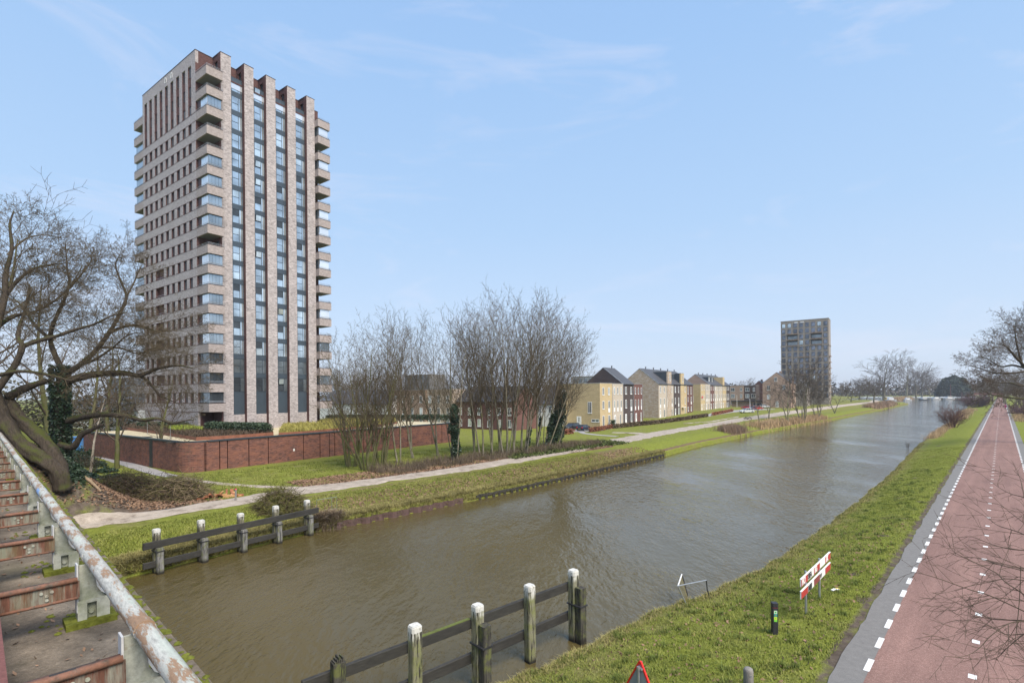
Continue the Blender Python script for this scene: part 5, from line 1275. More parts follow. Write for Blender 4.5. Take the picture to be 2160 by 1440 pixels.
lettering('SG', bds[0], x0 + 2 * seg + .1, 1.38, .32, M_swhite, bold=.02, shear=-.15)
lettering('SK', bds[0], x0 + 4 * seg + .1, 1.38, .32, M_swhite, bold=.022, shear=.2)
lettering('NES', bds[1], x0 + seg + .05, .90, .29, M_black, bold=.022)
lettering('W', bds[1], x0 + 3 * seg + .02, .93, .22, M_black, bold=.012, shear=.3)
rm = thing('route_post', 'black route post with green and yellow stickers on the grass bank', 'route marker', ground(9.54, 18.8), RAD(-6))
mb = MB(); prism8(mb, 0, 0, .10, .02, -.3, .96, 0); prism8(mb, 0, 0, .085, .02, .96, .98, 0); prism8(mb, 0, 0, .10, .02, .98, 1.13, 0); mb.build('post', M_black, rm)
mb = MB(); prism8(mb, 0, 0, .088, .02, .955, .985, 0); mb.build('red_ring', plain('ring_red', (.5, .02, .03), .5, var=.05), rm)
G1 = plain('sticker_green', (.05, .36, .10), .4, var=.05); G2 = plain('sticker_teal', (.02, .28, .22), .4, var=.05); G3 = plain('sticker_yellow', (.58, .62, .05), .4, var=.05); G4 = plain('sticker_lime', (.20, .58, .06), .4, var=.05); G5 = plain('sticker_pale', (.55, .72, .50), .4, var=.05)
for z0, z1, m_ in ((.76, .87, G5), (.65, .76, G2), (.55, .65, G3), (.47, .55, G4)): MB().box(-.055, .055, -.107, -.10, z0, z1).build('sticker', m_, rm)
MB().tube([(0, -.109, .815), (0, -.106, .815)], .032, 10).build('emblem', G1, rm); MB().tube([(0, -.109, .705), (0, -.106, .705)], .028, 3).build('arrow', plain('sticker_red', (.6, .08, .05), .4, var=.05), rm); MB().tube([(0, -.109, .60), (0, -.106, .60)], .03, 6).build('emblem', G4, rm)
MB().box(.10, .107, -.05, .05, .52, .88).build('sticker', G4, rm)
wb = thing('wooden_bollard', 'weathered grey round topped wooden bollard at the bottom edge', 'bollard', hit(1579, 1472), 0)
mb = MB(); mb.smooth = True; mb.lathe([(.135, -.3), (.135, .78), (.125, .84), (.09, .875), (.02, .885)], 12); mb.build('post', M_oak, wb)
MB().tube([(.01, -.14, .70), (.01, -.125, .70)], .028, 10).build('bolt', M_rail, wb)
tp_ = at(1350, 1393, 12.6); g_ = ground(*xy(*[float(q) for q in st(tp_.x, tp_.y)]))
ws = thing('warning_sign', 'back of a red edged triangular warning sign on a grey pole', 'road sign', (tp_.x, tp_.y, g_.z), CANAL_ROT - pi / 2 - .12)
hz = tp_.z - g_.z; S_ = .95
def tri(y0, y1, e):
    hh = S_ * .866; r = .05; pts = []
    for cx, cz, a0 in ((0, hz - r * 2 - e * 2 + .05, 30), (-S_ / 2 + r * 1.7 + e * 1.7, hz - hh + r + e, 150), (S_ / 2 - r * 1.7 - e * 1.7, hz - hh + r + e, 270)):
        for k in range(4): a = RAD(a0 + k * 40); pts.append((cx + r * cos(a), y0, cz + r * sin(a)))
    return pts
mb = MB(); mb.extrude(tri(-.006, 0, .03), (0, .03, 0)); mb.build('plate', plain('sign_grey_back', (.27, .30, .32), .5, .2, var=.1), ws)
mb = MB(); o_ = tri(-.016, 0, 0); i_ = tri(-.016, 0, .045); n = len(o_)
for i in range(n):
    j = (i + 1) % n; mb.face([o_[i], o_[j], i_[j], i_[i]]); a, b_ = Vector(o_[i]), Vector(o_[j]); mb.face([a, a + Vector((0, .05, 0)), b_ + Vector((0, .05, 0)), b_]); c, d = Vector(i_[i]), Vector(i_[j]); mb.face([c, d, d + Vector((0, .02, 0)), c + Vector((0, .02, 0))])
mb.build('red_edge', plain('signal_red', (.62, .02, .015), .35, var=.05), ws)
MB().tube([(0, -.055, -.4), (0, -.055, hz - .16)], .03, 10).build('pole', M_rail, ws)
MB().tube([(0, -.055, hz - .20), (0, -.055, hz - .12)], .042, 10).box(-.06, .09, -.06, -.006, hz - .19, hz - .14).tube([(.08, -.07, hz - .165), (.08, -.0, hz - .165)], .014, 6).build('clamp', M_rail, ws)
# bent metal gate at the water's edge
gt = thing('bent_gate', 'bent galvanised fence frame with a rusted mesh wing at the water edge', 'broken gate', (7.81, 23.3, -.95))
o0 = Vector((7.81, 23.3, -.95)); q = lambda px, py, Y: at(px, py, Y) - o0
A = q(1430, 1235, 23.2); Bp = q(1452, 1284, 23.25); C = q(1490, 1223, 24.1); D = q(1498, 1262, 24.2); E = q(1438, 1211, 25.0); Fp = q(1450, 1256, 24.9); Lw = q(1450, 1278, 23.3); Rw = q(1489, 1263, 24.15)
MB().tube([A, A.lerp(Bp, .5) + Vector((.0, 0, 0)), Bp], .03, 8).tube([A, C], .028, 8).tube([Lw, Rw], .028, 8).build('frame', M_rail, gt)
MB().tube([C, C.lerp(D, .5) + Vector((-.05, 0, -.0)), D], .028, 8).build('bent_post', M_black, gt)
MB().tube([A, E], .032, 8).build('wing_top', M_swhite, gt); MB().tube([E, Fp], .045, 8).build('wing_post', M_black, gt)
mb = MB(); K = Lw
for i in range(14):
    u = i / 13; mb.tube([A.lerp(E, u), K.lerp(Fp, u)], .006, 4)
for i in range(10):
    u = i / 9.5; mb.tube([A.lerp(K, u), E.lerp(Fp, u)], .006, 4)
mb.build('wire_mesh', plain('rusty_mesh', (.22, .19, .09), .8, var=.3), gt)
tg = thing('tube_frame', 'small green tubular steel frame standing on the far bank', 'tube frame', hit(690, 1075), CANAL_ROT - .35)
MB().tube([(-.75, 0, -.2), (-.75, 0, .85), (.72, 0, .95), (.72, 0, -.2)], .025, 6).tube([(.35, 0, -.1), (.35, 0, .92)], .022, 6).tube([(-.75, 0, .0), (.72, 0, .03)], .022, 6).build('frame', plain('green_steel', (.12, .16, .13), .5, var=.2), tg)
mk = thing('marker_stake', 'short wooden stake with a pink painted top beside the dirt track', 'stake', hit(497, 1057))
mb = MB(); mb.tube([(0, 0, -.2), (.02, 0, .95)], .075, 8); mb.build('stake', M_oak, mk); MB().tube([(.02, 0, .95), (.02, 0, 1.02)], .08, 8).build('pink_top', plain('pink_paint', (.75, .06, .14), .5, var=.05), mk)
# a walker in a pink coat on the street, far off
pr = hit(2121, 862); pr.z = 0.01
person = thing('person', 'person in a pink coat walking along the right edge of the street, far away', 'person', pr, CANAL_ROT)
def figure(par):
    me = bpy.data.meshes.new('body')
    J = [(0, 0, .95), (0, 0, 1.18), (0, 0, 1.42), (0, 0, 1.55), (.02, 0, 1.70), (.02, 0, 1.80), (0, .10, .88), (.10, .11, .48), (-.05, .11, .08), (.10, .11, .03), (0, -.10, .88), (-.10, -.11, .50), (-.28, -.11, .12), (-.16, -.11, .05), (0, .20, 1.40), (-.06, .27, 1.12), (.08, .25, .90), (0, -.20, 1.40), (.10, -.27, 1.12), (.22, -.22, .92)]
    Ed = [(0, 1), (1, 2), (2, 3), (3, 4), (4, 5), (0, 6), (6, 7), (7, 8), (8, 9), (0, 10), (10, 11), (11, 12), (12, 13), (2, 14), (14, 15), (15, 16), (2, 17), (17, 18), (18, 19)]
    R_ = [.16, .15, .16, .06, .11, .08, .10, .07, .045, .04, .10, .07, .045, .04, .08, .055, .04, .08, .055, .04]
    me.from_pydata(J, Ed, []); o = link('body', me, par); m = o.modifiers.new('skin', 'SKIN'); 
    for v, r in zip(me.skin_vertices[0].data, R_): v.radius = (r, r)
    me.skin_vertices[0].data[0].use_root = True
    o.modifiers.new('sub', 'SUBSURF').levels = 1
    return o
fg = figure(person); fg.data.materials.append(plain('dark_trousers', (.04, .04, .06), .8))
mb = MB(); mb.smooth = True; mb.lathe([(.24, .72), (.25, .95), (.23, 1.2), (.26, 1.42), (.14, 1.55), (.08, 1.58)], 10); 
for s in (-1, 1): mb.tube([(0, s * .22, 1.43), (-.05 * s, s * .31, 1.13), (.1, s * .27, .93)], [.10, .09, .07], 7)
mb.build('coat', plain('pink_coat', (.75, .03, .30), .7, var=.08), person)
mb = MB(); mb.smooth = True; mb.lathe([(.10, 1.60), (.14, 1.70), (.13, 1.80), (.05, 1.86)], 10, (.0, 0)); mb.build('hood', MATS['pink_coat'], person)
# ------------------------------------------------------------------ lamp posts, picnic tables, far bridge, boats
def lamp(label, px, pyb, pyt, arm):
    B = hit(px, pyb); h = (pyb - pyt) / FPX * B.y
    t = thing('street_lamp', label, 'street lamp', B, TOWN_ROT, 'street lamps by the parked cars')
    MB().tube([(0, 0, 0), (0, 0, h)], [.09, .06], 8).build('pole', M_white, t); MB().tube([(0, 0, h - .1), (-arm, 0, h)], .05, 6).build('arm', M_white, t); MB().box(-arm - .5, -arm, -.12, .12, h - .06, h + .06).build('lamp_head', M_rail, t)
lamp('white street lamp standing among the red and white parked cars', 1582, 865, 841, 1.0)
lamp('white street lamp before the tan flat roofed house', 1554.5, 859, 833, .8)
def picnic(label, px, py, rot):
    t = thing('picnic_table', label, 'picnic table', hit(px, py), rot, 'picnic tables on the far bank')
    MB().box(-.95, .95, -.38, .38, .72, .78).build('table_top', M_darkwood, t)
    for s in (-1, 1): MB().box(-.95, .95, s * .78 - .14, s * .78 + .14, .42, .47).build('bench', M_darkwood, t)
    for x in (-.7, .7): MB().beam((x, -.8, 0), (x, -.1, .72), .1, .08).beam((x, .8, 0), (x, .1, .72), .1, .08).beam((x, -.85, .38), (x, .85, .38), .08, .08).build('trestle', M_darkwood, t)
picnic('dark picnic table beside the dirt track, before the parked cars', 1577.5, 884.5, .3)
picnic('picnic table on the grass left of the big waterside tree', 1816, 843.5, .8)
dgm = plain('digger_yellow', (.62, .42, .02), .5, var=.1)
dg_ = thing('yellow_skip_loader', 'small yellow construction machine behind the big waterside tree', 'construction vehicle', hit(1868, 843), .4)
MB().box(-1.6, 1.4, -.9, .9, .6, 1.5).build('body', dgm, dg_); MB().box(-.9, .5, -.75, .75, 1.5, 2.7).build('cab', M_glass_dark, dg_); MB().box(-1.0, .6, -.8, .8, 2.7, 2.85).build('roof', dgm, dg_)
for s in (-1, 1):
    for x in (-1.1, 1.0): MB().tube([(x, s * .75, .55), (x, s * 1.05, .55)], .55, 12).build('wheel', M_rubber, dg_)
MB().tube([(1.2, 0, 1.4), (2.4, 0, 2.6), (3.3, 0, .8)], .14, 6).build('arm', dgm, dg_); MB().box(3.0, 3.7, -.6, .6, .3, .9).build('bucket', M_black, dg_)
fbA = at(2008, 828, 640); fb = thing('far_bridge', 'low red bridge across the far end of the canal', 'bridge', (fbA.x, fbA.y, WATER), 0.05)
MB().box(0, 70, 0, 6, 4.2, 5.6).build('deck', plain('bridge_red', (.22, .07, .07), .6, var=.12), fb)
for x in (0, 22, 46, 69): MB().box(x, x + 1.6, .5, 5.5, -3, 4.2).build('pier', M_paving, fb)
mb = MB(); mb.tube([(0, .1, 6.7), (70, .1, 6.7)], .12, 5).tube([(0, .1, 6.2), (70, .1, 6.2)], .08, 5)
for i in range(24): mb.tube([(i * 3, .1, 5.6), (i * 3, .1, 6.7)], .09, 4)
mb.build('railing', MATS['bridge_red'], fb)
def boat(label, px, py, Y, Ln, col, mast=0):
    B = at(px, py, Y); B.z = WATER
    t = thing('moored_boat', label, 'boat', B, .2, 'boats moored at the far shore'); w_ = Ln * .16
    mb = MB(); prof = [(-Ln / 2, .7), (-Ln / 4, 1), (Ln / 5, .95), (Ln / 2.4, .45), (Ln / 2, .03)]
    for (xa, ka), (xb, kb) in zip(prof[:-1], prof[1:]):
        mb.face([(xa, -w_ * ka, 1.4), (xa, -w_ * ka * .7, -.2), (xb, -w_ * kb * .7, -.2), (xb, -w_ * kb, 1.5)]); mb.face([(xa, w_ * ka, 1.4), (xb, w_ * kb, 1.5), (xb, w_ * kb * .7, -.2), (xa, w_ * ka * .7, -.2)]); mb.face([(xa, -w_ * ka, 1.4), (xb, -w_ * kb, 1.5), (xb, w_ * kb, 1.5), (xa, w_ * ka, 1.4)])
    mb.face([(-Ln / 2, -w_ * .7, 1.4), (-Ln / 2, w_ * .7, 1.4), (-Ln / 2, w_ * .5, -.2), (-Ln / 2, -w_ * .5, -.2)])
    mb.build('hull', col, t); MB().box(-Ln * .3, Ln * .15, -w_ * .65, w_ * .65, 1.4, 3.2).build('cabin', M_white, t); MB().box(-Ln * .28, Ln * .152, -w_ * .66, w_ * .66, 2.2, 2.8).build('cabin_window', M_glass_dark, t)
    if mast: MB().tube([(Ln * .1, 0, 1.5), (Ln * .1, 0, mast)], .16, 6).build('mast', MATS['bridge_red'], t)
M_boat = plain('boat_white', (.42, .43, .44), .6, var=.1)
boat('white motor boat moored at the far shore, leftmost of the boats', 1880, 830, 500, 12, M_boat)
boat('long white boat with red mast at the far shore, beside the red bridge', 2003, 829.5, 560, 14, M_boat, 16)
boat('white moored boat between the waterside trees and the red bridge', 1975, 830, 540, 11, M_boat)
boat('dark hulled boat with white cabin moored at the far shore, third from left', 1950, 830.5, 520, 12, M_slate)
boat('small white boat moored at the far shore, second from left', 1915, 831, 505, 9, M_boat)
# ------------------------------------------------------------------ bare winter trees
class Segs:
    def __init__(s): s.a = []
    def add(s, p, q, r0, r1): s.a.append((p[0], p[1], p[2], q[0], q[1], q[2], r0, r1))
def seg_mesh(name, segs, mat, sides=3):
    A = np.array(segs.a if isinstance(segs, Segs) else segs); n = len(A); P, Q = A[:, :3], A[:, 3:6]; r0, r1 = A[:, 6:7], A[:, 7:8]
    d = Q - P; d /= np.linalg.norm(d, axis=1)[:, None] + 1e-9
    ref = np.where(np.abs(d[:, 2:3]) < .9, np.array([[0, 0, 1.0]]), np.array([[1.0, 0, 0]]))
    u = np.cross(d, ref); u /= np.linalg.norm(u, axis=1)[:, None]; v = np.cross(d, u)
    V = np.empty((n, 2 * sides, 3))
    for j in range(sides):
        a = 2 * pi * j / sides; o = u * cos(a) + v * sin(a); V[:, j] = P + o * r0; V[:, sides + j] = Q + o * r1
    i = np.arange(n)[:, None] * 2 * sides
    F = np.concatenate([i + np.array([[j, (j + 1) % sides, sides + (j + 1) % sides, sides + j]]) for j in range(sides)])
    return np_mesh(name, V.reshape(-1, 3), F, mat, smooth=True)
def _norm(x, y, z):
    l = sqrt(x * x + y * y + z * z) or 1e-9; return x / l, y / l, z / l
def tilt(d, ang, az):
    """direction d turned by ang about a random side axis"""
    x, y, z = d
    if abs(z) < .95: ux, uy, uz = _norm(y, -x, 0)
    else: ux, uy, uz = 1.0, 0.0, 0.0
    vx, vy, vz = y * uz - z * uy, z * ux - x * uz, x * uy - y * ux
    c, s_ = cos(ang), sin(ang); ca, sa = cos(az), sin(az)
    return (x * c + (ux * ca + vx * sa) * s_, y * c + (uy * ca + vy * sa) * s_, z * c + (uz * ca + vz * sa) * s_)
def grow(S, p, d, Ln, r, lev, P, rg, out=None):
    """one branch with its side branches; level 0 is the trunk, its segments go to S[0], the rest to S[1]"""
    last = lev >= P['levels'] - 1
    st_ = P['step'][min(lev, len(P['step']) - 1)]; n = max(2, int(Ln / st_)); h = Ln / n
    kids = P['kids'][lev] if not last and lev < len(P['kids']) else 0
    k = int(kids) + (1 if rg.random() < kids - int(kids) else 0)
    if lev >= 1: k = max(1, int(round(k * (.6 + .4 * Ln / P['ref'][lev])))) if k else 0
    times = sorted(P['from'][min(lev, len(P['from']) - 1)] + (1 - P['from'][min(lev, len(P['from']) - 1)]) * (i + rg.random()) / max(k, 1) for i in range(k))
    wig = P['wig'][min(lev, len(P['wig']) - 1)]; tro = P['up'][min(lev, len(P['up']) - 1)]; rmin = P['rmin']
    x, y, z = p; ti = 0; az = rg.random() * 6.28
    tgt = S[0] if lev < P.get('trunk_levels', 1) else S[1]
    for i in range(n):
        u0, u1 = i / n, (i + 1) / n
        d = _norm(d[0] + rg.gauss(0, wig), d[1] + rg.gauss(0, wig), d[2] + rg.gauss(0, wig) + tro * h)
        q = (x + d[0] * h, y + d[1] * h, z + d[2] * h)
        ra = max(rmin, r * (1 - u0 * (1 - P['tip'])) ** P.get('pow', 1.0)); rb = max(rmin * .7, r * (1 - u1 * (1 - P['tip'])) ** P.get('pow', 1.0))
        tgt.add((x, y, z), q, ra, rb); x, y, z = q
        while ti < len(times) and times[ti] <= u1 + 1e-6:
            u = times[ti]; ti += 1; az += 2.4 + rg.gauss(0, .5)
            ang = P['ang'][min(lev, len(P['ang']) - 1)] * (.75 + .5 * rg.random())
            L2 = Ln * P['lr'][min(lev, len(P['lr']) - 1)] * (1.0 - P.get('short', .55) * u) * (.65 + .6 * rg.random())
            grow(S, (x, y, z), tilt(d, ang, az), L2, max(rmin, rb * P['rr'][min(lev, len(P['rr']) - 1)]), lev + 1, P, rg)
def limb(S, pts, r0, r1, kids, P, rg, lev=1, L2=None, into=0, start=.15):
    """a limb through given points, with grown side branches"""
    pts = [Vector(p) for p in pts]; m_ = len(pts); sm = []
    for i in range(m_ - 1):                                      # Catmull-Rom
        p0, p1, p2, p3 = pts[max(i - 1, 0)], pts[i], pts[i + 1], pts[min(i + 2, m_ - 1)]
        for k in range(4):
            t = k / 4; sm.append(.5 * ((2 * p1) + (p2 - p0) * t + (2 * p0 - 5 * p1 + 4 * p2 - p3) * t * t + (3 * p1 - p0 - 3 * p2 + p3) * t ** 3))
    sm.append(pts[-1]); n = len(sm) - 1; tot = sum((sm[i + 1] - sm[i]).length for i in range(n))
    times = sorted(start + (1 - start) * (i + rg.random()) / kids for i in range(kids)) if kids else []; ti = 0; az = rg.random() * 6
    thick = r0 > .10 and into == 0
    if thick:
        if not hasattr(S[0], 'tubes'): S[0].tubes = []
        S[0].tubes.append((sm, [(r0 + (r1 - r0) * i / n) * (1 + .07 * sin(i * 2.1 + r0 * 40) + .04 * sin(i * 5.3)) for i in range(n + 1)]))
    for i in range(n):
        ra, rb = r0 + (r1 - r0) * i / n, r0 + (r1 - r0) * (i + 1) / n
        if not thick: S[into if into else 1].add(sm[i], sm[i + 1], ra, rb)
        while ti < len(times) and times[ti] <= (i + 1) / n + 1e-6:
            u = times[ti]; ti += 1; az += 2.4 + rg.gauss(0, .6); d = (sm[i + 1] - sm[i]).normalized()
            l = (L2 or tot * .45) * (1 - .4 * u) * (.55 + .75 * rg.random())
            grow(S, sm[i + 1], tilt(tuple(d), .85 + rg.gauss(0, .25), az), l, max(P['rmin'], min(rb * .6, l * .011)), lev, P, rg)
def tree(name, label, loc, meshes, rotz=0, scale=1.0, group=None, cat='tree'):
    t = thing(name, label, cat, loc, rotz, group); t.scale = (scale,) * 3 if not hasattr(scale, '__len__') else scale
    for nm, me in meshes: link(nm, me, t)
    return t
MESHH = {}
def top_of(meshes):
    k = meshes[1][1].name
    if k not in MESHH:
        a = np.empty(len(meshes[1][1].vertices) * 3, np.float32); meshes[1][1].vertices.foreach_get('co', a); MESHH[k] = float(np.percentile(a[2::3], 99.5))
    return MESHH[k]
def make(P, H, r, seed, bark_m, twig_m, lean=(0, 0), stems=None, sides=(6, 3)):
    rg = random.Random(seed); S = (Segs(), Segs())
    for (ox, oy, lx, ly, hh, rr) in (stems or [(0, 0, lean[0], lean[1], H, r)]):
        grow(S, (ox, oy, -.3), _norm(lx, ly, 1), hh, rr, 0, P, rg)
    return [('trunk', seg_mesh('trunk', S[0], bark_m, sides[0])), ('crown', seg_mesh('crown', S[1], twig_m, sides[1]))]
# slender grove trees: branches rise steeply, the crown starts half way up
PA = dict(levels=4, step=(.9, .6, .45, .35), kids=(23, 8, 4.5), ref=(20, 6, 2.4, 1), lr=(.46, .42, .42), ang=(.55, .6, .62), wig=(.022, .045, .08, .10), up=(.02, .085, .06, .04), rr=(.56, .58, .62), tip=.16, rmin=.0145, **{'from': (.24, .12, .1)}, short=.45)
GA = [make(PA, 0, 0, 40 + i, M_bark_grey, M_twig_green, stems=[(0, 0, (-.06, .03, .08, -.02, .05)[i], .03, 20.0, .18), (.4, .2, (.13, -.14, -.1, .16, -.12)[i], (.08, -.1, .1, .06, -.09)[i], 18.5, .145)] + ([(-.4, .3, -.2, .06, 15.5, .09)] if i % 2 else [])) for i in range(5)]
grove = [(838, 976, 652, 0, 'slender bare tree at the left end of the grove by the track, pale trunk'), (872, 966, 668, 1, 'thin bare tree second from left in the grove, behind the first'), (925, 961, 655, 2, 'slim bare tree in front of the right end of the red wall'),
         (957, 973, 648, 3, 'pale barked slim tree next to the left ivy column'), (1001, 957, 650, 4, 'bare tree just right of the left ivy column'), (1019, 962, 640, 0, 'bare tree fourth trunk left of the long red house gable'), (1036, 961, 634, 1, 'bare tree third trunk left of the red house gable'),
         (1053, 954, 622, 2, 'bare tree rising before the middle of the red house roof'), (1069, 962, 614, 3, 'tallest bare tree of the grove'), (1083, 957, 622, 4, 'bare tree before the right end of the red house roof'), (1100, 952, 618, 0, 'tall bare tree before the red gable wall'),
         (1112, 957, 622, 1, 'curved pale trunk before the red gable wall, right of the tallest'), (1132, 950, 634, 2, 'bare tree left of the right ivy column'), (1150, 945, 648, 3, 'leaning bare tree touching the left side of the right ivy column'), (1166, 941, 655, 4, 'bare tree wrapped by the right ivy column'), (1180, 940, 690, 2, 'outermost bare tree at the right end of the grove, leaning right')]
GT = []
for i, (px, py, top, v, lab) in enumerate(grove):
    B = hit(px, py); h = (py - top) / FPX * B.y; s_ = h / top_of(GA[v])
    t = tree('grove_tree', lab, B, GA[v], i * 1.9, s_, 'bare trees of the grove by the track')
    t.rotation_mode = 'ZYX'; t.rotation_euler = (.02, max(-.13, min(.17, (px - 1040) / 900)) + (.06 if i in (13, 15) else 0), 0)
    for ch in t.children: ch.rotation_euler = (0, 0, i * 1.9)
    GT.append(t)
def ivy_on(t, h, rad, n, seed, off=(0, 0)):
    rng = np.random.default_rng(seed); m = 34; cz = rng.uniform(0, 1, m) ** .8 * h; ca = rng.uniform(0, 2 * pi, m)
    cr_ = rad * (.25 + .6 * rng.uniform(0, 1, m)) * (1 - .35 * (cz / h) ** 2) * (.65 + .35 * np.sin(cz * 1.1 + seed)); cs = rad * rng.uniform(.22, .5, m)
    k = rng.integers(0, m, n); u = rng.normal(size=(n, 3)); u /= np.linalg.norm(u, axis=1)[:, None]; u *= rng.uniform(.4, 1.1, (n, 1)) ** .6
    P = np.column_stack([off[0] + cr_[k] * np.cos(ca[k]) + .05 * cz[k], off[1] + cr_[k] * np.sin(ca[k]), cz[k]]) + u * cs[k][:, None] * np.array([[1, 1, 1.7]])
    P = P[P[:, 2] > 0]
    return link('ivy', leaf_mesh('ivy', P, .17, M_ivy, rng=rng), t)
ivy_on(GT[3], 8.6, 1.25, 7500, 1, (.5, .2)); ivy_on(GT[14], 9.6, 1.9, 15000, 2); ivy_on(GT[12], 5.5, .5, 1000, 3); ivy_on(GT[13], 6.0, .55, 1300, 4); ivy_on(GT[11], 4.0, .4, 700, 5); ivy_on(GT[15], 4.5, .5, 900, 6)
# many-stemmed mossy willows
PB = dict(levels=4, step=(.7, .5, .4, .3), kids=(13, 7.5, 5), ref=(11, 4.5, 2, .9), lr=(.44, .44, .42), ang=(.5, .62, .66), wig=(.045, .06, .09, .12), up=(.055, .09, .06, .03), rr=(.52, .56, .6), tip=.12, rmin=.0125, **{'from': (.16, .1, .1)}, short=.45)
def stems(n, seed, spread, h, r):
    rg = random.Random(seed); o = []
    for i in range(n):
        a = 2 * pi * i / n + rg.random(); k = spread * (.35 + .75 * rg.random()); o.append((.45 * cos(a), .45 * sin(a), k * cos(a), k * sin(a), h * (.7 + .35 * rg.random()), r * (.6 + .6 * rg.random())))
    return o
GB = [make(PB, 0, 0, 60 + i, M_bark_green, M_twig_green, stems=stems(7, 70 + i, .50, 14.5, .15)) for i in range(2)]
for (px, py, v, sc_, rz, lab) in ((742, 984, 0, 684, .3, 'mossy many stemmed willow at the left of the clump before the red wall'), (775, 991, 1, 690, 1.4, 'mossy many stemmed willow nearest the track in the clump'), (803, 981, 0, 696, 3.3, 'mossy many stemmed willow at the right of the clump before the red wall')):
    B = hit(px, py); tree('willow', lab, B, GB[v], rz, (py - sc_) / FPX * B.y / top_of(GB[v]), 'mossy willows before the red wall')
# waterside trees on the far bank
PC = dict(levels=4, step=(.8, .6, .5, .4), kids=(8, 6, 5), ref=(9, 4, 2, 1), lr=(.55, .46, .45), ang=(.62, .62, .66), wig=(.07, .11, .14, .15), up=(.03, .06, .05, .02), rr=(.56, .58, .6), tip=.12, rmin=.026, **{'from': (.22, .12, .1)}, short=.4)
GC = [make(PC, 9.0, .22, 80 + i, M_bark_grey, M_twig_far, stems=[(0, 0, .35, .1, 9, .2), (.3, .1, -.4, -.1, 8.5, .17)] if i == 1 else None, sides=(5, 3)) for i in range(3)]
GD = [make(PC, 0, 0, 90 + i, M_bark_grey, M_twig_far, stems=stems(8, 95 + i, .34, 11, .12), sides=(4, 3)) for i in range(2)]
for (px, py, top, g, v, lab) in ((1602, 889, 812, 'C', 0, 'slim leaning bare tree at the left end of the waterside row'), (1622, 886, 800, 'C', 2, 'bare tree second from left in the waterside row'), (1661, 893, 792, 'C', 1, 'forked bare tree standing in tan reeds at the water edge'), (1693, 888, 742, 'D', 0, 'tall many stemmed willow before the far tower'), (1724, 883, 770, 'D', 1, 'broad many stemmed willow at the water edge right of the tall one'), (1762, 872, 806, 'C', 1, 'low leaning dark tree just right of the far tower')):
    B = hit(px, py); h = (py - top) / FPX * B.y; tree('waterside_tree', lab, B, (GC if g == 'C' else GD)[v], px * .7, h / top_of((GC if g == 'C' else GD)[v]), 'bare trees along the far waterside')
# round crowned park trees beyond
PE = dict(levels=4, step=(1.0, .8, .6, .5), kids=(16, 10, 7), ref=(13, 7, 3, 1.4), lr=(.74, .48, .46), ang=(.78, .66, .66), wig=(.04, .09, .12, .14), up=(.03, .07, .05, .02), rr=(.5, .56, .6), tip=.12, rmin=.034, **{'from': (.16, .15, .1)}, short=.38)
GE = [make(PE, 14.0, .42, 110 + i, M_bark_grey, M_twig_far, sides=(5, 3)) for i in range(3)]
for (px, py, top, v, lab) in ((1864, 842, 741, 0, 'big round crowned bare tree on the far bank, right of the far tower'), (1912, 836, 757, 1, 'bare tree with steep limbs at the tip of the far bank'), (1843, 851, 790, 2, 'small dark bare tree left of the big round crowned one')):
    B = hit(px, py); h = (py - top) / FPX * B.y; k_ = h / top_of(GE[v]); tree('park_tree', lab, B, GE[v], px, (k_ * 1.4, k_ * 1.4, k_), 'park trees beyond the far tower')
rgf = random.Random(21)
far_labels = ['left of the waterside willows, beyond the far tower', "right of the far tower's foot, leftmost of four", "second right of the far tower's foot", "third right of the far tower's foot", 'behind the tip tree of the far bank', 'just right of the tip tree, by the far shore', 'left of the dark evergreen dome', 'touching the left side of the evergreen dome', 'right of the evergreen dome', 'above the far red bridge', 'over the tan flat roofed house', 'between the broad gable and the far tower', 'right of the tall tower, lowest balconies', "over the long white building's left end", "over the long white building's middle", "over the long white building's right end", 'left of the distant grey block', 'right of the distant grey block', 'over the left end of the red house roof', 'over the middle of the red house roof', 'over the pale house roof', 'over the yellow corner house, left end', 'right of the red bridge, under the roadside tree', 'behind the far street bend', 'beyond the right verge trees', 'at the far right picture edge']
far_list = [(1795, 330, 802), (1812, 420, 797), (1828, 450, 799), (1945, 700, 776), (1932, 640, 779), (1962, 720, 790), (1978, 760, 792), (2045, 800, 801), (2060, 720, 806), (1570, 420, 797), (1638, 420, 802), (710, 230, 785), (735, 250, 780), (770, 230, 788), (800, 260, 784), (840, 330, 790), (920, 330, 795), (960, 360, 792), (1010, 360, 790), (1140, 330, 797), (1190, 340, 796), (2075, 420, 800), (2095, 380, 790), (2118, 330, 782), (2150, 300, 778), (2175, 260, 770)]
for i, (px, Y, top) in enumerate(far_list):
    B = at(px, 830, Y); B.z = 0.3 if Y < 800 else .3; h = CAMZ - unroll(px, top)[1] / FPX * Y - B.z
    tree('distant_tree', 'hazy skyline tree ' + far_labels[i], B, GE[i % 3], i * 1.3, (h / top_of(GE[i % 3]) * 1.5, h / top_of(GE[i % 3]) * 1.5, h / top_of(GE[i % 3])), 'distant skyline trees')
# evergreen dome beside the far bridge
ev = at(2012, 830, 640); ev.z = .3; rng = np.random.default_rng(8); n = 7000
u = rng.normal(size=(n, 3)); u /= np.linalg.norm(u, axis=1)[:, None]; u[:, 2] = np.abs(u[:, 2]); k = (.8 + .2 * rng.uniform(0, 1, (n, 1)) ** .5) * (1 + .07 * np.sin(u[:, :1] * 9) * np.sin(u[:, 1:2] * 8))
t = thing('evergreen_tree', 'large dark dome shaped evergreen tree beside the far red bridge', 'tree', ev)
link('crown', leaf_mesh('crown', u * k * np.array([[19, 15, 25]]) + np.array([[0, 0, 1.0]]), 2.0, M_evergreen, rng=rng), t); MB().tube([(0, 0, 0), (0, 0, 9)], [.8, .5], 7).build('trunk', M_bark_grey, t)
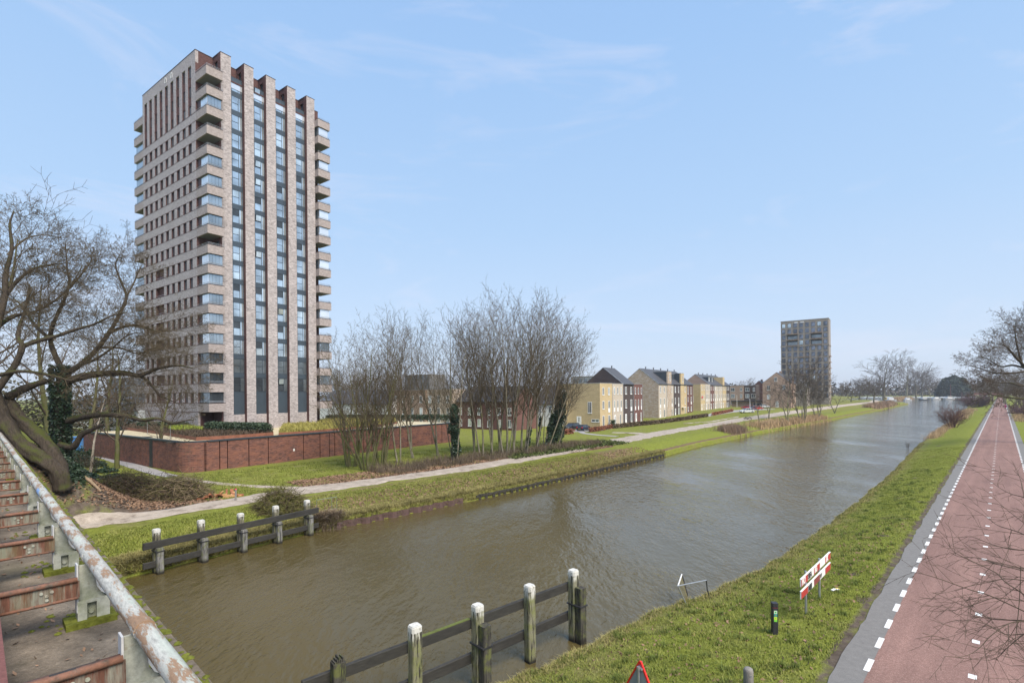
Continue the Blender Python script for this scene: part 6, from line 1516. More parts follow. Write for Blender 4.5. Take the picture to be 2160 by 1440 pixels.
# ------------------------------------------------------------------ the old trees on the left embankment
PL = dict(levels=5, step=(1, .5, .4, .3, .26), kids=(0, 9, 7, 5), ref=(1, 3.2, 1.6, .9, .5), lr=(.5, .5, .5, .5), ang=(.7, .68, .7, .7), wig=(.06, .11, .15, .17, .18), up=(0, .06, .04, .03, .02), rr=(.6, .58, .6, .62), tip=.14, rmin=.0085, **{'from': (.1, .12, .1, .1)}, short=.4)
def C3(x, y, Y): return at(x / 2.4, 400 + y / 2.4, Y)
def trunk_mesh(S0, mat):
    mb = MB(); mb.smooth = True
    for q, (pts, rad) in enumerate(S0.tubes):
        big = max(rad) > .3; n0 = len(mb.v); sd = 28 if big else 10; mb.tube(pts, rad, sd)
        if big:
            for i in range(len(pts)):
                for j in range(sd):
                    v = Vector(mb.v[n0 + i * sd + j]); a = 2 * pi * j / sd; k = 1 + .085 * sin(5 * a + i * .5 + q) + .055 * sin(11 * a - i * .7) + .04 * sin(3 * a + i * 1.1)
                    mb.v[n0 + i * sd + j] = tuple(pts[i] + (v - pts[i]) * k)
    return mb.mesh('trunk', mat)
def old_tree(name, label, base, limbs, seed, cat='tree', extra=None):
    S = (Segs(), Segs()); rg = random.Random(seed)
    for pts, Y0, Y1, r0, r1, kids, l2 in limbs:
        m_ = len(pts); w3 = [C3(x, y, Y0 + (Y1 - Y0) * i / max(m_ - 1, 1)) - base for i, (x, y) in enumerate(pts)]
        limb(S, w3, r0, r1, kids, PL, rg, 1, l2)
    t = thing(name, label, cat, base); link('trunk', trunk_mesh(S[0], M_bark), t); link('crown', seg_mesh('crown', S[1], M_twig_green, 3), t)
    return t
b1 = Vector((*xy(3.4, 46.6), 0)); b1.z = Gxy(b1.x, b1.y)
Y1 = b1.y
T1 = old_tree('leaning_tree', 'massive old mossy tree leaning left over the bridge rail, with a sawn stub', b1,
  [([(320, 1520), (296, 1430), (215, 1365), (140, 1320), (70, 1250), (10, 1150), (-40, 1040), (-60, 900)], Y1, Y1 - 1, .50, .40, 2, 2.5),
   ([(322, 1500), (300, 1400), (235, 1290), (150, 1205), (85, 1140), (55, 1085), (30, 1060)], Y1 + .2, Y1 + .4, .46, .31, 0, 1.5),
   ([(40, 1050), (120, 1008), (180, 985), (238, 965)], Y1 + .3, Y1 + .8, .30, .17, 3, 1.6),
   ([(-30, 1030), (30, 950), (80, 880), (112, 795), (92, 750), (100, 690), (130, 600), (150, 480)], Y1 - 1, Y1 + 1, .24, .06, 18, 3.0),
   ([(110, 795), (190, 765), (290, 740), (390, 705), (480, 680), (560, 640), (640, 620)], Y1 + .2, Y1 + 2.5, .17, .03, 18, 3.6),
   ([(-30, 945), (80, 920), (180, 925), (290, 948), (365, 965), (440, 930), (520, 935)], Y1 - 1, Y1 + .5, .13, .04, 14, 2.6),
   ([(-60, 900), (-20, 700), (20, 560), (30, 420), (60, 300), (50, 180), (70, 110)], Y1 - 1, Y1 + 2, .26, .04, 28, 3.0),
   ([(10, 560), (80, 470), (170, 400), (260, 380), (350, 370)], Y1, Y1 + 3, .14, .02, 22, 3.0),
   ([(-20, 700), (70, 640), (170, 620), (280, 560), (360, 480), (420, 380)], Y1, Y1 + 4, .15, .02, 26, 3.2),
   ([(40, 330), (130, 250), (220, 230), (300, 240)], Y1 + 1, Y1 + 4, .09, .02, 14, 2.4)], 201)
b2 = at(128, 955, 38.0); b2.z = Gxy(b2.x, b2.y); Y2 = b2.y
T2 = old_tree('ivy_tree', 'old tree with ivy clad trunk and long mossy limbs reaching right to the tower', b2,
  [([(305, 1330), (300, 1230), (300, 1130), (308, 1030), (320, 930)], Y2, Y2, .52, .36, 0, 1),
   ([(320, 940), (400, 890), (480, 820), (555, 720), (610, 620), (640, 540), (610, 460), (585, 385), (600, 340)], Y2, Y2 + 2, .21, .03, 32, 2.8),
   ([(640, 545), (680, 470), (700, 420), (720, 380)], Y2 + 1.6, Y2 + 2, .09, .02, 9, 2.4),
   ([(325, 930), (280, 840), (255, 760), (270, 680), (320, 570), (350, 480), (340, 400), (330, 260)], Y2, Y2 + 1.5, .20, .03, 22, 2.8),
   ([(350, 500), (410, 430), (450, 380), (470, 340)], Y2 + 1, Y2 + 2, .1, .02, 10, 2.8),
   ([(330, 970), (420, 945), (520, 930), (640, 930), (705, 940), (800, 905), (900, 890), (980, 905)], Y2, Y2 + 1.5, .30, .03, 26, 3.2),
   ([(690, 935), (745, 965), (800, 1030), (850, 1060), (910, 1085)], Y2 + 1, Y2 + 1.2, .12, .02, 16, 2.4),
   ([(330, 1175), (420, 1150), (520, 1138), (640, 1146), (720, 1166), (800, 1158), (872, 1182), (930, 1170), (985, 1163)], Y2, Y2 - 1, .26, .02, 12, 2.2),
   ([(300, 1290), (370, 1302), (412, 1242), (462, 1216), (520, 1188)], Y2 - .5, Y2 - .5, .26, .11, 3, 2.0),
   ([(560, 720), (640, 690), (720, 690), (800, 720), (860, 700)], Y2 + 1.2, Y2 + 2, .14, .02, 18, 3.2),
   ([(400, 890), (480, 860), (570, 800), (640, 740), (700, 720)], Y2 + .5, Y2 - 1, .12, .02, 14, 3.0),
   ([(260, 760), (180, 690), (120, 600), (60, 540)], Y2, Y2 + 3, .16, .03, 14, 3.6),
   ([(500, 800), (600, 800), (700, 830), (780, 800), (860, 820)], Y2 + 1, Y2, .1, .02, 16, 3.0)], 202)
rng = np.random.default_rng(12); n = 4600; z = rng.uniform(-.3, 7.2, n); a = rng.uniform(0, 2 * pi, n); r = .48 + .2 * rng.uniform(0, 1, n)
link('ivy', leaf_mesh('ivy', np.column_stack([r * np.cos(a) + .0 * z, r * np.sin(a), z]), .13, M_ivy, rng=rng), T2)
# background trees behind them
GL = [make(dict(PE, rmin=.014, kids=(13, 9, 6), lr=(.55, .46, .45)), 17.0, .34, 130 + i, M_bark_green, M_twig, sides=(6, 3)) for i in range(3)]
for (X, Y, h, v, lab) in ((-47, 52, 23.5, 0, 'tall bare tree with dense fine crown at the left picture edge'), (-47, 61, 18.5, 1, 'bare tree standing behind the ivy clad trunk'), (-50, 72, 15, 2, 'bare tree before the white building left of the tower'), (-57, 54, 27, 2, 'bare tree just inside the left picture edge, behind the leaning trunk'), (-66, 80, 25, 0, 'bare tree deep behind the blue cabin'), (-42.5, 62, 13, 1, 'low bushy bare tree between the ivy clad trunk and the red wall'), (-75, 95, 26, 1, 'distant bare tree left of the grey block'), (-62, 92, 17, 2, 'small bare tree in front of the grey block')):
    tree('bare_tree', lab, ground(X, Y), GL[v], X + Y, h / top_of(GL[v]), 'bare trees behind the left embankment')
bt_ = ground(-46.5, 56.5); GBi = make(dict(PC, rmin=.012), 8.5, .17, 150, M_bark_birch, M_twig, (.05, .03))
tree('birch', 'slim pale birch trunk in front of the blue cabin', bt_, GBi, .5, 1.0)
# ------------------------------------------------------------------ trees on the right
PR = dict(PL, rmin=.015, kids=(0, 8, 5.5, 4))
def C5(x, y, Y): return at(1960 + x / 6.545, 660 + y / 6.545, Y)
bR_ = ground(86.5, 82.0)
S = (Segs(), Segs()); rg = random.Random(301); top_ = C5(1420, 760, 82) - bR_
limb(S, [Vector((0, 0, -.3)), Vector((.1, 0, 3)), top_], .55, .42, 0, PR, rg)
for pts, r0, r1, k, l2, dy in (([(1420, 760), (1290, 720), (1240, 560), (1190, 330), (1190, 110)], .26, .03, 22, 4.2, 2), ([(1330, 740), (1200, 620), (1100, 500), (990, 430), (820, 410)], .2, .02, 20, 3.8, -3), ([(1330, 760), (1150, 720), (1000, 740), (880, 680), (780, 620), (640, 620)], .18, .02, 20, 3.6, 1), ([(1360, 800), (1150, 830), (1010, 830), (900, 830), (780, 790), (620, 740), (490, 720)], .17, .02, 20, 3.2, -2),
                      ([(1420, 1200), (1290, 1185), (1150, 1172), (1000, 1150), (880, 1130), (700, 1060), (600, 1040)], .17, .02, 24, 3.0, -6), ([(1420, 1000), (1250, 1000), (1100, 960), (900, 960), (760, 900), (680, 880)], .16, .02, 22, 3.4, -4), ([(1420, 760), (1400, 500), (1330, 300), (1300, 180)], .24, .03, 20, 4.2, 4), ([(1420, 760), (1560, 560), (1620, 340), (1640, 150)], .24, .03, 18, 4.6, 0), ([(1420, 900), (1560, 800), (1700, 700)], .2, .03, 12, 4.4, 0)):
    limb(S, [C5(x, y, 82 + dy * i / (len(pts) - 1)) - bR_ for i, (x, y) in enumerate(pts)], r0, r1, k, PR, rg, 1, l2)
t = thing('roadside_tree', 'large spreading bare tree at the right picture edge beside the street', 'tree', bR_); link('trunk', trunk_mesh(S[0], M_bark), t); link('crown', seg_mesh('crown', S[1], M_twig, 3), t)
for (px, Y, h, v, lab) in ((2141, 190, 15, 1, 'bare tree on the right verge seen under the big roadside tree'), (2168, 150, 14, 0, 'bare tree at the right edge behind the big roadside tree'), (2120, 260, 16, 2, 'hazy bare tree beyond the walker on the right verge')):
    X = unroll(px, 840)[0] / FPX * Y; tree('verge_tree', lab, ground(X, Y), GE[v], Y, h / top_of(GE[v]), 'bare trees along the right verge')
# young tree whose twigs hang into the picture at lower right
PF = dict(PL, levels=4, step=(.3, .16, .13, .1), kids=(0, 4.5, 3.2), ref=(1, .9, .45, .3), wig=(.03, .05, .06, .07), up=(0, .02, .02, .01), ang=(.5, .48, .5), lr=(.5, .5, .5), rmin=.0027, tip=.3)
bF = ground(9.6, 7.4); S = (Segs(), Segs()); rg = random.Random(302); F7 = lambda x, y, Y: at(1940 + x / 3, 960 + y / 3, Y)
limb(S, [Vector((0, 0, -.3)), Vector((.05, 0, 2)), Vector((.0, .05, 4.5)), Vector((-.05, 0, 6.8))], .101, .03, 4, dict(PF, rmin=.004), rg, 1, 1.6)
for pts, r0, r1, k, Ya, Yb in (([(760, 980), (660, 880), (540, 800), (480, 740), (270, 640), (210, 600), (145, 520)], .011, .003, 9, 7.6, 8.6), ([(760, 1040), (660, 985), (440, 885), (320, 850), (110, 775), (0, 745), (-60, 735)], .010, .003, 8, 7.4, 8.2), ([(110, 775), (75, 700), (40, 630)], .005, .003, 0, 8.1, 8.2),
                              ([(800, 1060), (660, 1045), (560, 1040), (470, 1035), (420, 1020), (300, 960), (80, 865)], .010, .003, 8, 7.2, 8.2), ([(800, 1080), (660, 1050), (560, 1065), (450, 1140), (390, 1205), (330, 1250), (255, 1275), (160, 1268)], .010, .003, 8, 7.2, 7.0), ([(760, 560), (660, 500), (580, 470), (490, 440), (400, 375), (300, 320)], .009, .003, 7, 7.6, 9.4),
                              ([(760, 300), (660, 265), (570, 240), (490, 195), (390, 120)], .008, .003, 6, 7.8, 9.6), ([(760, 610), (660, 600), (560, 590), (450, 560), (330, 515), (240, 520)], .008, .003, 7, 7.4, 8.8), ([(700, 1100), (620, 1160), (550, 1220), (500, 1270), (440, 1295)], .007, .003, 5, 7.0, 7.2), ([(640, 700), (632, 900), (615, 1080), (600, 1200)], .006, .003, 6, 7.5, 7.1),
                              ([(760, 760), (660, 730), (500, 690), (380, 650), (250, 640), (190, 610)], .008, .003, 8, 7.4, 8.6), ([(760, 900), (660, 920), (480, 900), (350, 940), (200, 985)], .008, .003, 7, 7.1, 7.6), ([(720, 470), (650, 420), (560, 350), (500, 310), (430, 300)], .007, .003, 6, 7.9, 9.0), ([(760, 1150), (660, 1130), (540, 1130), (400, 1060), (260, 1040), (160, 1060)], .008, .003, 6, 7.0, 7.6),
                              ([(760, 200), (690, 180), (640, 140), (590, 90)], .006, .003, 4, 8, 9), ([(760, 1340), (660, 1330), (580, 1330)], .006, .003, 2, 6.8, 7.0), ([(740, 800), (660, 790), (540, 780), (440, 800), (300, 830), (200, 860)], .008, .003, 7, 7.3, 7.7)):
    limb(S, [F7(x, y, Ya + (Yb - Ya) * i / (len(pts) - 1)) - bF for i, (x, y) in enumerate(pts)], r0, r1, k, PF, rg, 2, .75, 1)
for i in range(16):                                              # the branches carry on to the trunk outside the picture
    a = 1.2 + i * 2.4; z = 2.4 + i * .27; grow(S, (0, 0, z), _norm(cos(a), sin(a), .5), 2.2, .016, 1, dict(PF, rmin=.004), rg)
for z, y in ((3.6, 880), (3.1, 1045), (3.4, 985), (4.6, 500), (5.4, 265), (4.3, 600)):
    e_ = F7(760, y + 40, 7.5) - bF; limb(S, [Vector((0, 0, z)), Vector((0, 0, z)).lerp(e_, .5) + Vector((0, 0, .2)), e_], .02, .011, 2, PF, rg, 2, .7, 1)
t = thing('young_tree', 'young bare tree off the right edge, its thin twigs hanging over the red street', 'tree', bF); link('trunk', trunk_mesh(S[0], M_bark_grey), t); link('crown', seg_mesh('crown', S[1], M_twig, 4), t)

# woods that close the horizon
def wood(name, label, pxs, Y, h, n, size, mat, seed):
    rg = np.random.default_rng(seed); u = rg.uniform(0, 1, n); px = pxs[0] + (pxs[1] - pxs[0]) * u
    X = (px - 1080) / FPX * Y; Yy = Y + rg.normal(0, Y * .03, n); k = .62 + .2 * np.sin(px * .11 + seed) + .18 * np.sin(px * .31 + 2)
    Z = .2 + rg.uniform(0, 1, n) ** .75 * h * k
    return props(link(name, leaf_mesh(name, np.column_stack([X, Yy, Z]), size, mat, rng=rg)), kind='stuff')
M_wood = plain('far_wood_twigs', (.105, .092, .078), .95, var=.35, scale=.15, spec=.05)
wood('far_wood', '', (1540, 2260), 880, 26, 6500, 3.2, M_wood, 1)
wood('far_wood', '', (560, 1330), 420, 13, 6500, 1.6, M_wood, 2)
wood('left_wood', '', (-260, 300), 120, 14, 9000, .5, plain('left_wood_twigs', (.085, .080, .052), .95, var=.4, scale=.4, spec=.05), 3)
# ------------------------------------------------------------------ grass, leaves, reeds, brush
def stuff(name, me, loc=(0, 0, 0)): return props(link(name, me, None, loc), kind='stuff')
def pts_st(n, s0, s1, tf, rng, dens=None):
    s = rng.uniform(s0, s1, n) if dens is None else s0 + (s1 - s0) * rng.uniform(0, 1, n) ** dens
    t = tf(s, rng.uniform(0, 1, n)); X, Y = xy(s, t); return np.column_stack([X, Y, G(s, t) - .015]), s, t
rng = np.random.default_rng(31)
_tk = np.array([(p.x, p.y) for p in TRACK]); _td = np.concatenate([[0], np.cumsum(np.linalg.norm(np.diff(_tk, axis=0), axis=1))]); _tu = np.arange(0, 140, .5); _tp = np.column_stack([np.interp(_tu, _td, _tk[:, 0]), np.interp(_tu, _td, _tk[:, 1])])
def off_track(P, gap=0.0):
    return np.array([np.min(np.sum((_tp - p[:2]) ** 2, axis=1)) > (1.55 + gap) ** 2 for p in P])
P, s, t = pts_st(190000, 9, 105, lambda s, u: 4.1 + (bankR(s) - .12 - 4.1) * u, rng, 2.5)
cl = np.sin(P[:, 0] * 2.1 + np.sin(P[:, 1] * 1.7) * 1.4) * np.sin(P[:, 1] * 2.6 + P[:, 0] * .7)
keep = rng.uniform(-1, 1, len(P)) < cl * .8 + .45; P = P[keep]
stuff('bank_grass', blade_mesh('bank_grass', P, .105, .024, M_grass, .55, rng))
P, s, t = pts_st(22000, 9, 120, lambda s, u: bankR(s) - .02 - .8 * u ** 1.6, rng, 1.6)
M_edgegrass = plain('straw_grass', (.255, .225, .09), .9, var=.45, scale=1.6, spec=.1)
stuff('waterside_straw_grass', blade_mesh('waterside_straw_grass', P, .16, .022, M_edgegrass, .8, rng))
P, s, t = pts_st(60000, 4, 75, lambda s, u: bankL(s) + .05 + 1.15 * u ** 1.5, rng, 1.5)
stuff('far_bank_straw_grass', blade_mesh('far_bank_straw_grass', P, .30, .035, M_edgegrass, .9, rng))
P, s, t = pts_st(60000, 3, 60, lambda s, u: bankL(s) + .8 + 5.0 * u, rng, 1.5)
P = P[off_track(P, .3)]
stuff('far_bank_grass', blade_mesh('far_bank_grass', P, .14, .04, M_grass, .5, rng))
P, s, t = pts_st(60000, 13, 75, lambda s, u: 46.5 + 17 * u, rng, 1.4)
P = P[np.abs(np.sin(P[:, 0] * 1.3) + np.sin(P[:, 1] * 1.1)) < 1.4]
P = P[off_track(P, .3)]
stuff('meadow_grass', blade_mesh('meadow_grass', P, .17, .05, M_grass, .5, rng))
# taller tufts that break the carpet
C_, s, t = pts_st(330, 10, 75, lambda s, u: 4.4 + (bankR(s) - .5 - 4.4) * u, rng, 1.7)
P = np.repeat(C_, 42, axis=0) + np.column_stack([rng.normal(0, .10, 330 * 42), rng.normal(0, .10, 330 * 42), np.zeros(330 * 42)])
stuff('grass_tufts', blade_mesh('grass_tufts', P, .20, .022, plain('tuft_grass', (.13, .165, .04), .8, var=.5, scale=1.5, spec=.15), .5, rng))
# fallen leaves
P, s, t = pts_st(1500, 10, 42, lambda s, u: 4.3 + (bankR(s) - .8 - 4.3) * u, rng, 1.6); P[:, 2] += .05
stuff('fallen_leaves', leaf_mesh('fallen_leaves', P, .085, M_leaf, 2.0, rng))
P, s, t = pts_st(15000, 21, 70, lambda s, u: 44.6 + 6 * u, rng, 1.3); P = P[off_track(P)]; P[:, 2] += .07
stuff('grove_leaf_litter', leaf_mesh('grove_leaf_litter', P, .17, M_leaf, 2.0, rng))
P, s, t = pts_st(9000, 1.5, 14, lambda s, u: 43.5 + 13 * u, rng); P = P[off_track(P)]; P[:, 2] += .06
stuff('embankment_leaf_litter', leaf_mesh('embankment_leaf_litter', P, .14, M_leaf, 2.0, rng))
P, s, t = pts_st(3500, 17, 72, lambda s, u: bankL(s) + .4 + 3.4 * u, rng); P[:, 2] += .07
P = P[off_track(P)]
stuff('bank_leaf_litter', leaf_mesh('bank_leaf_litter', P, .13, M_leaf, 2.0, rng))
# brown twiggy undergrowth in the grove and on the embankment
P, s, t = pts_st(15000, 30, 72, lambda s, u: 46.5 + 5.5 * u, rng); k = np.sin(s * .9) * np.sin(t * 1.3) > -.45; P = P[k]
M_under = plain('brown_undergrowth', (.135, .105, .075), .95, var=.5, scale=1.4, spec=.1)
stuff('grove_undergrowth', blade_mesh('grove_undergrowth', P, .95, .03, M_under, .45, rng))
M_underg = plain('green_undergrowth', (.075, .095, .03), .95, var=.5, scale=1.4, spec=.1)
P, s, t = pts_st(7000, 48, 76, lambda s, u: 45.2 + 6 * u, rng)
stuff('grove_ground_ivy', leaf_mesh('grove_ground_ivy', P + np.column_stack([np.zeros(len(P)), np.zeros(len(P)), rng.uniform(0, .4, len(P))]), .20, M_underg, 1.0, rng))
# reeds: one stand each
def reed_bed(label, pxs, n, h, mat=M_reed, wid=2.2, w=.06, seed=0, name='reed_bed', lean=.28):
    rg = np.random.default_rng(seed); pts = np.array([tuple(hit(*p)) for p in pxs]); c = pts.mean(0)
    t = thing(name, label, 'reeds', (c[0], c[1], Gxy(c[0], c[1])))
    d = np.concatenate([[0], np.cumsum(np.linalg.norm(np.diff(pts[:, :2], axis=0), axis=1))]); u = rg.uniform(0, d[-1], n)
    X = np.interp(u, d, pts[:, 0]) + rg.normal(0, wid / 2, n); Y = np.interp(u, d, pts[:, 1]) + rg.normal(0, wid / 2, n)
    s, tt = st(X, Y); Z = np.maximum(G(s, tt), WATER - .3)
    me = blade_mesh('stems', np.column_stack([X - c[0], Y - c[1], Z - Gxy(c[0], c[1]) - .05]), h, w, mat, lean, rg)
    link('stems', me, t, kind='stuff'); return t
reed_bed('tan reeds round the trunks of the waterside trees', ((1588, 901), (1620, 897), (1660, 892), (1700, 888), (1735, 881)), 4800, 1.4, wid=2.8, w=.09, seed=1)
reed_bed('brownish reed tuft on the far bank left of the waterside trees', ((1528, 911), (1545, 909), (1560, 906)), 2200, 1.5, mat=plain('brown_reed', (.22, .15, .10), .9, var=.4), w=.07, seed=2)
reed_bed('tall pale reed mound at the tip of the far bank', ((1890, 845), (1904, 843), (1916, 842)), 5000, 3.6, wid=4.5, w=.30, seed=3)
reed_bed('russet reeds below the big round crowned tree', ((1835, 860), (1858, 856), (1878, 851)), 3500, 2.2, wid=3.5, w=.2, mat=plain('russet_reed', (.30, .20, .135), .9, var=.4), seed=4)
reed_bed('dry reeds below the reddish shrub on the near bank', ((1965, 925), (1990, 905), (2012, 893)), 3200, .9, wid=1.3, w=.05, seed=5)
reed_bed('tan reeds along the near bank beyond the reddish shrub', ((2022, 886), (2036, 873), (2045, 865)), 2600, 1.3, wid=2.2, w=.10, seed=6)
reed_bed('tan tall grass on the right verge at the picture edge', ((2158, 890), (2150, 872), (2147, 862)), 2200, 1.2, wid=2.0, w=.10, seed=7)
reed_bed('dead grass hanging over the far bank beside the end of the timber fender', ((665, 1098), (690, 1096), (715, 1090)), 2200, .7, mat=plain('dead_grass', (.19, .14, .09), .9, var=.45), wid=.5, w=.035, seed=8, lean=.8)
# twiggy shrubs
PS = dict(levels=3, step=(.3, .22, .18), kids=(6, 4), ref=(2, 1, .5), lr=(.5, .5), ang=(.5, .6), wig=(.06, .1, .12), up=(.06, .05, .03), rr=(.6, .6), tip=.25, rmin=.012, **{'from': (.15, .1)}, short=.4)
def shrub(name, label, loc, h, n, spread, mat, seed, rmin=.012, group=None):
    rg = random.Random(seed); S = (Segs(), Segs())
    for i in range(n):
        a = rg.random() * 6.28; k = spread * (.2 + .8 * rg.random()); grow(S, (k * .6 * cos(a), k * .6 * sin(a), -.1), _norm(k * .55 * cos(a), k * .55 * sin(a), 1), h * (.7 + .4 * rg.random()), rmin * 1.8, 0, dict(PS, rmin=rmin), rg)
    t = thing(name, label, 'shrub', loc, 0, group); link('stems', seg_mesh('stems', S[0], mat, 3), t); link('twigs', seg_mesh('twigs', S[1], mat, 3), t); return t
shrub('shrub', 'reddish bare shrub on the near bank, closest to the water', hit(2010, 902), 4.6, 46, 1.5, M_twig_red, 1, .022)
shrub('shrub', 'purplish bare shrub farther along the near bank', hit(2058, 859), 7.0, 60, 3.6, plain('purple_twig', (.12, .075, .085), .9, var=.3), 2, .06)
shrub('shrub', 'small bare sapling at the near water edge', hit(1915, 948), 1.1, 5, .3, M_twig, 3, .012)
for i, (X, Y, h) in enumerate(((-26, 43, 1.5),)): pass
shrub('shrub', 'bare bushy shrub on the embankment below the ivy mound', hit(190, 1000), 2.2, 16, .8, M_twig, 5, .010)
shrub('shrub', 'low purple scrub under the trees at the right verge', ground(*xy(240, -9)), 5.5, 60, 5, MATS['purple_twig'], 6, .06)
# ivy mound at the foot of the old trees
im = hit(150, 985); t = thing('ivy_mound', 'dark ivy spreading over the ground at the foot of the old trees', 'ivy', im); rg = np.random.default_rng(9); PP = []
for px, py, rr, hh in ((112, 968, .9, 1.1), (128, 962, 1.2, 1.5), (145, 972, 1.2, 1.3), (163, 968, 1.1, 1.5), (180, 978, 1.0, 1.0), (198, 985, 1.1, .8), (150, 992, 1.0, .7), (222, 996, 1.0, .5), (240, 1006, .9, .35), (175, 1000, 1.0, .5), (205, 1008, .8, .35), (132, 990, .9, .8), (192, 962, .9, .9)):
    c = hit(px, py); n = int(1700 * rr * rr); u = rg.normal(size=(n, 3)); u /= np.linalg.norm(u, axis=1)[:, None]; u[:, 2] = np.abs(u[:, 2])
    P = u * rg.uniform(.35, 1.12, (n, 1)) ** .6 * np.array([[rr, rr, hh]]) * (1 + .3 * np.sin(u[:, :1] * 5 + px) * np.sin(u[:, 1:2] * 6))
    X, Y = P[:, 0] + c.x, P[:, 1] + c.y; s_, t_ = st(X, Y); PP.append(np.column_stack([X - im.x, Y - im.y, P[:, 2] + G(s_, t_) - im.z]))
link('leaves', leaf_mesh('leaves', np.concatenate(PP), .13, M_ivy, rng=rg), t)
# brush heaps, shattered stump, fallen branch
def brush(name, label, px, py, rx, ry, h, n, mats, seed, L=1.1):
    rg = random.Random(seed); c = hit(px, py); t = thing(name, label, 'brush pile', c); parts = [Segs() for _ in mats]
    for i in range(n):
        a = rg.random() * 6.28; k = sqrt(rg.random()); x, y = rx * k * cos(a), ry * k * sin(a); z = h * (1 - k ** 3) * (.15 + .85 * rg.random())
        d = _norm(rg.gauss(0, 1), rg.gauss(0, 1), rg.gauss(.15, .45)); l = L * (.4 + .8 * rg.random()); r = .008 + .016 * rg.random() ** 3; p = (x, y, z); S = parts[rg.randrange(len(mats))]
        for k2 in range(4):
            d = _norm(d[0] + rg.gauss(0, .35), d[1] + rg.gauss(0, .35), d[2] + rg.gauss(-.12, .3)); q = (p[0] + d[0] * l / 4, p[1] + d[1] * l / 4, max(.02, p[2] + d[2] * l / 4)); S.add(p, q, r, r * .8); p = q
    for S, m_ in zip(parts, mats): link('branches', seg_mesh('branches', S, m_, 3), t, kind='stuff')
    rng2 = np.random.default_rng(seed); nn = n
    a = rng2.uniform(0, 6.28, nn); k = np.sqrt(rng2.uniform(0, 1, nn)); P = np.column_stack([rx * .9 * k * np.cos(a), ry * .9 * k * np.sin(a), h * .75 * (1 - k ** 3) * rng2.uniform(.2, 1, nn)])
    link('debris', leaf_mesh('debris', P, .2, mats[0], rng=rng2), t, kind='stuff'); return t
M_br1 = plain('brown_brush', (.115, .085, .060), .95, var=.5, scale=2, spec=.1); M_br2 = plain('straw_brush', (.31, .245, .15), .95, var=.4, scale=2, spec=.1); M_br3 = plain('mossy_brush', (.12, .115, .04), .95, var=.4, scale=2, spec=.1)
brush('brush_pile', 'dark brown brush pile on the embankment foot, left of the straw coloured one', 268, 1042, 3.0, 1.9, 1.9, 2600, (M_br1, M_br1, M_br3), 1)
brush('brush_pile', 'straw coloured brush pile between the dark pile and the orange wood', 375, 1050, 3.0, 1.6, 1.9, 2600, (M_br1, M_br2, M_br3), 2)
brush('brush_pile', 'mossy green brush pile behind the far timber fender', 592, 1076, 2.0, 1.5, 1.75, 1900, (M_br3, M_br1, M_br3), 3, .9)
rw = hit(463, 1048); t = thing('shattered_stump', 'shattered orange brown stump of rotten wood beside the brush piles', 'stump', rw, .3); rg = random.Random(5); M_rot = plain('orange_rotten_wood', (.26, .10, .045), .9, var=.5, scale=4); M_rot2 = plain('fresh_split_wood', (.48, .27, .12), .85, var=.35, scale=4)
for i in range(26):
    x, y = rg.gauss(0, .75), rg.gauss(0, .35); mb = MB(); a = rg.random() * 6.28; l = .35 + .6 * rg.random()
    mb.beam((x, y, .08), (x + l * cos(a), y + l * sin(a), .1 + .55 * rg.random() * math.exp(-x * x)), .12 + .16 * rg.random(), .08 + .12 * rg.random()); mb.build('splinter', M_rot if rg.random() < .7 else M_rot2, t)
fl_ = hit(168, 1003); t = thing('fallen_branch', 'pale broken branch lying down the embankment slope', 'branch', fl_)
e_ = hit(213, 1040); MB().tube([(0, 0, .15), tuple((e_ - fl_) * .5 + Vector((0, 0, .25))), tuple(e_ - fl_ + Vector((0, 0, .15)))], [.13, .11, .07], 8).build('branch', bark('pale_bark', (.30, .22, .15), amount=.1), t)
# hedges by the houses
def px_hedge(label, pxs, h, wdt, n, mat, size=.2, name='hedge', seed=0):
    pts = [hit(*p) for p in pxs]; c = pts[0]; t = thing(name, label, 'hedge', c); rg = np.random.default_rng(seed + n); seg = np.array([tuple(p - c) for p in pts])
    d = np.concatenate([[0], np.cumsum(np.linalg.norm(np.diff(seg[:, :2], axis=0), axis=1))]); u = rg.uniform(0, d[-1], n); X = np.interp(u, d, seg[:, 0]) + rg.normal(0, wdt / 3, n); Y = np.interp(u, d, seg[:, 1]) + rg.normal(0, wdt / 3, n); Z = np.interp(u, d, seg[:, 2]) + rg.uniform(0, h, n)
    link('foliage', leaf_mesh('foliage', np.column_stack([X, Y, Z]), size, mat, rng=rg), t); return t
px_hedge('low russet beech hedge in front of the two dark parked cars', ((1158, 917), (1182, 916), (1206, 914.5)), 1.0, .8, 2600, M_beech, .24)
px_hedge('low russet beech hedge at the foot of the yellow corner house', ((1243, 911.5), (1262, 909), (1292, 903)), 1.0, .5, 1500, M_beech, .22, seed=1)
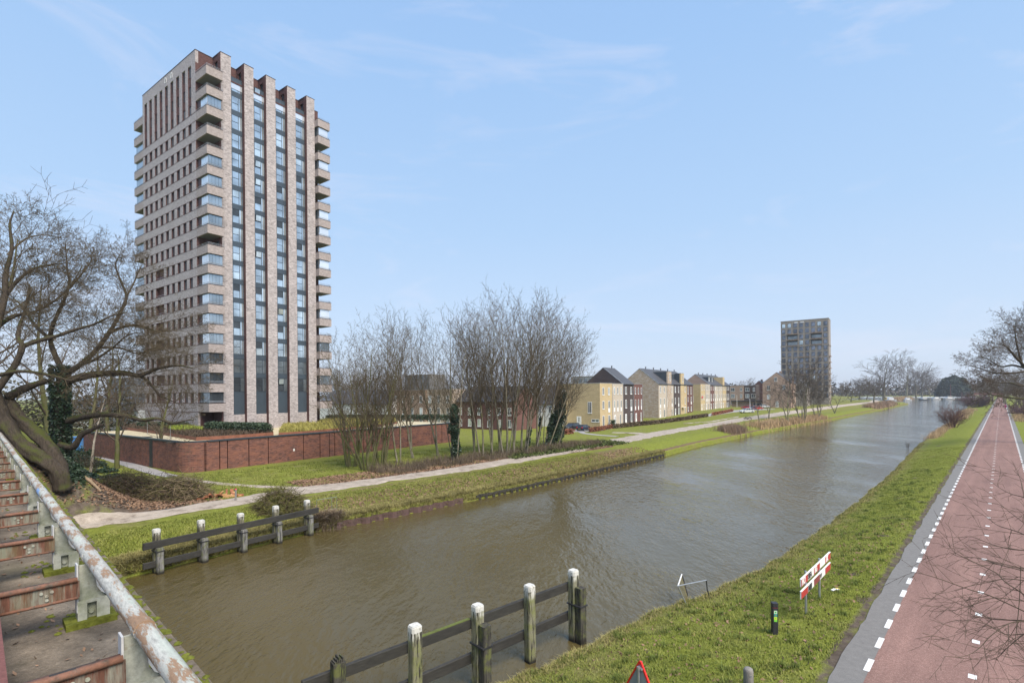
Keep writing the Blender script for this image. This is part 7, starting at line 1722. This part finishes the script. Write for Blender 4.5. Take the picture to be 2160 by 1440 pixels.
M_hb = plain('brown_clipped_hedge', (.14, .105, .07), .95, var=.4, scale=1.5, spec=.1)
px_hedge('brown clipped hedge along the first and second house rows', ((1294, 903.5), (1340, 898.5), (1392, 893), (1440, 886.5), (1492, 878.5)), 1.05, .6, 7000, M_hb, .26, seed=2)
px_hedge('russet hedge along the street before the third house row', ((1502, 876.5), (1525, 872), (1545, 868)), 1.0, .6, 1600, MATS['russet_beech_leaf'], .28, seed=3)
px_hedge('dark evergreen shrub by the pale house door', ((1292, 899), (1294, 898.7)), 1.6, 1.0, 500, M_hedge, .22, seed=4)
# paving before the houses
ribbon('house_pavement', [hit(*p) for p in ((1170, 908.5), (1210, 909), (1245, 908.5), (1300, 899.5), (1392, 889.5), (1462, 881), (1530, 869.5), (1560, 866), (1620, 862.5))], [5, 5, 4, 3.0, 3.0, 4.0, 5.0, 7.0, 7.0], M_paving, .03, .05, seed=11)
ribbon('bare_soil_strip', [hit(*p) for p in ((1440, 893.5), (1500, 889), (1560, 878))], [.7, 1.0, .6], M_dirt, .03, .4, seed=12)
# bits of litter
lt = thing('litter', 'crumpled white and yellow wrapper lying on the grass bank', 'litter', hit(1762, 1245, .03), .4)
MB().beam((-.22, 0, .05), (0, .02, .07), .10, .03).beam((0, .02, .06), (.18, -.05, .05), .08, .03).build('wrapper', M_white, lt); MB().beam((.10, .06, .06), (.26, .02, .05), .1, .03).build('yellow_part', plain('wrapper_yellow', (.6, .45, .05), .6), lt)
# ------------------------------------------------------------------ winter haze
hz_m = bpy.data.materials.new('haze'); hz_m.use_nodes = True; t_ = hz_m.node_tree; t_.nodes.clear(); o_ = t_.nodes.new('ShaderNodeOutputMaterial'); v_ = t_.nodes.new('ShaderNodeVolumePrincipled')
v_.inputs['Color'].default_value = (.86, .90, .97, 1); v_.inputs['Density'].default_value = .00017; v_.inputs['Anisotropy'].default_value = .2; t_.links.new(v_.outputs[0], o_.inputs['Volume'])
props(MB().box(-1900, 3400, -1900, 3600, -5.5, 66).build('haze', hz_m), kind='stuff')
